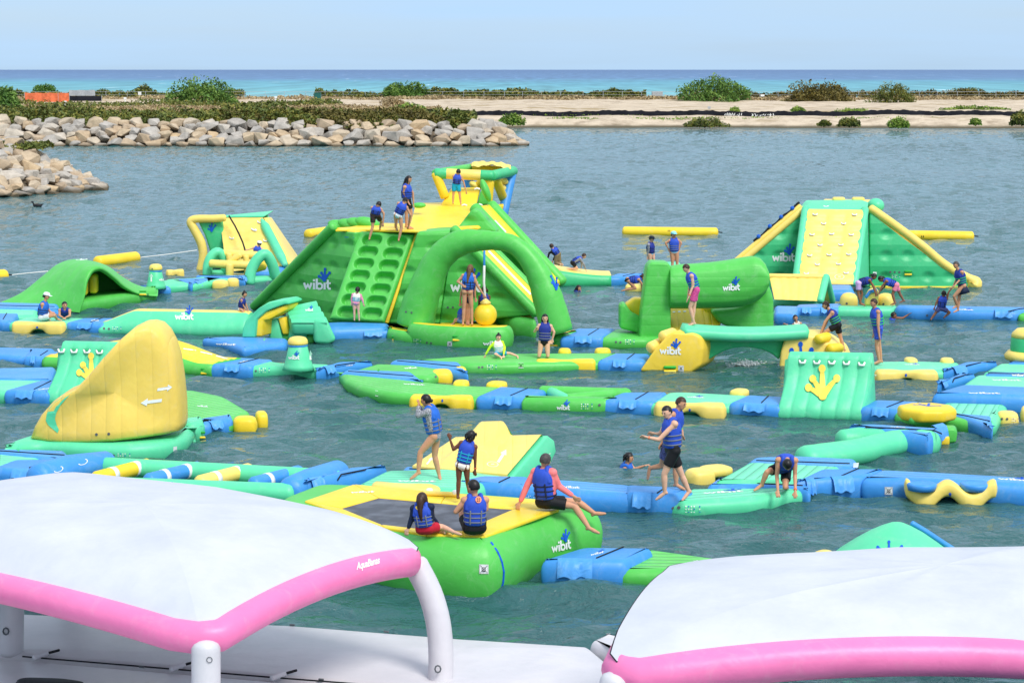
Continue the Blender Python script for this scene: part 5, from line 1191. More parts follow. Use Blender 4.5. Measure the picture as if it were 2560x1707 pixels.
def launch():
    t = thing('launch_ramp', 'pale yellow ramp with a raised middle and mint side, behind the two girls', 'ramp', G('K', 1300, 640, 0))
    fl, frr = G('K', 845, 592, .36), G('K', 1535, 655, .36); br_, bl = GY('K', 1795, 350, frr.y+2.3), GY('K', 1175, 372, frr.y+2.9)
    up = Vector((0, 0, 1)); rows = []; nU, nV = 20, 36
    hz_ = GY('K', 1425, 245, frr.y+2.7).z - lerp(bl, br_, .45).z
    for i in range(nU+1):
        u = i/nU; row = []
        for j in range(nV+1):
            v = j/nV; p = lerp(lerp(fl, frr, v), lerp(bl, br_, v), u)
            s = max(0, min(1, (v-.18)/.12))*max(0, min(1, (.66-v)/.12)); s = s*s*(3-2*s)
            e = min(1, (1-u)/.06) if u > .94 else 1
            p = p + up*(hz_*s*u**1.15 - .1*(1-math.sqrt(max(0, 1-(1-e)**2)))); row.append(p)
        rows.append(row)
    top = obj('ramp_surface', sheet(rows), M_Cr, t, uvf=lambda v: (v.y, v.x))
    side = [GY('K', x, y, Y) for x, y, Y in ((1535, 655, frr.y), (1795, 350, frr.y+2.3), (1842, 385, frr.y+2.5), (1858, 470, frr.y+2.45), (1800, 585, frr.y+2.0), (1640, 672, frr.y+.6))]
    c = sum(side, Vector())/6; V, Fc = prism([p + Vector((-.1, 0, -.07)) for p in side], (.2, .03, 0), .03); sd = obj('side_panel', (V, Fc), M_M, t)
    bk = [rows[-1][k] for k in range(0, nV+1, 4)]; V = bk + [Vector((p.x, p.y+.35, .05)) for p in bk]; n = len(bk); obj('back_panel', (V, [(i, i+1, n+i+1, n+i) for i in range(n-1)]), M_M, t)
    fs_ = rows[0]; obj('front_skirt', sheet([fs_, [Vector((p.x, p.y-.03, .0)) for p in fs_]]), M_C, t)
    sl_ = [rows[k][0] for k in range(0, nU+1, 4)]; V = sl_ + [Vector((p.x, p.y, .0)) for p in sl_]; n = len(sl_); obj('side_panel', (V, [(i, i+1, n+i+1, n+i) for i in range(n-1)]), M_M, t)
    mark('arrow_print', t, [top], M_W, [s_poly([(-.14, -.5), (.14, -.5), (.14, .15), (.34, .15), (0, .5), (-.34, .15), (-.14, .15)])], 'K', 1497, 520, (62, 26), (58, -90)); mark('ring_print', t, [top], M_W, [s_arc(0, 0, 1, .12), s_stroke([(-.3, 0), (.3, .1)], .2)], 'K', 1428, 580, (40, 2), (0, -18))
    mark('arrow_print', t, [top], M_W, [s_poly([(-.14, -.5), (.14, -.5), (.14, .15), (.34, .15), (0, .5), (-.34, .15), (-.14, .15)])], 'K', 970, 555, (40, 10), (40, -50)); mark('lettering', t, [sd], M_W, LOGO_W, 'K', 1832, 515, (18, -8), (0, -30))
launch()
link('blue link right of the large mint deck', 'H', [(445, 1312), (860, 1340)], [(640, 1160), (900, 1125)], ((.05, .3),), zt=.4)
t, o = pad('deck_module', 'long blue ribbed runway behind the trampoline', 'deck', 'H', [(840, 1342), (1300, 1378), (1700, 1402)], [(880, 1130), (1320, 1158), (1710, 1190)], 'b', zt=.36)
mark('lettering', t, [o], M_W, LOGO_W, 'H', 1180, 1215, (130, 8), (-14, -44)); info(t, [o], 'H', 905, 1298, 74, 30, 4); valves(t, [o], 'H', [(828, 1284)], 10)
lk, lo = link('blue link under the two standing young men', 'H', [(1690, 1402), (1955, 1414)], [(1690, 1188), (2085, 1225)], ((.0, .5),), zt=.4)
HALF, HALFO = pad('deck_module', 'mint rounded deck under the crouching man', 'deck', 'I', [(370, 1530), (560, 1530), (780, 1521), (1000, 1502), (1200, 1470), (1320, 1432, .05), (1392, 1392, .14)], [(520, 1322), (800, 1318), (1100, 1318), (1330, 1335)], 'm', rc=.12)
info(HALF, [HALFO], 'I', 490, 1515, 125, 62, 0); valves(HALF, [HALFO], 'I', [(394, 1473), (443, 1473)], 13); logo(HALF, [HALFO], 'I', 640, 1368, 280, (300, -16), (-24, -34))
strip_link('blue band behind the crouching man', 'I', [(640, 1312), (1000, 1318), (1340, 1335), (1440, 1350)], [(720, 1245), (1050, 1258), (1440, 1275)])
TRI, TRIO = pad('deck_module', 'mint ribbed deck behind the crouching man', 'deck', 'I', [(690, 1300), (1480, 1305)], [(960, 1120), (1690, 1155)], 'm', zf=.3, zt=.38, rib=('I', 800, 1280, 1000, 1130))
lobes(TRI, 'I', [([(556, 1318), (745, 1300)], [(575, 1205), (760, 1200)]), ([(672, 1228, .2), (880, 1205, .2)], [(700, 1155), (890, 1150)])], 'c')
sl, so = strip_link('blue band behind the mint ribbed deck with a white label', 'I', [(930, 1150), (1700, 1180), (1808, 1190)], [(1000, 1088), (1300, 1075), (1790, 1100)])
mark('warning_label', sl, [so], M_W, [s_rect(0, 0, 1, 1)], 'I', 1755, 1172, (40, -2), (6, -36))
link('blue link beside the mint rounded deck with a loose flap', 'I', [(1360, 1420), (1800, 1392)], [(1560, 1170), (1960, 1178)], ((.1, .25), (.55, .9)), zt=.42)
RUN, RUNO = pad('deck_module', 'long blue ribbed runway with a yellow double step at the right', 'deck', 'J', [(575, 1388), (1000, 1402), (1500, 1425), (1960, 1446)], [(745, 1162), (1300, 1190), (1960, 1232)], 'b', zt=.4)
nosign(RUN, [RUNO], 'J', 790, 1368, 62, 2); logo(RUN, [RUNO], 'J', 1690, 1248, 260, (260, 16), (-30, -40))
def double_step():
    A, B_ = G('J', 940, 1425, 0), G('J', 1670, 1448, 0); d = (B_-A); L_ = d.length; d.normalize(); n = Vector((-d.y, d.x, 0)); rings = []
    for i in range(61):
        u = i/60; w = .5 + .5*math.cos(4*math.pi*(u-.22)); w2 = w
        zt_ = .36 + .1*(1-w)*(1 if .1 < u < .9 else 1.4) ; zb = lerp(.14, -.16, w); yo = .08 + .12*(1-w) - .12
        e = min(u, 1-u); cap = max(.3, min(1, math.sqrt(max(0, 1-(1-min(1, e/.03))**2)))); c = A + d*(L_*u) + n*yo; r = []
        zt_ -= .12*w
        for j in range(16):
            th = 2*math.pi*j/16; cs, sn = math.cos(th), math.sin(th)
            r.append(c + n*(.2*cap*math.copysign(abs(cs)**.6, cs)) + Vector((0, 0, (zt_+zb)/2 + (zt_-zb)/2*cap*math.copysign(abs(sn)**.6, sn))))
        rings.append(r)
    s = obj('boarding_step', loft(rings), M_C, RUN); mark('arrow_print', RUN, [s], M_LB, [s_poly([(-.3, -.5), (.3, -.5), (.3, 0), (.5, 0), (0, .5), (-.5, 0), (-.3, 0)])], 'J', 1302, 1365, (28, 0), (0, -34))
    for x in (1080, 1500):
        c = G('J', x, 1282, .4); obj('dished_seat', lathe(c, [(.28, -.12), (.3, -.01), (.26, .025), (.18, .0), (.08, -.02), (.01, -.02)], 24), M_B, RUN)
double_step()

# ---------------- trampoline
def trampoline():
    t = thing('trampoline', 'big green floating trampoline with yellow frame pads and black mat', 'trampoline', G('K', 1300, 1400, 0))
    P = [Vector((x, y, 0)) for x, y in ((-3.4, 36.9), (-1.0, 36.15), (.9, 35.5), (1.42, 35.2), (1.62, 34.75), (1.3, 34.3), (.63, 33.75), (-.1, 32.1), (-.6, 31.8), (-1.35, 31.95), (-2.15, 32.45), (-3.0, 33.3), (-4.3, 35.0), (-4.1, 36.2))]
    P = [Vector((p.x, p.y, 0)) for p in P]; P = [p for p in spline(P, 70, True)]
    (V, Fc), ns = puff(P, .92, zb=-.2, rs=.42, rc=0, steps=12, dense=.3); body = obj('air_tube', (V, Fc), M_G, t)
    oz = .945; outer = [G('K', x, y, oz) for x, y in ((420, 728), (1100, 790), (1780, 840), (1915, 902), (1370, 1104), (950, 1092), (640, 1040), (60, 850))]
    inner = [G('K', x, y, oz) for x, y in ((600, 826), (1050, 865), (1480, 903), (1578, 908), (1210, 1066), (880, 1050), (620, 1020), (330, 902))]
    names = 8
    for i in range(8):
        j = (i+1) % 8; q = [outer[i], outer[j], inner[j], inner[i]]; c = sum(q, Vector())/4; q = [lerp(p, c, .006) for p in q]
        obj('frame_pad', prism([p - Vector((0, 0, .06)) for p in q], (0, 0, .07), .02), M_Y, t)
    mat_ = obj('jump_mat', prism([p - Vector((0, 0, .02)) for p in inner], (0, 0, .016)), jump_mat(), t, smooth=False)
    pads_ = [o for o in t.children if o.name.startswith('frame_pad')]
    logo(t, pads_, 'K', 400, 790, 170, (170, -6), (20, -34), foot=False); logo(t, [body], 'K', 1862, 1225, 140, (140, -34), (-12, -190)); 
    nosign(t, [body], 'K', 1330, 1374, 68, 2); mark('warning_label', t, [body], M_W, [s_rect(0, 0, 1, 1)], 'K', 2243, 1068, (20, -8), (-8, -66)); buckle(t, 'K', 1168, 1455, G('K', 1168, 1520, 0).y-.16, .17)
    mark('blue_seam', t, [body], M_LB, [s_stroke([(1375, 1108), (1420, 1150), (1465, 1215), (1495, 1285), (1510, 1360), (1505, 1440), (1485, 1500), (1460, 1538)], 13)], 'K', 0, 0, (1, 0), (0, 1))
    obj('shelf_flap', prism([G('K', 1805, 1335, .1), G('K', 2060, 1215, .1), G('K', 2065, 1235, .1), G('K', 1815, 1360, .1)], (0, 0, .05), .02), M_G, t)
    obj('safety_bar', tube([G('K', 930, 790, 1.0), G('K', 1170, 800, 1.0)], .045, 8), M_C, t)
    for x, y in ((970, 778), (1160, 790)): obj('white_clamp', box(G('K', x, y, 1.02), .13, .12, .12, .04), M_HW, t)
def jump_mat():
    m, t, P, L = nodes_mat('jump_mat'); tc = t.nodes.new('ShaderNodeTexCoord'); nz = t.nodes.new('ShaderNodeTexNoise'); nz.inputs['Scale'].default_value = 2.2; nz.inputs['Detail'].default_value = 6
    L.new(tc.outputs['Object'], nz.inputs['Vector']); ra = t.nodes.new('ShaderNodeValToRGB'); e = ra.color_ramp.elements; e[0].position = .45; e[0].color = lin(70, 72, 80); e[1].position = .72; e[1].color = lin(108, 112, 122)
    L.new(nz.outputs[0], ra.inputs[0]); L.new(ra.outputs[0], P.inputs['Base Color']); P.inputs['Roughness'].default_value = .55; return m
trampoline()
# low green module bottom right and the mint cone tent
lk, lo = link('blue link tied to the right side of the trampoline', 'M', [(125, 392), (300, 400), (452, 398)], [(330, 214), (590, 216)], ((.15, .65),), zt=.42)
logo(lk, [lo], 'M', 330, 258, 60, (60, -14), (10, -26))
t, o = pad('deck_module', 'green ribbed deck running right from the trampoline', 'deck', 'M', [(448, 398), (700, 402), (1000, 404), (1200, 405)], [(585, 218), (900, 262), (1120, 300), (1300, 320)], 'g')
mark('lettering', t, [o], M_W, LOGO_W, 'M', 812, 286, (36, 2), (-4, -22)); 
pad('deck_module', 'blue deck glimpsed behind the right canopy', 'deck', 'M', [(1100, 340), (1390, 350)], [(1110, 294), (1370, 288)], 'b', zf=.2)
def tent():
    c = G('M', 1740, 345, 0); s = (G('M', 2120, 345, 0).x - G('M', 1360, 345, 0).x)/2; zt_ = GY('M', 1770, 97, c.y+.1).z
    t = thing('cone_tent', 'pointed mint cone with a blue frog foot behind the right canopy', 'cone', c); rings = []
    for r, z in ((1.02, .0), (.98, .12), (.9, .2), (.74, .42), (.55, .62), (.36, .8), (.2, .92), (.09, .985), (.01, 1.0)):
        rings.append([Vector((c.x + .04*s*(1-r) + s*.94*r*math.cos(2*math.pi*j/48)*(1-.03*abs(math.sin(j*math.pi/8))), c.y + s*.9*r*math.sin(2*math.pi*j/48), zt_*z)) for j in range(48)])
    o = obj('cone', loft(rings), M_M, t); foot(t, [o], 'M', 1722, 250, 70, M_LB, ((-.75, .45), (.0, .8), (.85, .5)))
    obj('yellow_nose', ell(G('M', 1425, 300, .16), .3, .4, .25), M_C, t)
    e = [GY('M', x, y, c.y+.25) for x, y in ((1830, 108), (1900, 150), (1960, 190), (2030, 235))]; obj('blue_edge', tube(spline(e, 12), .05, 8), M_B, t)
tent()


# ================================================================== TOWERS AND TALL PIECES
def split_mat(mesh, cond):
    V, Fc = mesh; out = []
    for f in Fc:
        n = Vector()
        for i in range(len(f)):
            a, b = Vector(V[f[i]]), Vector(V[f[(i+1) % len(f)]]); n += a.cross(b)
        out.append(1 if cond(n.normalized()) else 0)
    return out
def wing(parent, name, tag, P, pl, vec, bev, m0, m1, up=.3, uv=None):
    q = pp(tag, P, pl); me = prism(q, vec, bev); return obj(name, me, [m0, m1], parent, mid=split_mat(me, lambda n: n.z > up), uvf=uv or uv_face(q[0], q[1]))
def main_tower():
    t = thing('climbing_tower', 'large green and yellow climbing tower with slides, middle of the course', 'climbing tower', G('C', 300, 1290, 0))
    # left slide wing
    a, b = G('B', 60, 1252, .15), GY('B', 905, 1400, 66.0); pl = plane2(a, b); nrm = pl[1] if pl[1].y > 0 else -pl[1]
    lw = wing(t, 'slide_wing', 'B', [(62, 1262), (905, 1432), (905, 604), (830, 596), (735, 575)], pl, nrm*2.3, .1, M_Gt, M_Y)
    r0, r1 = GP('B', 62, 1246, *pl), GP('B', 735, 566, *pl)
    obj('slide_rail', tube([lerp(r0, r1, k/8) - nrm*.04 for k in range(9)], .17, 14), M_G, t); obj('slide_rail', tube([lerp(r0, r1, k/8*.84) + nrm*2.3 for k in range(9)], .15, 14), M_G, t)
    logo(t, [lw], 'B', 478, 1105, 235); 
    for x, y, Y in ((790, 562, 68.4), (870, 553, 68.3), (945, 543, 68.2), (1018, 537, 68.1)): obj('crenel', ell(GY('B', x, y, Y), .46, .2, .2, rot=Matrix.Rotation(R(12), 3, 'Y')), M_G, t)
    mark('blue_tag', t, [lw], M_LB, [s_stroke([(0, 0), (1, .0)], .06)], 'B', 822, 658, (80, 4), (0, -80))
    # climbing panel with oval footholds
    bl, br_ = G('B', 690, 1348, .42), G('B', 1160, 1380, .42); Yb = min(bl.y, br_.y); bl, br_ = GY('B', 690, 1348, Yb+.1), GY('B', 1160, 1380, Yb)
    tl, tr = GY('B', 948, 597, Yb+1.5), GY('B', 1420, 627, Yb+1.4)
    nu, nv = 84, 200; W_ = ((br_-bl).length + (tr-tl).length)/2; H_ = (tl-bl).length; nn = (br_-bl).cross(tl-bl).normalized(); nn = nn if nn.y < 0 else -nn
    rows = []
    for j in range(nv+1):
        v = j/nv; row = []
        for i in range(nu+1):
            u = i/nu; p = lerp(lerp(bl, br_, u), lerp(tl, tr, u), v); dep = 0
            for k in range(7):
                vc = .087 + k*.1355
                for uc in (.285, .735):
                    dx, dy = abs(u-uc)*W_, abs(v-vc)*H_; sx_ = max(0, dx-.13); dd = math.hypot(sx_, dy) - .15
                    if dd < .06: dep = max(dep, min(1, (.06-dd)/.10))
            dep = dep*dep*(3-2*dep); e = min(u*W_, (1-u)*W_, v*H_, (1-v)*H_); ed = min(1, e/.14); rd = 1 - math.sqrt(max(0, 1-(1-ed)**2))
            row.append(p - nn*(.26*dep + .13*rd))
        rows.append(row)
    V, Fc = sheet(rows); pn = obj('climbing_panel', (V, Fc), M_G, t)
    obj('panel_body', prism([p - nn*.3 for p in (bl, br_, tr, tl)], -nn*.45, .08), M_G, t)
    y0 = [GY('B', 1165, 1388, Yb+.25), GY('B', 1198, 1392, Yb+.3), GY('B', 1450, 612, Yb+1.5), GY('B', 1425, 625, Yb+1.5)]
    obj('yellow_edge', prism(y0, (0, .4, 0), .03), M_Y, t)
    # front wall beside it and slide wall to the right
    fw = py('C', [(28, 1285), (440, 1290), (548, 552), (262, 566)], Yb+.75); obj('front_wall', prism(fw, (0, 1.6, 0), .1), M_Gt, t, uvf=lambda v: (v.x, v.z))
    a2, b2 = GY('C', 432, 1290, Yb+.75), GY('C', 1195, 1212, Yb-.5); pl2 = plane2(a2, b2); n2 = pl2[1] if pl2[1].y > 0 else -pl2[1]
    rwm = wing(t, 'slide_wing', 'C', [(430, 1290), (1195, 1212), (570, 575), (545, 560)], pl2, n2*1.3, .08, M_Gt, M_Y, .3)
    logo(t, [rwm], 'C', 528, 1036, 235); valves(t, [rwm], 'C', [(500, 1156), (540, 1156)], 9); buckle(t, 'C', 515, 1228, Yb+.75, .2)
    e0, e1 = GP('C', 548, 545, *pl2), GP('C', 1192, 1200, *pl2)
    for off in (0, 1.35): obj('slide_rail', tube([lerp(e0, e1, k/8) + n2*off for k in range(9)], .17, 14), M_G, t)
    lane = [lerp(e0, e1, .02) + n2*.12, lerp(e0, e1, 1) + n2*.12, lerp(e0, e1, 1) + n2*1.25, lerp(e0, e1, .02) + n2*1.25]
    ln = obj('slide_lane', prism([p + Vector((0, 0, .1)) for p in lane], (0, 0, -.15), .02), M_Y, t)
    mark('lane_stripe', t, [ln], M_W, [s_stroke(s_sub([(820, 712), (1150, 1052)], 8), 14)], 'C', 0, 0, (1, 0), (0, 1))
    # upper slide
    g0, g1 = GY('C', 712, 378, Yb+4.0), GY('C', 1275, 990, Yb+2.6)
    for off in (0, 1.5): obj('slide_rail', tube([lerp(g0, g1, k/8) + n2*off for k in range(9)], .21, 14), M_G, t)
    ln2 = [g0 + n2*.1, g1 + n2*.1, g1 + n2*1.4, g0 + n2*1.4]; l2 = obj('slide_lane', prism([p + Vector((0, 0, .05)) for p in ln2], (0, 0, -.15), .02), M_Y, t)
    mark('lane_stripe', t, [l2], M_W, [s_stroke(s_sub([(868, 475), (955, 565)], 6), 14)], 'C', 0, 0, (1, 0), (0, 1))
    bw = [g0, g1, Vector((g0.x-.3, g0.y, .1))]; obj('slide_wing', prism(bw, n2*1.4, .05), M_G, t)
    obj('wing_shoulder', prism(py('C', [(552, 562), (688, 388), (735, 392), (890, 568)], Yb+1.5), (.1, .9, 0), .12), M_Gt, t, uvf=lambda v: (v.x, v.z))
    obj('wing_shoulder', prism(py('C', [(534, 552), (560, 528), (720, 520), (745, 545), (600, 562)], Yb+.9), (.1, .5, 0), .08), M_Y, t)
    obj('crenel', ell(GY('C', 797, 240, Yb+5.0), .14, .3, .42, rot=Matrix.Rotation(R(-20), 3, 'Y')), M_G, t); obj('crenel', ell(GY('C', 275, 356, Yb+4.6), .24, .2, .1), M_G, t)
    # decks
    zd = GY('C', 400, 560, Yb+.9).z
    dk = [G('B', 735, 602, zd), G('B', 935, 600, zd), G('C', 262, 564, zd), G('C', 550, 550, zd), G('C', 610, 492, zd), G('C', 190, 505, zd), G('B', 1040, 542, zd), G('B', 890, 572, zd)]
    obj('lower_deck', prism([p + Vector((0, .4, 0)) for p in dk], (0, 0, -.07), .02), M_Y, t)
    Yr = dk[4].y; zt_ = GY('C', 480, 365, Yr+1.55).z; rows = []
    p0, p1, q0, q1 = G('C', 190, 548, zd+.02) + Vector((0, .35, 0)), G('C', 578, 536, zd+.02) + Vector((0, .35, 0)), GY('C', 245, 368, Yr+1.6), GY('C', 738, 362, Yr+1.5)
    for i in range(11):
        u = i/10; s = u**1.15; rows.append([Vector((lerp(lerp(p0, p1, v/8), lerp(q0, q1, v/8), u).x, lerp(lerp(p0, p1, v/8), lerp(q0, q1, v/8), u).y, lerp(zd, zt_, s))) for v in range(9)])
    obj('deck_ramp', sheet(rows), M_Y, t)
    obj('upper_deck', prism([q0, q1, q1 + Vector((0, 2.2, 0)), q0 + Vector((0, 2.2, 0))], (0, 0, -.35), .05), M_Y, t)
    obj('tower_core', prism([Vector((dk[1].x+.2, dk[1].y+.4, .1)), Vector((dk[3].x-.1, dk[3].y+.5, .1)), Vector((q1.x-.3, q1.y+1.8, .1)), Vector((q0.x+.2, q0.y+1.8, .1))], (0, 0, zd-.2), .1), M_G, t)
    for x, y in ((508, 503), (245, 556), (648, 518), (630, 358), (750, 355), (730, 230), (270, 362)): obj('grab_handle', tube([GY('C', x-18, y, Yr+(-.4 if y > 400 else 1.6)), GY('C', x, y-7, Yr+(-.4 if y > 400 else 1.6)), GY('C', x+18, y, Yr+(-.4 if y > 400 else 1.6))], .035, 6), M_HW, t)
    # upper step and lookout frame
    us = [GY('C', 440, 360, Yr+2.3), GY('C', 724, 360, Yr+2.3), GY('C', 757, 228, Yr+3.0), GY('C', 522, 234, Yr+3.0)]; obj('upper_step', prism(us, (0, 1.2, 0), .08), M_Y, t)
    obj('upper_step_side', prism(py('C', [(726, 362), (757, 240), (800, 232), (822, 262), (836, 352)], Yr+2.6), (.05, 1.3, 0), .1), M_G, t)
    Y0 = Yr + 2.7; c4 = [GY('C', 405, 106, Y0), GY('C', 850, 124, Y0), GY('C', 1012, 88, Y0+2.4), GY('C', 672, 64, Y0+2.7)]
    def seg(name, p, q, m, r=.2): return obj(name, tube([lerp(p, q, k/4) for k in range(5)], r, 14, capk=.35), m, t)
    fA, fB = lerp(c4[0], c4[1], .19), lerp(c4[0], c4[1], .79)
    seg('roof_tube', c4[0], fA, M_T, .19); seg('roof_tube', fA, fB, M_C, .19); seg('roof_tube', fB, c4[1], M_T, .19); seg('roof_tube', c4[1], c4[2], M_T, .19); seg('roof_tube', c4[2], c4[3], M_Y, .16); seg('roof_tube', c4[3], c4[0], M_G, .16)
    for p, q, m in ((c4[0], GY('C', 478, 290, Y0), M_Y), (GY('C', 832, 140, Y0+.1), GY('C', 815, 340, Y0+.1), M_Y), (GY('C', 663, 130, Y0+2.5), GY('C', 662, 260, Y0+2.5), M_B), (GY('C', 1000, 110, Y0+2.3), GY('C', 925, 460, Y0+1.4), M_B), (GY('C', 800, 145, Y0+1.6), GY('C', 705, 235, Y0+2.2), M_Y), (GY('C', 876, 150, Y0+.8), GY('C', 936, 300, Y0+1.8), M_Y)):
        seg('frame_leg', p, q, m, .17 if m is not M_B else .19)
    obj('side_block', prism(py('C', [(845, 362), (940, 350), (935, 385), (905, 450), (850, 400)], Y0+.6), (0, .6, 0), .06), M_Y, t)
    rows = []
    for i in range(9):
        rows.append([lerp(lerp(c4[3], c4[2], .05+.9*j/16), lerp(c4[3], c4[2], .05+.9*j/16) + Vector((.0, -.9, 0)), i/8) + Vector((0, 0, .2 + .025*math.sin(j*1.7) + .03*math.sin(i*1.9+j*.6) + .1*math.sin(math.pi*j/16) - .1*i/8)) for j in range(17)])
    obj('tarp', sheet(rows), pvc('tarp_cream', CREAM, 'wrinkle'), t)
    for x, y in ((935, 160), (708, 200), (925, 215)): obj('tarp_fold', ell(GY('C', x, y, Y0+1.9), .22, .16, .13, 10, 7, Matrix.Rotation(R(35), 3, 'Y')), pvc('tarp_cream', CREAM, 'wrinkle'), t)
    return Yb
TYB = main_tower()

def swing_arch():
    out = [(105, 1330), (140, 1180), (205, 1010), (290, 810), (400, 665), (540, 578), (700, 556), (850, 556), (1000, 580), (1120, 650), (1230, 762), (1320, 900), (1405, 1070), (1485, 1345)]
    inn = [(380, 1270), (408, 1140), (450, 985), (505, 850), (585, 762), (690, 713), (780, 708), (860, 708), (960, 722), (1040, 775), (1095, 865), (1135, 970), (1175, 1130), (1240, 1375)]
    a, b = G('C', 245, 1325, .34), G('C', 1360, 1368, .34); pl = plane2(a, b)
    t = thing('swing_arch', 'tall green arch with a hanging rope over the front of the tower', 'arch', lerp(a, b, .5))
    P, rr = [], []
    for o_, i_ in zip(out, inn):
        p, q = GP('C', *o_, *pl), GP('C', *i_, *pl); P.append((p+q)/2); rr.append((p-q).length/2)
    n = 60; Ps = spline(P, n); rs_ = [v.x for v in spline([Vector((r, 0, 0)) for r in rr], n)]
    rs_ = [r*(1 - .03*(i % 4 == 0)) for i, r in enumerate(rs_)]
    o = obj('arch', tube(Ps, rs_, 24, flat=.92, caps=False), M_G, t); foot(t, [o], 'C', 1352, 1010, 110, M_LB, ((-.3, .45), (-.38, .9), (.02, .75), (.1, .3)), w=.12, rr=.08)
    valves(t, [o], 'C', [(172, 1190), (216, 1196)], 8)
    for (f, bk, zt, lb) in (([(20, 1412), (110, 1428), (230, 1440)], [(30, 1322), (240, 1330)], .36, 'l'), ([(1330, 1452), (1415, 1458), (1440, 1456)], [(1330, 1360), (1530, 1330)], .36, 'r')):
        (V, Fc), ns = puff(outline('C', f, bk, zt, 0, .9), zt, rs=.16, rc=.12); obj('foot_pad', (V, Fc), [M_G, M_Y], t, mid=[0]*ns + [1]*(len(Fc)-ns))
    buckle(t, 'C', 90, 1396, G('C', 90, 1420, 0).y-.02, .15); buckle(t, 'C', 1332, 1438, G('C', 1340, 1452, 0).y-.02, .15)
    zt = .62; (V, Fc), ns = puff(outline('C', [(165, 1432), (320, 1452), (560, 1468), (850, 1473), (985, 1468), (1028, 1448)], [(220, 1275), (500, 1283), (800, 1306), (985, 1330)], zt, 0, .8), zt, rs=.2, rc=.25); be = obj('front_bench', (V, Fc), [M_G, M_Y], t, mid=[0]*ns + [1]*(len(Fc)-ns))
    info(t, [be], 'C', 230, 1440, 64, 40); valves(t, [be], 'C', [(336, 1432), (368, 1436)], 8); nosign(t, [be], 'C', 496, 1460, 38); buckle(t, 'C', 572, 1395, G('C', 572, 1466, 0).y-.02, .17); mark('lettering', t, [be], M_W, LOGO_W, 'C', 780, 1454, (150, 2), (0, -90))
    (V, Fc), ns = puff(outline('C', [(850, 1330), (1000, 1378), (1200, 1392)], [(880, 1210), (1195, 1212)], .62, 0, 1.0), .62, rs=.18, rc=.25); obj('rear_bench', (V, Fc), [M_G, M_Y], t, mid=[0]*ns + [1]*(len(Fc)-ns))
    (V, Fc), ns = puff([G('C', 430, 1330, .2), G('C', 900, 1345, .2), G('C', 900, 1290, .2), G('C', 430, 1285, .2)], .3, rs=.1, rc=.1); obj('floor_pad', (V, Fc), M_Y, t)
    yb = G('C', 790, 1305, .62).y + .35
    c = GY('C', 796, 1213, yb); r = (GY('C', 886, 1213, yb) - c).x
    bt = thing('swing_ball', 'large yellow ball hanging on a rope inside the arch', 'ball', (c.x, c.y, c.z-r)); obj('ball', ell(c, r, r, r, 32, 20), M_Y, bt)
    obj('ball_collar', lathe(c + Vector((0, 0, r*.93)), [(.16, 0), (.17, .06), (.1, .12), (.06, .16)], 14), M_C, bt)
    obj('rope', tube([c + Vector((0, 0, r)), GY('C', 783, 960, yb), GY('C', 786, 830, yb)], .04, 8), M_HW, bt); obj('blue_sling', tube([GY('C', 786, 830, yb), GY('C', 787, 715, yb)], .035, 8), M_B, bt)
    return yb
YBALL = swing_arch()

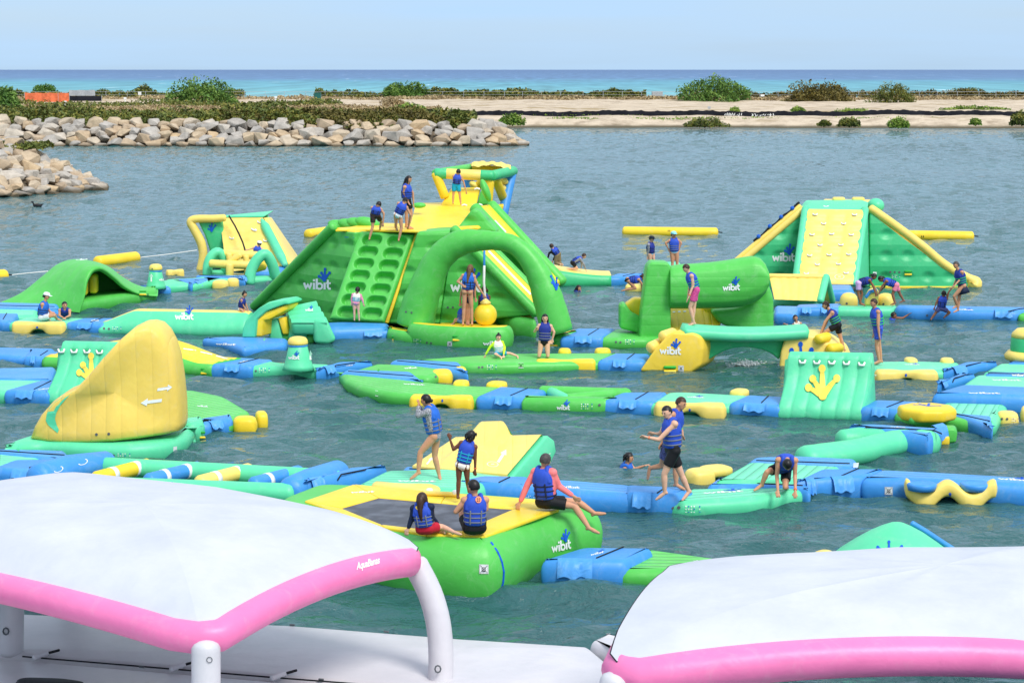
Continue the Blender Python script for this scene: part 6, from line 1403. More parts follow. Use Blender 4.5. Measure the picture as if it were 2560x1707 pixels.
def right_tower():
    t = thing('climbing_tower', 'right-hand climbing tower with a pale yellow handle wall and two slides', 'climbing tower', G('E', 700, 755, 0))
    Yf = G('E', 700, 752, .4).y; Yt = Yf + 2.2
    f = [GY('E', 470, 748, Yf), GY('E', 925, 754, Yf), GY('E', 1012, 146, Yt), GY('E', 552, 139, Yt)]
    rows = []
    for i in range(29):
        u = i/28; rows.append([lerp(lerp(f[0], f[1], v/24), lerp(f[3], f[2], v/24), u) - Vector((0, .07*abs(math.sin(u*math.pi*7))**.7 + .05*abs(math.sin(v/24*math.pi*3))**.7, 0)) for v in range(25)])
    fc = obj('climbing_face', sheet(rows), M_C, t)
    for a, b, nm in ((0, 3, 'l'), (1, 2, 'r')): obj('edge_trim', tube([lerp(f[a], f[b], k/8) + Vector((-.06 if nm == 'l' else .06, .12, 0)) for k in range(9)], .16, 12), M_M, t)
    sd = [f[1] + Vector((.1, .1, 0)), GY('E', 1062, 775, Yf+2.7), GY('E', 1056, 142, Yt+.6), f[2] + Vector((.06, .1, 0))]; sp = obj('side_panel', prism(sd, (-.3, .1, 0), .06), M_M, t)
    mark('blue_print', t, [sp], M_LB, [s_stroke([(0, 0), (.5, .2), (0, .5), (.4, .75), (.1, 1)], .5)], 'E', 1015, 628, (14, 0), (0, -165))
    Yw = Yf + 2.5
    lw = [GY('E', x, y, Yw) for x, y in ((-220, 790), (562, 790), (556, 150), (528, 146))]; me = prism(lw, (.0, 1.3, 0), .1); lo = obj('slide_wing', me, [M_Tt, M_C], t, mid=split_mat(me, lambda n: n.z > .25), uvf=lambda v: (v.x, v.z))
    logo(t, [lo], 'E', 268, 568, 185)
    a, b = GY('E', -215, 770, Yw), GY('E', 530, 138, Yw); obj('slide_rail', tube([lerp(a, b, k/8) + Vector((-.02, .05, .0)) for k in range(9)], .13, 14), M_C, t); obj('slide_rail', tube([lerp(a, b, k/8) + Vector((-.02, 1.25, .0)) for k in range(9)], .12, 12), M_C, t)
    rp = [lerp(a, b, .0+k/40) + Vector((-.06, 1.25, .14 + .03*math.sin(k))) for k in range(20, 41)]; obj('climbing_rope', tube(rp, .05, 6), M_K, t)
    for k in range(4): obj('rope_cleat', ell(rp[2+k*5] + Vector((0, -.05, .05)), .09, .09, .09, 8, 6), M_LB, t)
    rw = [(1058, 160), (1058, 782), (1300, 788), (1730, 790), (1872, 785), (1905, 768), (1870, 740), (1780, 690), (1650, 612), (1520, 505), (1330, 368), (1180, 252), (1080, 168)]
    me = prism(py('E', rw, Yw), (.1, 3.0, 0), .1); ro = obj('slide_wing', me, [M_Tt, M_C], t, mid=split_mat(me, lambda n: n.z > .25 and n.y > -.9), uvf=lambda v: (v.x, v.z))
    rail = spline([GY('E', x, y, Yw) for x, y in ((1068, 142), (1250, 268), (1480, 440), (1640, 575), (1760, 655), (1870, 712), (1915, 748), (1900, 775))], 30)
    obj('slide_rail', tube([p + Vector((.02, .08, .02)) for p in rail], [.17]*22 + [.19, .22, .25, .28, .3, .32, .32, .3, .28], 14), M_C, t); obj('slide_rail', tube([p + Vector((.06, 2.9, .0)) for p in rail[:26]], .18, 12), M_C, t)
    obj('base_trim', prism(py('E', [(1060, 768), (1880, 772), (1880, 796), (1060, 796)], Yw-.06), (0, .3, 0), .03), M_Y, t)
    valves(t, [ro], 'E', [(1228, 653), (1263, 654), (1301, 655)], 9); info(t, [ro], 'E', 1240, 706, 72, 30); buckle(t, 'E', 1373, 660, Yw-.02, .18); mark('warning_label', t, [ro], M_W, [s_rect(0, 0, 1, 1)], 'E', 1086, 678, (30, 1), (0, -26))
    obj('top_cap', prism([GY('E', 528, 146, Yt), GY('E', 1052, 148, Yt), GY('E', 1062, 82, Yt+1.2), GY('E', 575, 88, Yt+1.2)], (0, 1.6, 0), .12), M_M, t)
    obj('top_pad', prism([GY('E', 690, 112, Yt+2.0), GY('E', 1122, 118, Yt+2.0), GY('E', 1105, 72, Yt+2.6), GY('E', 700, 66, Yt+2.6)], (0, .8, 0), .1), M_C, t); obj('top_pad_end', ell(GY('E', 1108, 112, Yt+1.9), .35, .4, .3), M_M, t)
    for x in (805, 965): obj('crenel', box(GY('E', x, 62, Yt+2.7), .5, .3, .2, .07), M_C, t)
    for x, y in ((613, 178), (935, 180), (682, 252), (845, 252), (588, 342), (748, 337), (908, 343), (653, 428), (823, 426), (568, 512), (727, 507), (887, 503), (630, 586), (803, 582), (541, 660), (866, 656)): handle(t, [fc], 'E', x, y, 36, 1, 9)
    for x, y in ((702, 118), (870, 122)): obj('grab_handle', tube([GY('E', x-18, y, Yt+.6), GY('E', x, y+8, Yt+.5), GY('E', x+18, y, Yt+.6)], .04, 6), M_HW, t)
    mark('ring_print', t, [fc], M_W, [s_arc(0, 0, 1, .1), s_stroke([(-.3, .3), (.3, .3), (-.3, -.3), (.3, -.3)], .14)], 'E', 812, 692, (38, 0), (0, -20)); mark('ring_print', t, [fc], M_W, [s_arc(0, 0, 1, .1, 0, 180)], 'E', 580, 692, (38, 0), (0, -18))
right_tower()

# ---------------- roller gate
def roller():
    t = thing('roller_gate', 'bulging green roller barrier on two pillars with white lettering', 'obstacle', G('D', 1500, 1180, 0)); Y = G('D', 1000, 1218, 0).y + .35
    def ribbed(P, Yp, dep, bev, K, name):
        return obj(name, prism(py('D', P, Yp), (.0, dep, 0), bev, 4), M_Gc, t)
    ribbed([(1000, 470), (1040, 432), (1190, 440), (1222, 470), (1222, 1130), (1180, 1190), (1000, 1205), (930, 1130), (945, 900)], Y, 1.0, .2, 8, 'pillar')
    ribbed([(742, 1048), (742, 835), (790, 812), (850, 900), (960, 960), (990, 1140), (900, 1090)], Y+.7, .8, .12, 3, 'side_block')
    obj('side_cushion', prism(py('D', [(792, 830), (885, 768), (960, 775), (960, 945), (830, 920)], Y+1.2), (0, .6, 0), .08), M_Y, t)
    ribbed([(1838, 862), (2060, 760), (2120, 600), (2185, 760), (2188, 1108), (1950, 1095), (1680, 1012), (1590, 885)], Y+.7, 1.1, .2, 6, 'pillar')
    obj('slope_pad', prism([GY('D', 1210, 1075, Y+.35), GY('D', 1600, 1068, Y+.5), GY('D', 1692, 1000, Y+.9), GY('D', 1560, 862, Y+1.6), GY('D', 1210, 852, Y+1.5)], (0, .2, -.1), .03), M_Yr, t, uvf=lambda v: (v.y, v.x))
    mark('white_print', t, [o for o in t.children if o.name.startswith('slope_pad')], M_W, [s_disc(k, 0, .3) for k in range(3)], 'D', 1250, 895, (50, -3), (0, -22))
    obj('back_beam', tube([GY('D', 1560, 862, Y+1.7), GY('D', 1840, 880, Y+1.7)], .3, 12), M_Y, t)
    # barrel: cross-sections from left to right
    secs = [(1205, 475, 855), (1225, 462, 860), (1300, 452, 862), (1450, 442, 862), (1600, 430, 860), (1750, 410, 856), (1880, 385, 845), (1980, 372, 815), (2050, 392, 775), (2095, 440, 720), (2120, 500, 660)]
    rings = []
    for x, y0, y1 in secs:
        p, q = GY('D', x, y0, Y+.3), GY('D', x, y1, Y+.3); c = (p+q)/2; hz_ = (p-q).length/2; r = []
        for j in range(48):
            a = 2*math.pi*j/48; cs, sn = math.cos(a), math.sin(a); k = 1 - .022*(abs(math.sin(a*7.5))**6)
            r.append(c + Vector((0, .62*math.copysign(abs(cs)**.8, cs)*k, hz_*math.copysign(abs(sn)**.75, sn)*k)))
        rings.append(r)
    n = len(rings); R2 = []
    for i in range(44):
        u = i/43*(n-1); k = min(int(u), n-2); w = u-k; R2.append([lerp(rings[k][j], rings[k+1][j], w) for j in range(48)])
    o = obj('roller', loft(R2), M_Gc, t); logo(t, [o], 'D', 1710, 700, 160, (160, -8), (0, -165))
    pb, po = pad('x', '', '', 'D', [(540, 1218), (780, 1222), (990, 1222), (1210, 1195)], [(690, 1050), (900, 1040), (1200, 1080)], 'g', ribs=False, root=t, part='base_pad')
    info(t, [po], 'D', 792, 1198, 96, 50); valves(t, [po], 'D', [(709, 1174), (751, 1177)], 10)
def crease_mat():
    m = pvc('vinyl_green_creased', GREEN); t = m.node_tree; P = t.nodes['Principled BSDF']
    tc = t.nodes.new('ShaderNodeTexCoord'); sx = t.nodes.new('ShaderNodeSeparateXYZ'); t.links.new(tc.outputs['Object'], sx.inputs[0])
    h = math_n(t, 'POWER', math_n(t, 'ABSOLUTE', math_n(t, 'SINE', math_n(t, 'MULTIPLY', sx.outputs[2], math.pi/.31))), .3)
    b = t.nodes.new('ShaderNodeBump'); b.inputs['Strength'].default_value = .16; b.inputs['Distance'].default_value = .05; t.links.new(h, b.inputs['Height'])
    old = P.inputs['Normal'].links[0].from_socket; t.links.new(old, b.inputs['Normal']); t.links.new(b.outputs[0], P.inputs['Normal']); return m
M_Gc = crease_mat()
roller()
link('blue link between the swing arch and the roller gate', 'D', [(228, 1218), (545, 1220)], [(380, 1045), (665, 1045)], ((.3, .8),))

# ---------------- balance bridge on two yellow blocks
def board_bridge():
    t = thing('balance_bridge', 'mint balance board bridge resting on two yellow stepped blocks', 'bridge', G('D', 1700, 1400, 0)); Y = G('D', 1380, 1468, 0).y + .1
    me = prism(py('D', [(918, 1455), (1060, 1250), (1180, 1118), (1235, 1078), (1440, 1090), (1505, 1130), (1525, 1240), (1500, 1400), (1400, 1470)], Y), (.55, 1.3, 0), .2, 4); lb = obj('block', me, M_Yb, t)
    logo(t, [lb], 'D', 1122, 1290, 200, (200, 4), (0, -190)); nosign(t, [lb], 'D', 1290, 1445, 52, 2); buckle(t, 'D', 1212, 1428, Y-.04, .22)
    for a, b, r in (((1150, 1125), (1240, 1095), .17), ((1035, 1228), (1120, 1190), .17)): obj('block_step', tube([GY('D', *a, Y+.5), GY('D', *b, Y+.8)], r, 14), M_C, t)
    Yr = Y + .75
    rb = obj('block', prism(py('I', [(1188, 470), (1205, 300), (1235, 205), (1290, 170), (1440, 168), (1520, 200), (1640, 280), (1720, 470)], Yr), (.5, 1.3, 0), .2, 4), M_C, t)
    foot(t, [rb], 'I', 1368, 385, 165, M_LB, ((-.45, .58), (-.04, .86), (.46, .6)), w=.14, rr=.11)
    for a, b in (((1498, 205), (1560, 188)), ((1585, 278), (1655, 270))): obj('block_step', tube([GY('I', *a, Yr-.1), GY('I', *b, Yr+.2)], .15, 14), M_Y, t)
    a, b = GY('I', 452, 138, Y+.55), GY('I', 1425, 145, Yr+.45); n = Vector((0, 1, 0))
    rings = []
    for i in range(41):
        u = i/40; e = min(u, 1-u); cap = math.sqrt(max(0.02, 1-(1-min(1, e/.02))**2)); c = lerp(a, b, u) + Vector((0, 0, -.1*math.sin(math.pi*u))); r = []
        for j in range(20):
            th = 2*math.pi*j/20; cs, sn = math.cos(th), math.sin(th); r.append(c + n*(.55*cap*math.copysign(abs(cs)**.6, cs)) + Vector((0, 0, (.2+.0*u)*cap*math.copysign(abs(sn)**.8, sn))))
        rings.append(r)
    bd = obj('board', loft(rings), M_M, t)
    web = [(585, 172), (1250, 188), (1225, 300), (1200, 362), (1150, 318), (1080, 286), (1000, 270), (920, 266), (850, 275), (780, 298), (720, 330), (670, 360), (640, 368), (620, 345), (618, 250)]
    wq = [GY('I', x, y, lerp(Y+.5, Yr+.4, (x-452)/973)) for x, y in web]; obj('web_panel', prism(wq, (0, .5, 0), .06), M_T, t)
    return Y, Yr
def block_mat():
    m = pvc('vinyl_yellow_block', (250, 210, 66)); return m
M_Yb = block_mat()
BRY, BRYR = board_bridge()
link('blue link left of the yellow bridge block with lettering', 'H', [(1465, 370), (1738, 374)], [(1590, 238), (1780, 240)], ((.3, .65),))
# ---------------- back right: green slide deck
def back_slide():
    A, B_ = G('D', 150, 655, 0), G('D', 665, 642, 0); t = thing('sloping_deck', 'green sloping deck with a pale yellow top, behind the swing arch', 'deck', lerp(A, B_, .5)); rings = []; L_ = (B_-A).length
    for i in range(25):
        u = i/24; h = .38 + .42*(1-u)**1.6; c = lerp(A + (A-B_)*.25, B_, u); k = h
        rings.append([c + Vector((0, y, z)) for y, z in ((0, -.12), (-.06, .12), (-.02, h*.75), (.1, h*.96), (.25, h), (1.0, h+.03), (1.9, h), (2.05, h*.8), (2.05, -.1))])
    V, Fc = loft(rings); o = obj('body', (V, Fc), [M_T, M_C], t, mid=[1 if (k % 9) in (3, 4, 5, 6) and k < 24*9 else 0 for k in range(len(Fc))]); return t, o
BS, BSO = back_slide()
link('blue link at the right end of the green sloping deck', 'D', [(660, 642), (800, 640)], [(740, 535), (990, 530)], ())
pad('deck_module', 'yellow landing pad under the crawling woman', 'deck', 'D', [(790, 702), (1000, 705)], [(800, 642), (1000, 640)], 'c', ribs=False, zt=.25, dmin=.9)

# ---------------- right rear: wedge, posts and long runway
def tent_wedge():
    t = thing('wedge_tent', 'small yellow tent-shaped wedge on a mint base before the right tower', 'wedge', G('E', 480, 920, 0)); Y = G('E', 470, 900, .3).y
    q = [GY('E', 280, 876, Y), GY('E', 655, 890, Y), GY('E', 702, 694, Y+.9), GY('E', 240, 688, Y+.9)]; rows = []
    for i in range(13):
        u = i/12; rows.append([lerp(lerp(q[0], q[1], v/40), lerp(q[3], q[2], v/40), u) - Vector((0, .05*abs(math.sin(v/40*math.pi*6))**.6 + .12*math.sin(math.pi*u)*0, 0)) for v in range(41)])
    obj('front_slope', sheet(rows), M_C, t)
    bk = [GY('E', 750, 890, Y+1.9), GY('E', 330, 880, Y+1.9)]; obj('back_slope', prism([q[3], q[2], bk[0], bk[1]], (0, -.05, -.12), .02), M_C, t)
    for p0, p1 in ((q[1], q[2]), (q[2], bk[0]), (q[3], q[2])): obj('edge_tube', tube([lerp(p0, p1, k/4) for k in range(5)], .14 if p0 is not q[3] else .1, 10), M_M if p0 is not q[3] else M_C, t)
    pad('x', '', '', 'E', [(255, 935), (660, 945)], [(270, 868), (700, 885)], 'm', root=t, part='base_pad', ribs=False)
tent_wedge()
pad('deck_module', 'blue landing deck at the foot of the right tower', 'deck', 'E', [(720, 890), (940, 890)], [(720, 755), (920, 755)], 'b', ribs=False, zt=.4)
strip_link('blue ribbed band in front of the yellow tent wedge', 'E', [(278, 1000), (450, 1010)], [(280, 925), (500, 930)], seam=False)
pad('deck_module', 'short mint deck in front of the blue band by the tent wedge', 'deck', 'E', [(270, 1035), (425, 1035)], [(272, 960), (420, 965)], 'm', ribs=False)
link('blue link between the tent wedge and the yellow bollards', 'E', [(470, 1018), (785, 1018)], [(500, 915), (800, 905)], ((.1, .35), (.6, .8)))
BOL, BOLO = pad('bollard_module', 'mint module with two yellow bollards where two girls bend down', 'bollard module', 'E', [(775, 1018), (965, 1018), (1262, 1016)], [(780, 935), (1000, 925), (1300, 925)], 'm', ribs=False, zt=.32)
for xl, xr, yt, yb in ((813, 961, 812, 940), (1110, 1263, 816, 945)):
    Yb_ = G('E', (xl+xr)/2, yb+30, .1).y + .5; c = GY('E', (xl+xr)/2, yb, Yb_); r = (GY('E', xr, yb, Yb_) - c).x; h = GY('E', xl, yt, Yb_).z - c.z
    bo = obj('bollard', lathe(c - Vector((0, 0, .1)), [(r*.96, 0), (r*1.0, .12), (r*.99, h*.6), (r*.9, h*.85), (r*.65, h*1.02), (r*.3, h*1.09), (.02, h*1.1)], 24), M_C, BOL); valves(BOL, [bo], 'E', [((xl+xr)/2-16, yb-30)], 9)
Yk = G('E', 1060, 960, .3).y + 1.0; obj('back_cushion', prism(py('E', [(1016, 930), (1018, 860), (1050, 800), (1100, 790), (1130, 810), (1130, 930)], Yk), (.1, .5, 0), .12), M_C, BOL)
obj('cushion_stripe', tube([GY('E', x, y, Yk-.04) for x, y in ((1030, 858), (1060, 815), (1110, 800))], .06, 8), M_B, BOL)
LR, LRO = pad('deck_module', 'long blue runway at the far right where a woman helps a boy up', 'deck', 'E', [(1258, 1018), (1400, 1035), (1900, 1050), (2260, 1056)], [(1270, 930), (1700, 925), (2500, 940)], 'b', ribs=False, zt=.36)
logo(LR, [LRO], 'E', 1790, 962, 120, (120, 6), (-14, -26)); flap(LR, G('E', 1900, 1050, 0), G('E', 2260, 1056, 0), .5, .9, .38); valves(LR, [LRO], 'E', [(1528, 1008)], 9)
obj('zip_seam', tube([G('E', x, y, .37) for x, y in ((2190, 975), (2280, 955), (2400, 942))], .02, 6), M_K, LR)
pad('deck_module', 'green deck end cut by the right picture edge beyond the long blue runway', 'deck', 'E', [(2262, 1058), (2420, 1060)], [(2300, 962), (2450, 960)], 'g', ribs=False)
# ================================================================== WHITE DECK AND PINK CANOPIES (foreground)
M_PINK = pvc('vinyl_pink', (244, 124, 178), 'plain', rough=.38); M_WV = pvc('vinyl_white', (208, 205, 208), 'plain', rough=.4); M_CAN = pvc('canopy_fabric', (198, 200, 207), 'plain', rough=.55)
def white_deck():
    t = thing('white_float_deck', 'wide white inflatable deck beneath the pink canopies, rear half', 'deck', G('L', 1200, 900, .25))
    zt = .28; b = [G('L', -300, 690, zt), G('L', 1480, 766, zt), G('L', 2352, 834, zt), G('M', 330, 674, zt)]
    s = [G('L', -300, 905, zt), G('L', 120, 930, zt), G('L', 1380, 1035, zt), G('L', 2352, 1110, zt), G('M', 600, 900, zt)]
    P = b + [s[-1]] + s[:-1][::-1]
    (V, Fc), ns = puff(P, zt, rs=.16, rc=.1); o = obj('deck', (V, Fc), M_WV, t)
    d2 = [p + Vector((0, -.12, 0)) for p in s]; q = d2 + [Vector((d2[-1].x+3, 21, 0)), Vector((d2[0].x-2, 21, 0))]
    t2 = thing('white_float_deck', 'white inflatable deck under the front canopy leg, nearest the camera', 'deck', (q[0]+q[-1])/2)
    (V, Fc), ns = puff(q, zt-.005, rs=.12, rc=.08); o2 = obj('deck', (V, Fc), M_WV, t2)
    obj('lacing_line', tube([lerp(s[i], s[i+1], k/6) + Vector((0, -.06, .01)) for i in range(1, 3) for k in range(7)], .012, 6), M_K, t)
    for x, y in ((195, 932), (890, 990), (1400, 1035)):
        p, r = G('L', x-20, y+8, zt+.03), G('L', x+40, y-14, zt+.04); cl = obj('lacing_clip', tube([p, r], .045, 8), M_WV, t); obj('clip_tongue', tube([r, r + Vector((.16, .1, .02))], .02, 6), M_K, cl)
    for x, y in ((1478, 772), (1955, 806), (715, 985), (1625, 1048)): obj('deck_ring', tube([G('L', x-8, y, zt+.01), G('L', x+14, y+2, zt+.01)], .015, 6), M_GREY, t)
    c = [G('M', 322, 662, .3), G('M', 405, 620, .3), G('M', 520, 650, .3), G('M', 470, 720, .3)]; (V, Fc), ns = puff(c, .33, rs=.1, rc=.05); obj('white_mat', (V, Fc), M_WV, label='corner of a white mat behind the left end of the right canopy', cat='mat')
    bk = [G('L', 60, 1066, .3), G('L', 130, 1050, .3), G('L', 330, 1056, .3), G('L', 460, 1075, .3), G('L', 400, 1110, .3), G('L', 80, 1110, .3)]
    (V, Fc), ns = puff([Vector((p.x, p.y, 0)) for p in bk], .36, zb=.27, rs=.08, rc=.15); obj('black_mat', (V, Fc), M_K, label='black rounded mat at the bottom left corner on the white deck', cat='mat')
white_deck()
def canopy(label, corners, mids, peak, overs, legs, zlift, letter=None, tube_r=.2, pw=3.8):
    """pink tube frame with arched sides, white fabric dome stretched over it, white legs"""
    c0 = sum((Vector(c) for c in corners), Vector())/len(corners); t = thing('sun_canopy', label, 'canopy', (c0.x, c0.y, .28)); n = len(corners); loop = []; tags = []
    for i in range(n):
        a, b, m = Vector(corners[i]), Vector(corners[(i+1) % n]), mids[i]
        for k in range(16):
            u = k/16; p = lerp(a, b, u); p.z += m*4*u*(1-u); nn = (b-a).cross(Vector((0, 0, 1))).normalized(); loop.append(p); tags.append(i)
    tl = [lerp(loop[k-1], lerp(loop[k], loop[(k+1) % len(loop)], .5), .6) for k in range(len(loop))]
    fr = obj('frame_tube', tube(tl, tube_r, 20, closed=True), M_PINK, t)
    pk = Vector(peak); rows = []; N = len(loop)
    for j in range(25):
        r = j/24; row = []
        for k in range(N+1):
            e = tl[k % N] + Vector((0, 0, zlift)); ou = (e - pk); ou.z = 0; w0 = (k % N)/16; i0 = int(w0) % n; fr_ = w0 - int(w0); ov = overs[i0]; pv, nx_ = overs[i0-1], overs[(i0+1) % n]; ov = lerp(lerp(pv, ov, .5), ov, min(1, fr_*6)) if fr_ < .17 else (lerp(lerp(ov, nx_, .5), ov, min(1, (1-fr_)*6)) if fr_ > .83 else ov); e = e + ou.normalized()*(tube_r*ov) + Vector((0, 0, .3*max(0, ov-.55)))
            corner = min(k % 16, 16 - k % 16)/8.0                       # 0 at a corner
            sh = 1 - r**(pw + .4*corner); z = lerp(e.z, pk.z, sh)
            ridge = -.045*(corner*(1-corner)*2.2)*math.sin(math.pi*min(1, r))*1.0
            p = Vector((lerp(pk.x, e.x, r), lerp(pk.y, e.y, r), z + ridge)); row.append(p)
        rows.append(row)
    V, Fc = sheet(rows); cl = obj('canopy_cloth', (V, Fc), M_CAN, t)
    ed = [rows[-1][k] for k in range(N)]; obj('cloth_hem', tube([p + Vector((0, 0, -.005)) for p in ed], .009, 6, closed=True), M_K, t)
    for top, bot, bow in legs:
        a, b = Vector(top), Vector(bot); mid_ = lerp(a, b, .5) + Vector(bow); lg = obj('leg', tube(spline([a, lerp(a, mid_, .5) + Vector(bow)*.25, mid_, lerp(mid_, b, .5) + Vector(bow)*.2, b], 16), .175, 18), M_WV, t)
        rg = b + Vector((-.02, -.19, .35)); obj('tie_ring', tube([rg + Vector((.04*math.cos(q), 0, .05*math.sin(q))) for q in np.linspace(0, 6.283, 9)], .012, 6), M_GREY, lg)
    return t, fr, cl
def zat(tag, x, y, Y): return GY(tag, x, y, Y)
V_ = GY('L', 1040, 872, 23.2); R_ = GY('L', 2130, 452, 27.0); Lc = Vector((-9.8, 27.2, V_.z+.06)); Bk = Vector((-7.3, 31.0, R_.z)); 
t1, fr1, cl1 = canopy('left pink-framed white sun canopy with white lettering, bottom left', [V_, R_, Bk, Lc], [.22, .2, .2, .16], (-5.1, 27.1, 2.64), [.35, 1.1, 1.1, .35], [
    (V_ + Vector((0, .05, -.05)), (V_.x, V_.y-.1, .3), (0, 0, 0)), (R_ + Vector((-.06, 0, -.05)), GY('L', 2230, 1100, 26.6), (.14, 0, .08)), (GY('L', 60, 640, 27.9), (GY('L', 60, 968, 27.9).x, 27.9, .28), (0, 0, 0)), (Bk, (Bk.x+.2, Bk.y+.3, .28), (0, .1, 0))], .12)
P_ = GY('M', 446, 845, 21.7); S_ = Vector((2.3, 25.3, 1.92)); Q_ = Vector((6.4, 22.2, 1.85)); T_ = Vector((7.6, 26.2, 1.75))
t2_, fr2, cl2 = canopy('right pink-framed white sun canopy, bottom right corner', [P_, Q_, T_, S_], [.17, .1, .0, .22], (5.4, 24.3, 2.47), [.35, .9, 1.1, .8], [(P_, (P_.x-.15, P_.y-.2, .28), (-.08, 0, 0)), (S_, (S_.x-.1, S_.y+.3, .28), (0, 0, 0)), (Q_, (Q_.x+.2, Q_.y-.2, .28), (0, 0, 0))], .18, tube_r=.23)
cu = bpy.data.curves.new('lettering', 'FONT'); cu.body = 'AquaBanas'; cu.size = 1.0; cu.offset = .025
to = bpy.data.objects.new('tmp', cu); COL.objects.link(to); dg = bpy.context.evaluated_depsgraph_get(); me_ = bpy.data.meshes.new_from_object(to.evaluated_get(dg)); bpy.data.objects.remove(to)
bm = bmesh.new(); bm.from_mesh(me_); bmesh.ops.triangulate(bm, faces=bm.faces); bmesh.ops.subdivide_edges(bm, edges=[e for e in bm.edges if e.calc_length() > .25], cuts=1); bm.verts.index_update()
vx = [v.co for v in bm.verts]; w_ = max(v.x for v in vx) - min(v.x for v in vx); x0_ = min(v.x for v in vx)
sh_ = ([((v.x-x0_)/w_, v.y) for v in vx], [tuple(v.index for v in f.verts) for f in bm.faces]); bm.free(); bpy.data.meshes.remove(me_)
mark('lettering', t1, [fr1], M_W, [sh_], 'L', 1808, 493, (116, -33), (2, -52))
mark('frame_ring', t1, [o for o in t1.children if o.name.startswith('leg')][:1], M_GREY, [s_arc(0, 0, 1, .28)], 'L', 1062, 950, (14, 0), (0, -14))
# graffiti on the black barrier
for k, (x0, x1, y0, y1) in enumerate(((300, 425, 362, 388), (490, 646, 366, 388))):
    rs_ = random.Random(k); S = []
    for i in range(9):
        u = i/9; S.append(s_stroke([(u + rs_.uniform(0, .1), rs_.uniform(0, 1)) for _ in range(5)], .03))
    mark('graffiti', sf, [sf], M_W, S, 'W', x0, y1, (x1-x0, 0), (0, -(y1-y0)), .1)
# ================================================================== PEOPLE
def mk(name, rgb, **k): return plain(name, rgb, **{**dict(rough=.6, spec=.25, noise=.1, scale=9), **k})
SK = {'a': plain('skin_light', (226, 176, 148), .5, .3, .06, 7, sub=.08), 'b': plain('skin_tan', (206, 150, 116), .5, .3, .07, 7, sub=.08), 'c': plain('skin_brown', (150, 100, 72), .5, .3, .07, 7, sub=.06), 'd': plain('skin_dark', (112, 72, 52), .5, .3, .07, 7, sub=.05)}
CL = {'vest': mk('vest_blue', (48, 82, 190)), 'navy': mk('vest_navy', (38, 54, 140)), 'sky': mk('vest_bright_blue', (40, 104, 200)), 'white': mk('cloth_white', (236, 230, 218)), 'black': mk('cloth_black', (26, 26, 30)), 'grey': mk('strap_grey', (120, 124, 132)),
      'green': mk('strap_green', (66, 196, 84)), 'cyan': mk('strap_cyan', (36, 170, 196)), 'dkst': mk('strap_dark', (34, 40, 62)), 'pink': mk('cloth_pink', (240, 150, 180)), 'hotpink': mk('cloth_hot_pink', (240, 84, 150), noise=.5, scale=40), 'red': mk('cloth_red', (196, 34, 56)),
      'turq': mk('cloth_turquoise', (20, 158, 196)), 'khaki': mk('cloth_khaki', (136, 118, 84)), 'coral': mk('cloth_coral', (250, 128, 128)), 'neon': mk('cloth_neon', (206, 240, 50)), 'lilac': mk('cloth_lilac', (214, 176, 222)), 'rose': mk('cloth_rose', (250, 138, 160)),
      'lblue': mk('cloth_light_blue', (150, 204, 228)), 'pale': mk('cloth_pale_blue', (214, 226, 240), noise=.35, scale=40), 'floral': mk('cloth_floral', (58, 84, 190), noise=.9, scale=45), 'patt': mk('cloth_patterned', (150, 150, 156), noise=.95, scale=55), 'print': mk('cloth_print', (90, 90, 140), noise=.9, scale=40),
      'dkblue': mk('cloth_dark_blue', (30, 40, 66)), 'jean': mk('cloth_denim', (110, 140, 180)), 'lgrey': mk('cloth_light_grey', (206, 210, 216)), 'orange': mk('cloth_black_orange', (62, 48, 44), noise=.8, scale=22)}
HR = {'k': plain('hair_black', (24, 20, 20), .45, .4, .3, 20), 'b': plain('hair_brown', (62, 42, 30), .5, .35, .3, 20), 'g': plain('hair_grey', (74, 70, 68), .55, .3, .4, 30), 'l': plain('hair_light_brown', (112, 82, 56), .5, .3, .35, 20)}
EYE = plain('eye_dark', (20, 16, 14), .3, .5); LIP = plain('lips', (160, 84, 78), .5, .3); CAPW = mk('cap_white', (240, 240, 240)); CAPA = mk('cap_aqua', (150, 220, 226)); HATN = mk('hat_navy', (24, 34, 50)); BAND = mk('wrist_band', (244, 120, 70))
def caps(a, b, r0, r1, n=10): 
    if (b-a).length < 1e-4: b = a + Vector((0, 0, 1e-3))
    return tube([a, lerp(a, b, .5), b], [r0, (r0+r1)/2*1.04, r1], n, capk=1.0)
def fuse(prims, vox, name, smooth=4):
    """one continuous skin over overlapping volumes"""
    V, Fc = join(*prims); me = bpy.data.meshes.new('tmp'); me.from_pydata([tuple(v) for v in V], [], Fc); o = bpy.data.objects.new('tmp', me); COL.objects.link(o)
    m = o.modifiers.new('r', 'REMESH'); m.mode = 'VOXEL'; m.voxel_size = vox; m.use_smooth_shade = True
    if smooth: s = o.modifiers.new('s', 'SMOOTH'); s.factor = .5; s.iterations = smooth
    d = bpy.context.evaluated_depsgraph_get(); e = o.evaluated_get(d).to_mesh()
    out = ([v.co.copy() for v in e.vertices], [tuple(p.vertices) for p in e.polygons]); o.evaluated_get(d).to_mesh_clear()
    bpy.data.objects.remove(o); bpy.data.meshes.remove(me); return out
PEOPLE = {}
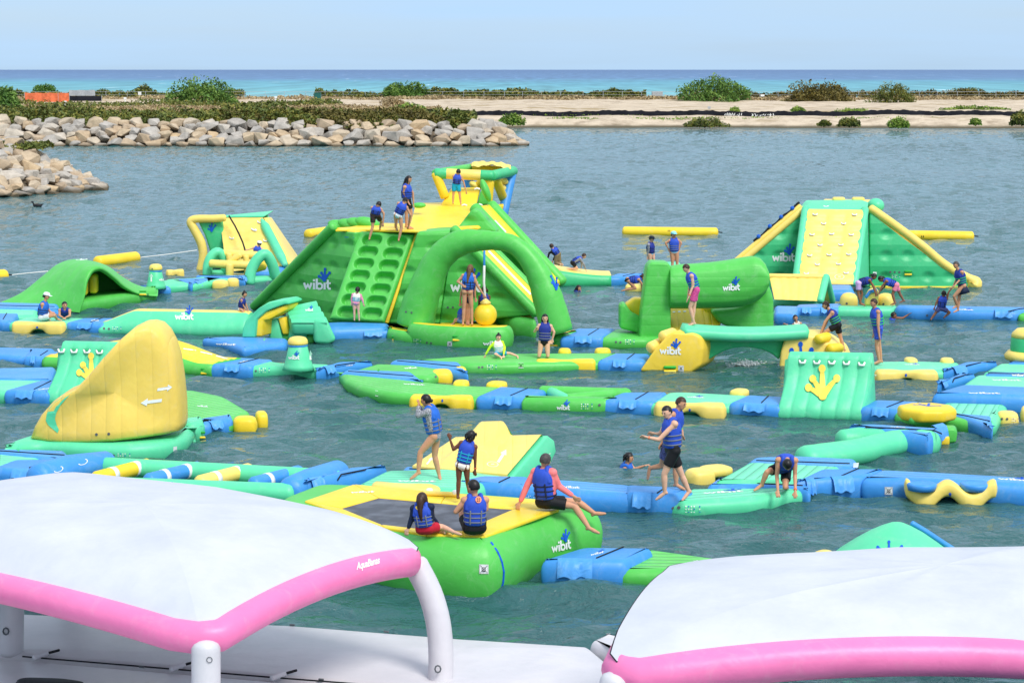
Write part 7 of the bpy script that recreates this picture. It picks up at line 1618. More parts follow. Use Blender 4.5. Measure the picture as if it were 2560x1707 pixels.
def person(label, tag, ground, h, ta, J, fa=None, skin='b', vest=('vest', 'grey'), low=('shorts', 'black'), top=None, hair=('short', 'k'), hat=None, w=1.0, emblem=None, band=None, Y=None, toes=None, flatfoot=True, pitch=0):
    k = h/1.7; fa = ta if fa is None else fa
    Y0 = Y if Y is not None else G(tag, *ground).y
    def P(q): return GY(tag, q[0], q[1], Y0 + (q[2] if len(q) > 2 else 0))
    f = Vector((math.sin(R(ta)), -math.cos(R(ta)), 0)); lat = Vector((-f.y, f.x, 0)); ff = Vector((math.sin(R(fa)), -math.cos(R(fa)), 0))
    hd, nk, hp = P(J['hd']), P(J['nk']), P(J['hp']); sp = (nk-hp).normalized(); lat = (lat - sp*lat.dot(sp)).normalized(); fr = lat.cross(sp).normalized()
    if fr.dot(f) < 0 and abs(fr.dot(f)) > .2: fr = -fr
    sw, hw = .165*k*w**.5, .085*k
    near = Y0 < 48; vox = .0125 if near else (.017 if Y0 < 70 else .02)
    sh = {'L': nk - sp*.06*k + lat*sw, 'R': nk - sp*.06*k - lat*sw}; hip = {'L': hp + lat*hw, 'R': hp - lat*hw}
    B = []; joint = {}
    kh = .42 + .58*k; hr = .098*kh; up = (hd-nk); up = (up.normalized()*.5 + Vector((0, 0, .5))).normalized() if up.length > .01 else Vector((0, 0, 1)); up = (up + ff*(-pitch)).normalized()
    ffh = (ff - up*ff.dot(up)).normalized(); hl = up.cross(ffh).normalized(); rot = Matrix((hl, ffh, up)).transposed()
    B += [ell(hd + up*hr*.12, hr*.86, hr*1.02, hr*1.18, 16, 12, rot), ell(hd - up*hr*.55 + ffh*hr*.22, hr*.62, hr*.66, hr*.62, 14, 10, rot), ell(hd + ffh*hr*1.02 - up*hr*.16, hr*.15, hr*.22, hr*.24, 8, 8, rot)]
    for s in (-1, 1): B.append(ell(hd + hl*(s*hr*.88) - up*hr*.1, hr*.12, hr*.22, hr*.3, 8, 8, rot))
    B += [caps(nk - sp*.02*k, lerp(nk, hd, .75), .056*k*w**.5, .05*k)]
    B += [caps(sh['L'], sh['R'], .068*k*w**.5, .068*k*w**.5), caps(nk - sp*.12*k, hp + sp*.12*k, .115*k*w, .105*k*w), caps(lerp(sh['L'], nk, .35) - sp*.1*k, hip['L'] + sp*.08*k, .085*k*w, .082*k*w), caps(lerp(sh['R'], nk, .35) - sp*.1*k, hip['R'] + sp*.08*k, .085*k*w, .082*k*w), caps(hip['L'], hip['R'], .098*k*w, .098*k*w)]
    if low[0] in ('bikini',): 
        for s in 'LR': B.append(ell(hip[s] - fr*.055*k - sp*.02*k, .085*k*w, .085*k*w, .09*k*w))
    for s in 'LR':
        a = sh[s]; e = P(J[s+'E']) if s+'E' in J else a - Vector((0, 0, .28*k)); wv = P(J[s+'W']) if s+'W' in J else e - Vector((0, 0, .24*k)); joint[s+'E'], joint[s+'W'] = e, wv
        if len(J.get(s+'E', (0, 0, 0))) < 3: e = e + Vector((0, (a.y-Y0)*.8, 0))
        if len(J.get(s+'W', (0, 0, 0))) < 3: wv = wv + Vector((0, (a.y-Y0)*.6, 0))
        joint[s+'E'], joint[s+'W'] = e, wv
        B += [caps(a, e, .052*k*w, .042*k*w), caps(e, wv, .042*k*w, .028*k)]
        d = (wv-e).normalized(); sd = d.cross(fr); sd = sd.normalized() if sd.length > .1 else d.orthogonal().normalized(); nrm = d.cross(sd).normalized(); kk = k if h > 1.3 else k*1.05
        pc = wv + d*.045*kk; B.append(ell(pc, .036*kk, .05*kk, .02*kk, 10, 8, Matrix((sd, d, nrm)).transposed()))
        fr_ = .0105*kk if near else .012*kk
        for i, (o_, L_) in enumerate(((-.029, .068), (-.0098, .08), (.0098, .076), (.029, .06))):
            q0 = wv + d*.08*kk + sd*o_*kk; q1 = q0 + d*L_*.55*kk + sd*o_*.35*kk - nrm*.006*kk; q2 = q1 + d*L_*.42*kk - nrm*.022*kk; B += [caps(q0, q1, fr_, fr_*.95, 7), caps(q1, q2, fr_*.95, fr_*.8, 7)]
        t0 = wv + d*.025*kk - sd*.03*kk; t1 = t0 + d*.035*kk - sd*.028*kk; B += [caps(t0, t1, fr_*1.15, fr_, 7), caps(t1, t1 + d*.03*kk - sd*.006*kk - nrm*.008*kk, fr_, fr_*.85, 7)]
        b = hip[s]; kn = P(J[s+'K']) if s+'K' in J else b - Vector((0, 0, .42*k)); an = P(J[s+'A']) if s+'A' in J else kn - Vector((0, 0, .42*k))
        if len(J.get(s+'K', (0, 0, 0))) < 3: kn = kn + Vector((0, (b.y-Y0)*.9, 0))
        if len(J.get(s+'A', (0, 0, 0))) < 3: an = an + Vector((0, (b.y-Y0)*.8, 0))
        joint[s+'K'], joint[s+'A'] = kn, an
        B += [caps(b, lerp(b, kn, .45), .088*k*w, .08*k*w), caps(lerp(b, kn, .4), kn, .08*k*w, .056*k*w), caps(kn, lerp(kn, an, .38), .055*k*w, .058*k*w), caps(lerp(kn, an, .34), an, .057*k*w, .036*k)]
        if s+'T' in J: td = (P(J[s+'T']) - an); td = td.normalized()
        elif flatfoot: td = (f + Vector((0, 0, -.22))).normalized()
        else: td = (an-kn).normalized()
        B += [caps(an - td*.02*k, an + td*.1*k - Vector((0, 0, .018*k)), .034*k, .036*k), caps(an + td*.08*k - Vector((0, 0, .02*k)), an + td*.185*k - Vector((0, 0, .03*k)), .037*k, .024*k), ell(an - td*.035*k - Vector((0, 0, .02*k)), .034*k, .034*k, .034*k, 8, 8)]
    lowest = min(p.z for p in (joint['LA'], joint['RA'], hp)); t = thing('person', label, 'person', (hp.x, hp.y, max(0, min(lowest-.06*k, hp.z))), None)
    body = obj('body', fuse(B, vox, 'body', 3), SK[skin], t)
    for s in (-1, 1):
        obj('eye', ell(hd + ffh*hr*.93 + hl*(s*hr*.36) + up*hr*.08, hr*.13, hr*.07, hr*.08, 8, 6, rot), EYE, t); obj('eyebrow', ell(hd + ffh*hr*.93 + hl*(s*hr*.36) + up*hr*.26, hr*.2, hr*.07, hr*.045, 8, 6, rot), HR[hair[1]], t)
    obj('mouth', ell(hd + ffh*hr*.86 - up*hr*.55, hr*.22, hr*.07, hr*.06, 8, 6, rot), LIP, t)
    # hair
    st, hc = hair; He = []; V, Fc = ell(hd + up*hr*.2 - ffh*hr*.1, hr*1.0, hr*1.12, hr*1.22, 22, 16, rot); keep = []
    for fa_ in Fc:
        c = sum((V[i] for i in fa_), Vector())/len(fa_) - hd; cx, cy, cz = c.dot(ffh)/hr, c.dot(up)/hr, c.dot(hl)/hr
        if cy < (-.55 if st != 'short' else -.35) or (cx > .3 and cy < .62) or (cx > -.05 and cy < .1 and abs(cz) > .5): continue
        keep.append(fa_)
    ex = []
    back = hd - ffh*hr*.75
    if st == 'long': ex = [tube(spline([back + up*hr*.5, back - up*hr*.7 - ffh*hr*.25, nk - fr*.13*k - sp*.12*k, nk - fr*.14*k - sp*.3*k], 8), [hr*.55, hr*.66, hr*.7, hr*.62, hr*.6, hr*.55, hr*.46, hr*.34, hr*.15], 10)] + [tube([hd + hl*(s*hr*.75) + up*hr*.3, hd + hl*(s*hr*.86) - up*hr*.6, nk + lat*(s*.07*k) - sp*.1*k + fr*.02], [hr*.3, hr*.3, hr*.14], 8) for s in (-1, 1)]
    if st == 'bun': ex = [ell(back - ffh*hr*.35 - up*hr*.2, hr*.42, hr*.42, hr*.42, 10, 8, rot)]
    if st == 'pony': ex = [tube([back + up*hr*.3, back - ffh*hr*.5 - up*hr*.1, back - ffh*hr*.6 - up*hr*1.2], [hr*.3, hr*.34, hr*.12], 8)]
    if st == 'topknot': ex = [ell(hd + up*hr*1.4 - ffh*hr*.4, hr*.38, hr*.38, hr*.36, 10, 8, rot)]
    if st == 'curly':
        rs = random.Random(int(hd.x*100)); 
        for _ in range(34):
            v = Vector((rs.gauss(0, 1), rs.gauss(0, 1), rs.gauss(0, 1))).normalized()
            if v.dot(ffh) > .35 or v.dot(up) < -.7: continue
            q = hd + up*hr*.15 + v*hr*1.12; ex.append(tube([q, q + v*hr*.18 - up*hr*.1, q + v*hr*.25 - up*hr*.45], [hr*.2, hr*.17, hr*.06], 6))
    used = sorted({i for fa_ in keep for i in fa_}); mp_ = {i: n for n, i in enumerate(used)}
    hm = join(([V[i] for i in used], [tuple(mp_[i] for i in fa_) for fa_ in keep]), *ex); obj('hair', hm, HR[hc], t)
    if hat:
        m_, brim = hat; c = hd + up*hr*.55 - ffh*hr*.05
        dome = [[c + rot @ Vector((hr*1.1*r*math.cos(2*math.pi*j/18), hr*1.2*r*math.sin(2*math.pi*j/18), hr*z)) for j in range(18)] for r, z in ((1.0, -.15), (1.02, .1), (.95, .45), (.75, .75), (.4, .92), (.03, .97))]
        ho = obj('hat', loft(dome), m_, t)
        if brim == 'visor': obj('visor', ell(c + ffh*hr*1.35 - up*hr*.08, hr*.75, hr*.75, hr*.1, 14, 8, rot), m_, ho)
        else: obj('brim', ell(c - up*hr*.1, hr*1.9, hr*1.9, hr*.12, 18, 8, rot), m_, ho)
    def ring(tt, a, b, e=.8, n=22):
        c = lerp(hp, nk, tt); return [c + lat*(a*k*w*math.copysign(abs(math.cos(2*math.pi*j/n))**e, math.cos(2*math.pi*j/n))) + fr*(b*k*w*math.copysign(abs(math.sin(2*math.pi*j/n))**e, math.sin(2*math.pi*j/n))) for j in range(n)]
    VR = ((.1, .15, .125), (.14, .172, .148), (.3, .175, .152), (.5, .182, .158), (.72, .19, .162), (.86, .178, .15), (.95, .15, .12), (1.02, .115, .085), (1.03, .1, .075))
    def vr(tt):
        for (a, b, c), (a2, b2, c2) in zip(VR, VR[1:]):
            if a <= tt <= a2: u = (tt-a)/(a2-a); return b+(b2-b)*u, c+(c2-c)*u
        return .1, .08
    vo = None
    if top:      # long sleeved shirt
        pr = [caps(sh['L'], sh['R'], .082*k*w**.5, .082*k*w**.5), caps(nk - sp*.1*k, hp + sp*.1*k, .13*k*w, .125*k*w), caps(lerp(sh['L'], nk, .3) - sp*.1*k, hip['L'] + sp*.1*k, .098*k*w, .095*k*w), caps(lerp(sh['R'], nk, .3) - sp*.1*k, hip['R'] + sp*.1*k, .098*k*w, .095*k*w)]
        for s in 'LR': pr += [caps(sh[s], joint[s+'E'], .066*k*w, .055*k*w), caps(joint[s+'E'], lerp(joint[s+'E'], joint[s+'W'], .88), .056*k*w, .043*k*w)]
        obj('shirt', fuse(pr, vox*1.1, 'shirt', 3), CL[top], t)
    if vest:
        V, Fc = loft([ring(tt, a, b) for tt, a, b in VR]); vo = obj('life_vest', (V, Fc), CL[vest[0]], t)
        for tt in (.22, .37, .52):
            a, b = vr(tt); th = .022*(1 if h > 1.4 else 1.1)
            V, Fc = loft([ring(tt-th, a*.99, b*.99), ring(tt-th*.8, a*1.045, b*1.045), ring(tt+th*.8, a*1.045, b*1.045), ring(tt+th, a*.99, b*.99)], False); obj('strap', (V, Fc), CL[vest[1]], vo)
        for s in (-.5, .5):
            a, b = vr(.4); pth = [lerp(hp, nk, tt) + lat*(s*a*k*w) - fr*(vr(tt)[1]*k*w*(.97)) for tt in (.17, .3, .45, .6)]; obj('strap', tube(pth, .014*k, 6, flat=.6), CL[vest[1]], vo)
        for s in 'LR':       # shoulder padding round the arm openings
            a0 = lerp(nk, sh[s], .55); pd = spline([lerp(hp, nk, .72) + (sh[s]-nk)*.85 + fr*.1*k, a0 + sp*.03*k + fr*.045*k, a0 + sp*.035*k - fr*.045*k, lerp(hp, nk, .72) + (sh[s]-nk)*.85 - fr*.1*k], 10); obj('shoulder_strap', tube(pd, .042*k*w, 8), CL[vest[0]], vo)
    kind, lc = low
    if kind == 'shorts':
        pr = [caps(hip['L'], hip['R'], .118*k*w, .118*k*w), caps(hip['L'] + sp*.07*k, hip['R'] + sp*.07*k, .105*k*w, .105*k*w)]
        for s in 'LR': pr.append(tube([hip[s], lerp(hip[s], joint[s+'K'], .35), lerp(hip[s], joint[s+'K'], .62)], [.112*k*w, .105*k*w, .1*k*w], 14, capk=.15))
        obj('shorts', fuse(pr, vox*1.1, 'shorts', 2), CL[lc], t)
    elif kind in ('bikini', 'suit'):
        pr = [caps(hip['L'] - lat*.02*k, hip['R'] + lat*.02*k, .106*k*w, .106*k*w)]
        if kind == 'bikini': pr = [caps(lerp(hip['L'], hp, .2) + sp*.02*k, lerp(hip['R'], hp, .2) + sp*.02*k, .103*k*w, .103*k*w), caps(hp, hp - sp*.11*k, .08*k, .05*k)] + ([] if lc == 'red' else [caps(hip['L'] - fr*.048*k - sp*.018*k, hip['R'] - fr*.048*k - sp*.018*k, .094*k*w, .094*k*w)])
        else: pr += [caps(hp, hp + sp*.2*k, .125*k*w, .115*k*w)]
        obj('swim_bottoms', fuse(pr, vox*1.1, 'b', 4), CL[lc], t)
    elif kind == 'skirt':
        V, Fc = loft([ring(.06, .13, .115), ring(0, .14, .125), ring(-.25, .17, .16), ring(-.5, .2, .19), ring(-.5, .19, .18)], True); obj('skirt', (V, Fc), CL[lc], t)
    elif kind == 'pants':
        pr = [caps(hip['L'], hip['R'], .115*k*w, .115*k*w)]
        for s in 'LR': pr += [caps(hip[s], joint[s+'K'], .108*k*w, .08*k*w), caps(joint[s+'K'], lerp(joint[s+'K'], joint[s+'A'], .7), .08*k*w, .065*k*w)]
        obj('trousers', fuse(pr, vox*1.1, 'p', 2), CL[lc], t)
    if band:
        for s in band: 
            q, e = joint[s+'W'], joint[s+'E']; obj('wrist_band', tube([lerp(q, e, .05), lerp(q, e, .13)], .036*k, 10, caps=False), BAND, t)
    if emblem and vo: 
        mark('vest_emblem', vo, [vo], emblem[0], [s_disc(0, 0, 1, 16, 1.1), ], emblem[1], emblem[2], emblem[3], (emblem[4], 0), (0, -emblem[4]), .02)
        mark('vest_emblem', vo, [vo], CL['dkblue'], [s_disc(-.3, .35, .2), s_disc(.3, .35, .2), s_disc(-.3, -.35, .22), s_disc(.3, -.35, .22)], emblem[1], emblem[2], emblem[3], (emblem[4], 0), (0, -emblem[4]), .03)
    PEOPLE[label] = t; return t, vo
D27 = .27
# --- left
person('woman in a white cap and blue vest sitting on the left mint platform', 'A', (400, 1112, D27), 1.66, 80, dict(hd=(428, 885), nk=(408, 940), hp=(388, 1082), LE=(452, 1020, .2), LW=(500, 1045, .15), RE=(402, 1015), RW=(396, 1085), LK=(490, 1040, .15), LA=(428, 1092, .2), RK=(498, 1060, -.2), RA=(525, 1092, .1)), hat=(CAPW, 'visor'), vest=('sky', 'dkst'), low=('shorts', 'lgrey'), hair=('bun', 'k'))
person('dark-haired woman lying on her elbows beside the woman in the white cap', 'A', (600, 1095, D27), 1.64, 0, dict(hd=(594, 968), nk=(594, 1012), hp=(606, 1062, .8), LE=(642, 1062, -.05), LW=(604, 1078, -.15), RE=(545, 1062, -.05), RW=(580, 1080, -.15), LK=(615, 1052, 1.25), LA=(618, 1044, 1.65), RK=(600, 1052, 1.25), RA=(600, 1044, 1.65)), fa=30, vest=('navy', 'grey'), low=('bikini', 'black'), hair=('bun', 'k'))
person('small girl in a navy vest sitting on top of the mint balance wall', 'A', None, 1.12, 75, dict(hd=(2247, 868), nk=(2232, 908), hp=(2216, 1000), LE=(2262, 965, .12), LW=(2280, 1008, .1), RE=(2240, 968), RW=(2268, 1010), LK=(2248, 1018, .1), LA=(2222, 1075, .0), RK=(2236, 1026, -.12), RA=(2200, 1085, -.12), RT=(2192, 1100, -.14)), vest=('navy', 'dkst'), low=('bikini', 'white'), hair=('topknot', 'k'), Y=G('A', 2216, 1250, 0).y+.58, skin='b')
person('climber in a light cap behind the log climbing frame, far left', 'B', None, 1.55, 180, dict(hd=(96, 716), nk=(84, 742), hp=(76, 808), LE=(40, 752), LW=(2, 765), RE=(138, 766), RW=(150, 802), LK=(64, 868), LA=(66, 915), RK=(92, 868), RA=(96, 915)), hat=(CAPW, 'visor'), vest=('vest', 'dkst'), low=('shorts', 'lgrey'), hair=('short', 'k'), Y=82.6, skin='a')
# --- main tower
YT = TYB
person('boy in black patterned shorts climbing over the tower panel edge', 'B', None, 1.5, 180, dict(hd=(1112, 384), nk=(1098, 402), hp=(1085, 470), LE=(1068, 455, .1), LW=(1075, 510, .2), RE=(1158, 458), RW=(1152, 535), LK=(1062, 570), LA=(1034, 672), RK=(1136, 528, .4), RA=(1124, 586, .5)), vest=('vest', 'dkst'), low=('shorts', 'orange'), Y=YT+1.0, pitch=-.4)
person('girl in a pale bikini climbing over the tower panel edge', 'B', None, 1.55, 180, dict(hd=(1338, 352, .1), nk=(1324, 376), hp=(1278, 468), LE=(1256, 505), LW=(1268, 578, .1), RE=(1386, 470), RW=(1368, 566, .2), LK=(1262, 540, .35), LA=(1256, 570, .6), RK=(1308, 578), RA=(1284, 682)), vest=('vest', 'dkst'), low=('bikini', 'pale'), hair=('pony', 'k'), Y=YT+1.0, pitch=-.4, skin='b')
person('long-haired woman standing on the tower deck looking right', 'B', None, 1.7, 70, dict(hd=(1370, 168), nk=(1352, 215), hp=(1354, 345), LE=(1406, 282, .15), LW=(1410, 372, .1), RE=(1328, 275), RW=(1362, 352, -.15), LK=(1392, 458, .1), LA=(1366, 566, .1), RK=(1352, 462), RA=(1350, 566)), vest=('vest', 'dkst'), low=('shorts', 'black'), hair=('long', 'k'), Y=YT+1.75, skin='b', band='R')
person('boy in turquoise shorts on the upper step of the tower', 'C', None, 1.35, 180, dict(hd=(583, 97), nk=(577, 120), hp=(567, 198), LE=(543, 158), LW=(546, 198), RE=(624, 170), RW=(644, 246), LK=(544, 275), LA=(541, 338), RK=(594, 275), RA=(602, 342)), vest=('vest', 'dkst'), low=('shorts', 'turq'), Y=G('C', 575, 352, GY('C', 480, 366, 70).z).y, skin='b')
person('little girl in a white vest at the foot of the climbing panel', 'B', (925, 1385, .42), 1.22, 180, dict(hd=(934, 1108), nk=(928, 1140), hp=(921, 1212), LE=(884, 1180), LW=(884, 1215), RE=(972, 1182), RW=(984, 1222), LK=(906, 1290), LA=(907, 1362), RK=(942, 1290), RA=(948, 1362)), vest=('white', 'cyan'), low=('bikini', 'pink'), top='pink', hair=('pony', 'k'), skin='a')
person('woman in a red bikini holding the rope of the yellow ball', 'C', None, 1.74, 175, dict(hd=(676, 852), nk=(664, 895), hp=(655, 1028), LE=(578, 955), LW=(612, 978, -.1), RE=(732, 985), RW=(778, 1052), LK=(628, 1160), LA=(620, 1282), RK=(686, 1160), RA=(690, 1282)), vest=('sky', 'dkst'), low=('bikini', 'red'), hair=('long', 'l'), Y=YBALL-.25, skin='b')
person('person half hidden behind the woman in the red bikini', 'C', None, 1.6, 5, dict(hd=(690, 900), nk=(680, 940), hp=(664, 1045), LE=(712, 1010), LW=(716, 1080), RE=(604, 1040), RW=(597, 1112), LK=(668, 1165), LA=(664, 1272), RK=(640, 1165), RA=(646, 1276)), vest=('navy', 'dkst'), low=('shorts', 'dkblue'), Y=YBALL+.12, band='R')
person('curly-haired girl behind the yellow ball', 'C', None, 1.45, 0, dict(hd=(786, 1022), nk=(787, 1058), hp=(792, 1165), LE=(830, 1085), LW=(808, 1108, -.15), RE=(745, 1090), RW=(742, 1128), LK=(805, 1215), LA=(808, 1270), RK=(775, 1215), RA=(778, 1270)), vest=('navy', 'dkst'), low=('bikini', 'black'), hair=('curly', 'b'), Y=YBALL+.55, skin='d')
person('child sitting on the arch bench behind the standing woman\'s legs', 'C', None, 1.25, -60, dict(hd=(628, 1140), nk=(614, 1172), hp=(598, 1262), LE=(600, 1220), LW=(575, 1250), RE=(620, 1220), RW=(600, 1250), LK=(560, 1246), LA=(548, 1280), RK=(566, 1252), RA=(540, 1284)), vest=('vest', 'grey'), low=('shorts', 'jean'), Y=YBALL+.3, skin='b')
person('child in neon sleeves and a white vest sitting on the green deck', 'C', (890, 1548, D27), 1.28, 5, dict(hd=(898, 1392), nk=(892, 1424), hp=(905, 1518), LE=(946, 1470), LW=(938, 1528, -.2), RE=(834, 1462), RW=(795, 1528), LK=(985, 1515), LA=(1048, 1538, -.1), RK=(872, 1522, -.3), RA=(918, 1545, -.25)), vest=('white', 'cyan'), low=('shorts', 'turq'), top='neon', hair=('topknot', 'k'), skin='a', fa=20)
person('long-haired woman kneeling on the green deck in a black swimsuit', 'C', (1250, 1552, D27), 1.66, 0, dict(hd=(1262, 1242), nk=(1264, 1285), hp=(1256, 1428), LE=(1334, 1350), LW=(1320, 1404), RE=(1180, 1345, -.05), RW=(1196, 1322, -.25), LK=(1285, 1536, -.05), LA=(1282, 1540, .38), RK=(1216, 1536, -.05), RA=(1214, 1540, .38)), vest=('navy', 'grey'), low=('suit', 'black'), hair=('long', 'k'), skin='a', flatfoot=False)
# --- behind the arch
person('child in black sleeves and khaki trousers kneeling on the green sloping deck', 'D', (170, 465, .8), 1.4, -150, dict(hd=(108, 285), nk=(124, 308), hp=(165, 362), LE=(85, 345), LW=(72, 398), RE=(150, 350, .2), RW=(120, 420, .3), LK=(145, 440), LA=(190, 452, -.1), RK=(185, 440), RA=(212, 455, -.1)), vest=('vest', 'dkst'), low=('pants', 'khaki'), top='black', skin='a', hair=('short', 'b'))
person('child with floral sleeves crouching on the green sloping deck', 'D', (340, 508, .55), 1.35, 95, dict(hd=(410, 375), nk=(384, 392), hp=(302, 435), LE=(392, 445, .12), LW=(384, 485, .15), RE=(410, 450), RW=(426, 498), LK=(345, 484, .1), LA=(262, 492, .1), RK=(348, 488), RA=(250, 494)), vest=('vest', 'dkst'), low=('shorts', 'black'), top='patt', skin='a', hair=('short', 'b'), flatfoot=False)
def swimmer(label, tag, x, y, **k):
    """head and shoulders above the surface, the rest under water"""
    kw = dict(h=1.6, ta=60, skin='b', hair=('short', 'k')); kw.update(k); s = ZM[tag][2]*4978/G(tag, x, y, 0).y/1000; ta = kw.pop('ta'); up_ = kw.pop('rise', 175); dx = 8 if ta > 0 else -8; h = kw.pop('h')
    c = lambda a, b, d=0: (x + a*s, y + b*s, d)
    J = dict(hd=c(dx*8, -up_), nk=c(dx*3, -up_*.12), hp=c(-dx*8, 420, .25), LE=c(dx*22, 90, .12), LW=c(dx*48, 20, .05), RE=c(dx*18, 120, -.12), RW=c(dx*30, 170, -.1), LK=c(-dx*14, 760, .4), LA=c(-dx*20, 1050, .5), RK=c(-dx*14, 760, .3), RA=c(-dx*20, 1050, .4)); J.update(kw.pop('J', {}))
    return person(label, tag, (x, y, 0), h, ta, J, flatfoot=False, **kw)
swimmer('swimmer with only head and shoulders above water behind the arch', 'D', 345, 702, ta=60, rise=115, vest=('navy', 'dkst'), hair=('long', 'k'))
# --- around the roller
obj('platform', puff([G('D', 960, 640, .3), G('D', 1330, 640, .3), G('D', 1330, 560, .3), G('D', 960, 560, .3)], .9, rs=.2, rc=.2)[0], M_M, label='mint raised platform behind the green roller barrier', cat='platform')
YP = G('D', 1150, 600, .9).y
person('child in a dark hat and floral sleeves standing behind the roller', 'D', None, 1.45, 55, dict(hd=(1042, 218), nk=(1030, 252), hp=(1035, 358), LE=(1062, 300), LW=(1066, 350), RE=(1012, 312), RW=(1000, 376), LK=(1066, 415), LA=(1090, 500), RK=(1028, 430), RA=(1025, 510)), hat=(HATN, 'round'), vest=('navy', 'dkst'), low=('bikini', 'lblue'), top='patt', Y=YP, skin='a')
person('woman in an aqua cap with hands on hips behind the roller', 'D', None, 1.66, 0, dict(hd=(1248, 178), nk=(1250, 215), hp=(1254, 342), LE=(1318, 252), LW=(1302, 300), RE=(1172, 252), RW=(1196, 304), LK=(1280, 440), LA=(1282, 540), RK=(1236, 440), RA=(1234, 540)), hat=(CAPA, 'visor'), vest=('vest', 'grey'), low=('bikini', 'lblue'), Y=YP, skin='b', fa=30, hair=('bun', 'b'))
person('woman crawling onto the small yellow pad left of the roller', 'D', (850, 705, .25), 1.62, 85, dict(hd=(962, 572), nk=(934, 588), hp=(822, 602), LE=(945, 625, .15), LW=(948, 655, .2), RE=(948, 630), RW=(955, 662), LK=(885, 668, .15), LA=(815, 680, .15), RK=(890, 672), RA=(800, 686)), vest=('vest', 'dkst'), low=('bikini', 'black'), hair=('pony', 'b'), skin='b', flatfoot=False)
person('boy in pink shorts balancing on the mint board bridge', 'D', None, 1.68, -80, dict(hd=(1366, 492), nk=(1396, 540), hp=(1452, 690), LE=(1426, 655, -.15), LW=(1392, 745, -.2), RE=(1398, 640, .15), RW=(1380, 760, .15), LK=(1398, 850), LA=(1436, 998), RK=(1440, 855), RA=(1424, 1000)), vest=('vest', 'green'), low=('shorts', 'hotpink'), skin='a', Y=BRY+.55, hair=('short', 'b'), band='L', pitch=-.3)
# --- right rear
person('girl in lilac shorts bending over the yellow bollards', 'E', None, 1.5, 85, dict(hd=(1092, 692), nk=(1066, 716), hp=(966, 744), LE=(1090, 765, .15), LW=(1112, 818, .1), RE=(1084, 770), RW=(1100, 822), LK=(996, 830, .1), LA=(980, 905, .1), RK=(962, 828), RA=(984, 912)), vest=('navy', 'dkst'), low=('shorts', 'lilac'), hair=('pony', 'k'), skin='c', Y=Yk-.35, pitch=-.5)
person('girl in pink shorts bending over the yellow bollards', 'E', None, 1.5, -85, dict(hd=(1152, 712), nk=(1178, 722), hp=(1276, 758), LE=(1160, 768, -.1), LW=(1142, 808, -.1), RE=(1182, 770, .15), RW=(1150, 806, .15), LK=(1242, 832), LA=(1262, 905), RK=(1305, 832, .15), RA=(1338, 888, .2)), vest=('vest', 'dkst'), low=('shorts', 'rose'), hair=('pony', 'k'), skin='c', Y=Yk-.3, pitch=-.5)
person('woman in a dark skirt helping a boy onto the blue runway', 'E', (1778, 985, .36), 1.7, -65, dict(hd=(1764, 598), nk=(1786, 642), hp=(1814, 765), LE=(1806, 705, -.1), LW=(1762, 752, -.2), RE=(1774, 700, .15), RW=(1746, 755, .1), LK=(1748, 852, -.05), LA=(1772, 930, .1), RK=(1792, 872), RA=(1782, 965)), vest=('navy', 'green'), low=('skirt', 'dkblue'), hair=('bun', 'g'), skin='b')
person('boy in red and blue shorts being pulled onto the blue runway', 'E', (1640, 1040, .05), 1.4, 178, dict(hd=(1663, 832), nk=(1658, 858), hp=(1642, 950), LE=(1602, 905), LW=(1592, 938), RE=(1702, 820), RW=(1738, 772), LK=(1594, 992), LA=(1560, 1038), RK=(1712, 982), RA=(1668, 1022)), vest=('vest', 'dkst'), low=('shorts', 'print'), skin='c')
swimmer('swimmer with an upturned blue vest below the yellow bollards', 'E', 1240, 1040, ta=80, rise=130, vest=('vest', 'dkst'), skin='c', J=dict(LW=(1372, 1002, .1), LE=(1330, 1030, .1)))
t_, v_ = swimmer('child swimmer in a white vest left of the climbing boy', 'E', 468, 1075, ta=0, rise=190, vest=('white', 'dkst'), skin='b', h=1.3)
person('boy in black shorts climbing the right yellow bridge block', 'E', None, 1.62, -85, dict(hd=(700, 928), nk=(736, 968), hp=(796, 1085), LE=(692, 1062, -.15), LW=(658, 1150, -.15), RE=(708, 1060, .15), RW=(668, 1150, .15), LK=(694, 1142, -.05), LA=(748, 1262, -.05), RK=(826, 1195), RA=(852, 1290)), vest=('navy', 'green'), low=('shorts', 'black'), skin='b', Y=BRYR+.55, hair=('curly', 'b'))
person('boy in blue floral shorts standing on the right mint deck', 'E', (1140, 1412, D27), 1.72, -75, dict(hd=(1092, 908), nk=(1106, 958), hp=(1126, 1112), LE=(1126, 1075, -.2), LW=(1138, 1178, -.2), RE=(1096, 1070, .2), RW=(1090, 1150, .2), LK=(1112, 1252), LA=(1134, 1378), RK=(1142, 1255), RA=(1156, 1385)), vest=('vest', 'green'), low=('shorts', 'floral'), skin='b', hair=('short', 'b'))
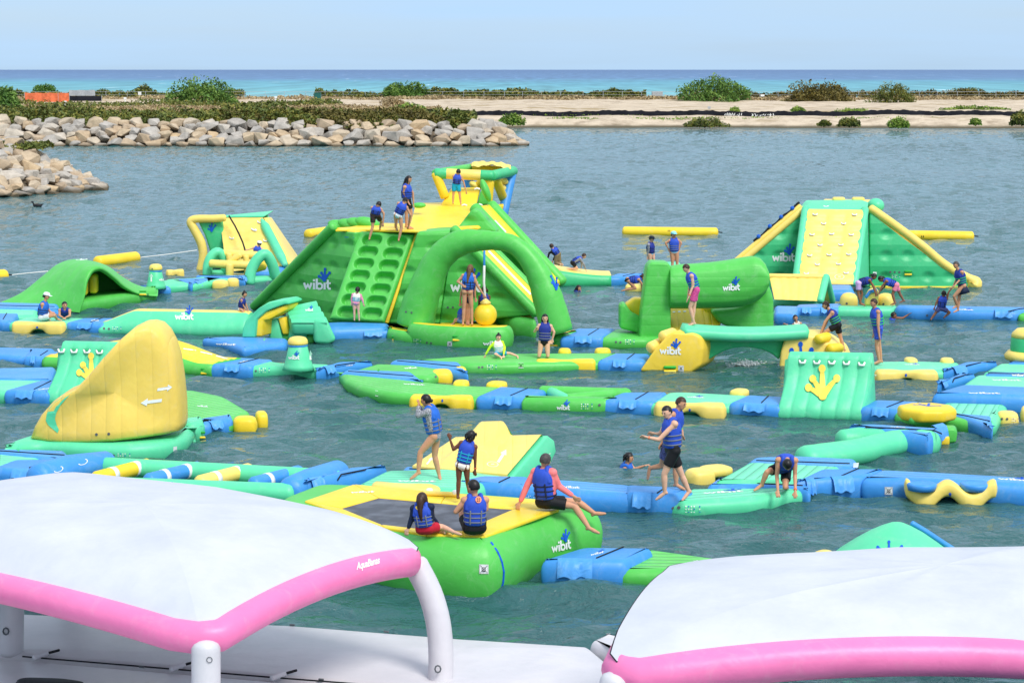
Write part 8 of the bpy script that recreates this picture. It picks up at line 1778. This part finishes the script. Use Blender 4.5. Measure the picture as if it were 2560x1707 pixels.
# --- near the middle
person('woman in a black and white patterned suit striding left on the mint deck', 'H', (200, 1152, .38), 1.7, -105, dict(hd=(188, 585), nk=(214, 635), hp=(254, 838), LE=(130, 692, -.15), LW=(134, 628, -.1), RE=(160, 690, .2), RW=(145, 630, .2), LK=(148, 960, -.1), LA=(132, 1108, -.1), LT=(75, 1142, -.1), RK=(252, 985, .12), RA=(286, 1130, .12), RT=(296, 1152, -.1)), vest=('sky', 'grey'), low=('suit', 'patt'), top='patt', hair=('bun', 'k'), skin='b', w=1.06)
person('girl with short locks and white bottoms standing on the trampoline rim', 'H', (430, 1318, .98), 1.3, 172, dict(hd=(516, 846), nk=(500, 888), hp=(456, 1050), LE=(388, 940), LW=(364, 868), RE=(546, 998), RW=(546, 1082), LK=(426, 1160), LA=(420, 1282), RK=(488, 1150), RA=(500, 1240, .25)), fa=150, vest=('vest', 'cyan'), low=('bikini', 'white'), hair=('curly', 'k'), skin='d', band='R')
person('girl in navy sleeves and red shorts sitting with her back turned', 'H', (190, 1552, .98), 1.5, 165, dict(hd=(160, 1302), nk=(158, 1338), hp=(186, 1512), LE=(88, 1428), LW=(60, 1512), RE=(232, 1432, .1), RW=(275, 1478, .15), LK=(272, 1522, .25), LA=(330, 1535, .1), RK=(302, 1498, .15), RA=(392, 1538, -.05), RT=(415, 1540, -.1)), vest=('vest', 'grey'), low=('shorts', 'red'), top='dkblue', hair=('long', 'b'), skin='a', emblem=(M_Y, 'H', 134, 1352, 22))
person('young man sitting with his back turned, black shorts and blue vest', 'H', (540, 1555, .98), 1.75, -172, dict(hd=(532, 1215), nk=(545, 1280), hp=(540, 1505), LE=(405, 1388), LW=(455, 1360, .25), RE=(626, 1372), RW=(560, 1400, .3), LK=(448, 1395, .35), LA=(470, 1500, .5), RK=(590, 1400, .4), RA=(560, 1500, .55)), fa=-125, vest=('vest', 'grey'), low=('shorts', 'black'), hair=('short', 'k'), skin='b', emblem=(plain('emblem_orange', (240, 140, 90)), 'H', 570, 1302, 22))
person('grey-haired man in a coral shirt sitting on the trampoline edge', 'H', (1055, 1372, .98), 1.75, 150, dict(hd=(1056, 1022), nk=(1042, 1080), hp=(1062, 1318), LE=(928, 1195), LW=(872, 1325), RE=(1152, 1205, -.05), RW=(1255, 1275, -.15), LK=(1290, 1318, .2), LA=(1412, 1402, .15), LT=(1510, 1388, .1), RK=(1268, 1348, -.1), RA=(1372, 1508, -.25), RT=(1462, 1538, -.35)), vest=('vest', 'dkst'), low=('shorts', 'black'), top='coral', hair=('short', 'g'), skin='b', w=1.05)
person('young man in black shorts stepping left with one arm out', 'H', (1930, 1292, .4), 1.76, -70, dict(hd=(1938, 672), nk=(1966, 722), hp=(1980, 945), LE=(1880, 868, -.2), LW=(1800, 852, -.2), RE=(1890, 828, .2), RW=(1856, 824, .2), LK=(1918, 1118, -.1), LA=(1922, 1252, -.1), LT=(1868, 1285, -.1), RK=(2046, 1128, .1), RA=(2098, 1245, .1), RT=(2066, 1278, .05)), vest=('vest', 'grey'), low=('shorts', 'black'), hair=('short', 'k'), skin='a', w=1.04, emblem=(CL['rose'], 'H', 2012, 735, 18), band='L', fa=-50)
person('young man in a blue and green vest walking right behind him', 'H', (2012, 1232, .4), 1.78, 60, dict(hd=(2040, 608), nk=(2008, 662), hp=(1958, 900), LE=(2042, 790), LW=(2050, 830, -.1), RE=(1945, 800), RW=(1900, 880), LK=(2002, 1085), LA=(2008, 1200), RK=(1900, 1058, .1), RA=(1812, 1075, .15), RT=(1796, 1150, .15)), vest=('vest', 'green'), low=('shorts', 'print'), hair=('short', 'b'), skin='b')
swimmer('swimmer in a blue vest heading right in the open water', 'H', 1640, 1052, ta=75, rise=150, vest=('sky', 'dkst'), hair=('curly', 'k'), h=1.6)
person('wet-haired man crouching on hands and knee on the mint rounded deck', 'I', (1230, 1378, .27), 1.72, 0, dict(hd=(1262, 1150, -.12), nk=(1262, 1108, .05), hp=(1222, 1178, .5), LE=(1324, 1235), LW=(1322, 1348, -.15), RE=(1186, 1235), RW=(1190, 1342, -.15), LK=(1246, 1320, .15), LA=(1262, 1322, .6), RK=(1108, 1205, .25), RA=(1066, 1304, .3), RT=(1012, 1332, .2)), vest=('vest', 'dkst'), low=('shorts', 'black'), hair=('short', 'k'), skin='b', pitch=-.9, band='L', flatfoot=False)
# swimmer going under the bridge: only an arm and a foot break the surface
person('diving swimmer whose foot and arm show under the bridge', 'D', (1700, 1395, -.05), 1.6, -90, dict(hd=(1640, 1412), nk=(1668, 1415), hp=(1740, 1425), LE=(1632, 1388, .1), LW=(1590, 1368, .1), RE=(1650, 1430), RW=(1610, 1440), LK=(1785, 1432), LA=(1815, 1395), LT=(1860, 1340), RK=(1790, 1440, .2), RA=(1850, 1440, .2)), vest=None, low=('shorts', 'print'), top='lilac', skin='b', flatfoot=False)
# splash
rs_ = random.Random(4); sp_ = []
for _ in range(420):
    x, y = rs_.gauss(1940, 60), 1398 - abs(rs_.gauss(0, 22)); p = G('D', x, 1402 + rs_.uniform(-14, 12), 0); p.z = max(.0, GY('D', x, y, p.y).z); sp_.append(ell(p, rs_.uniform(.012, .05), rs_.uniform(.012, .05), rs_.uniform(.008, .02), 6, 4))
obj('splash', join(*sp_), M_W, label='white splash kicked up under the balance bridge', cat='splash', kind='stuff')
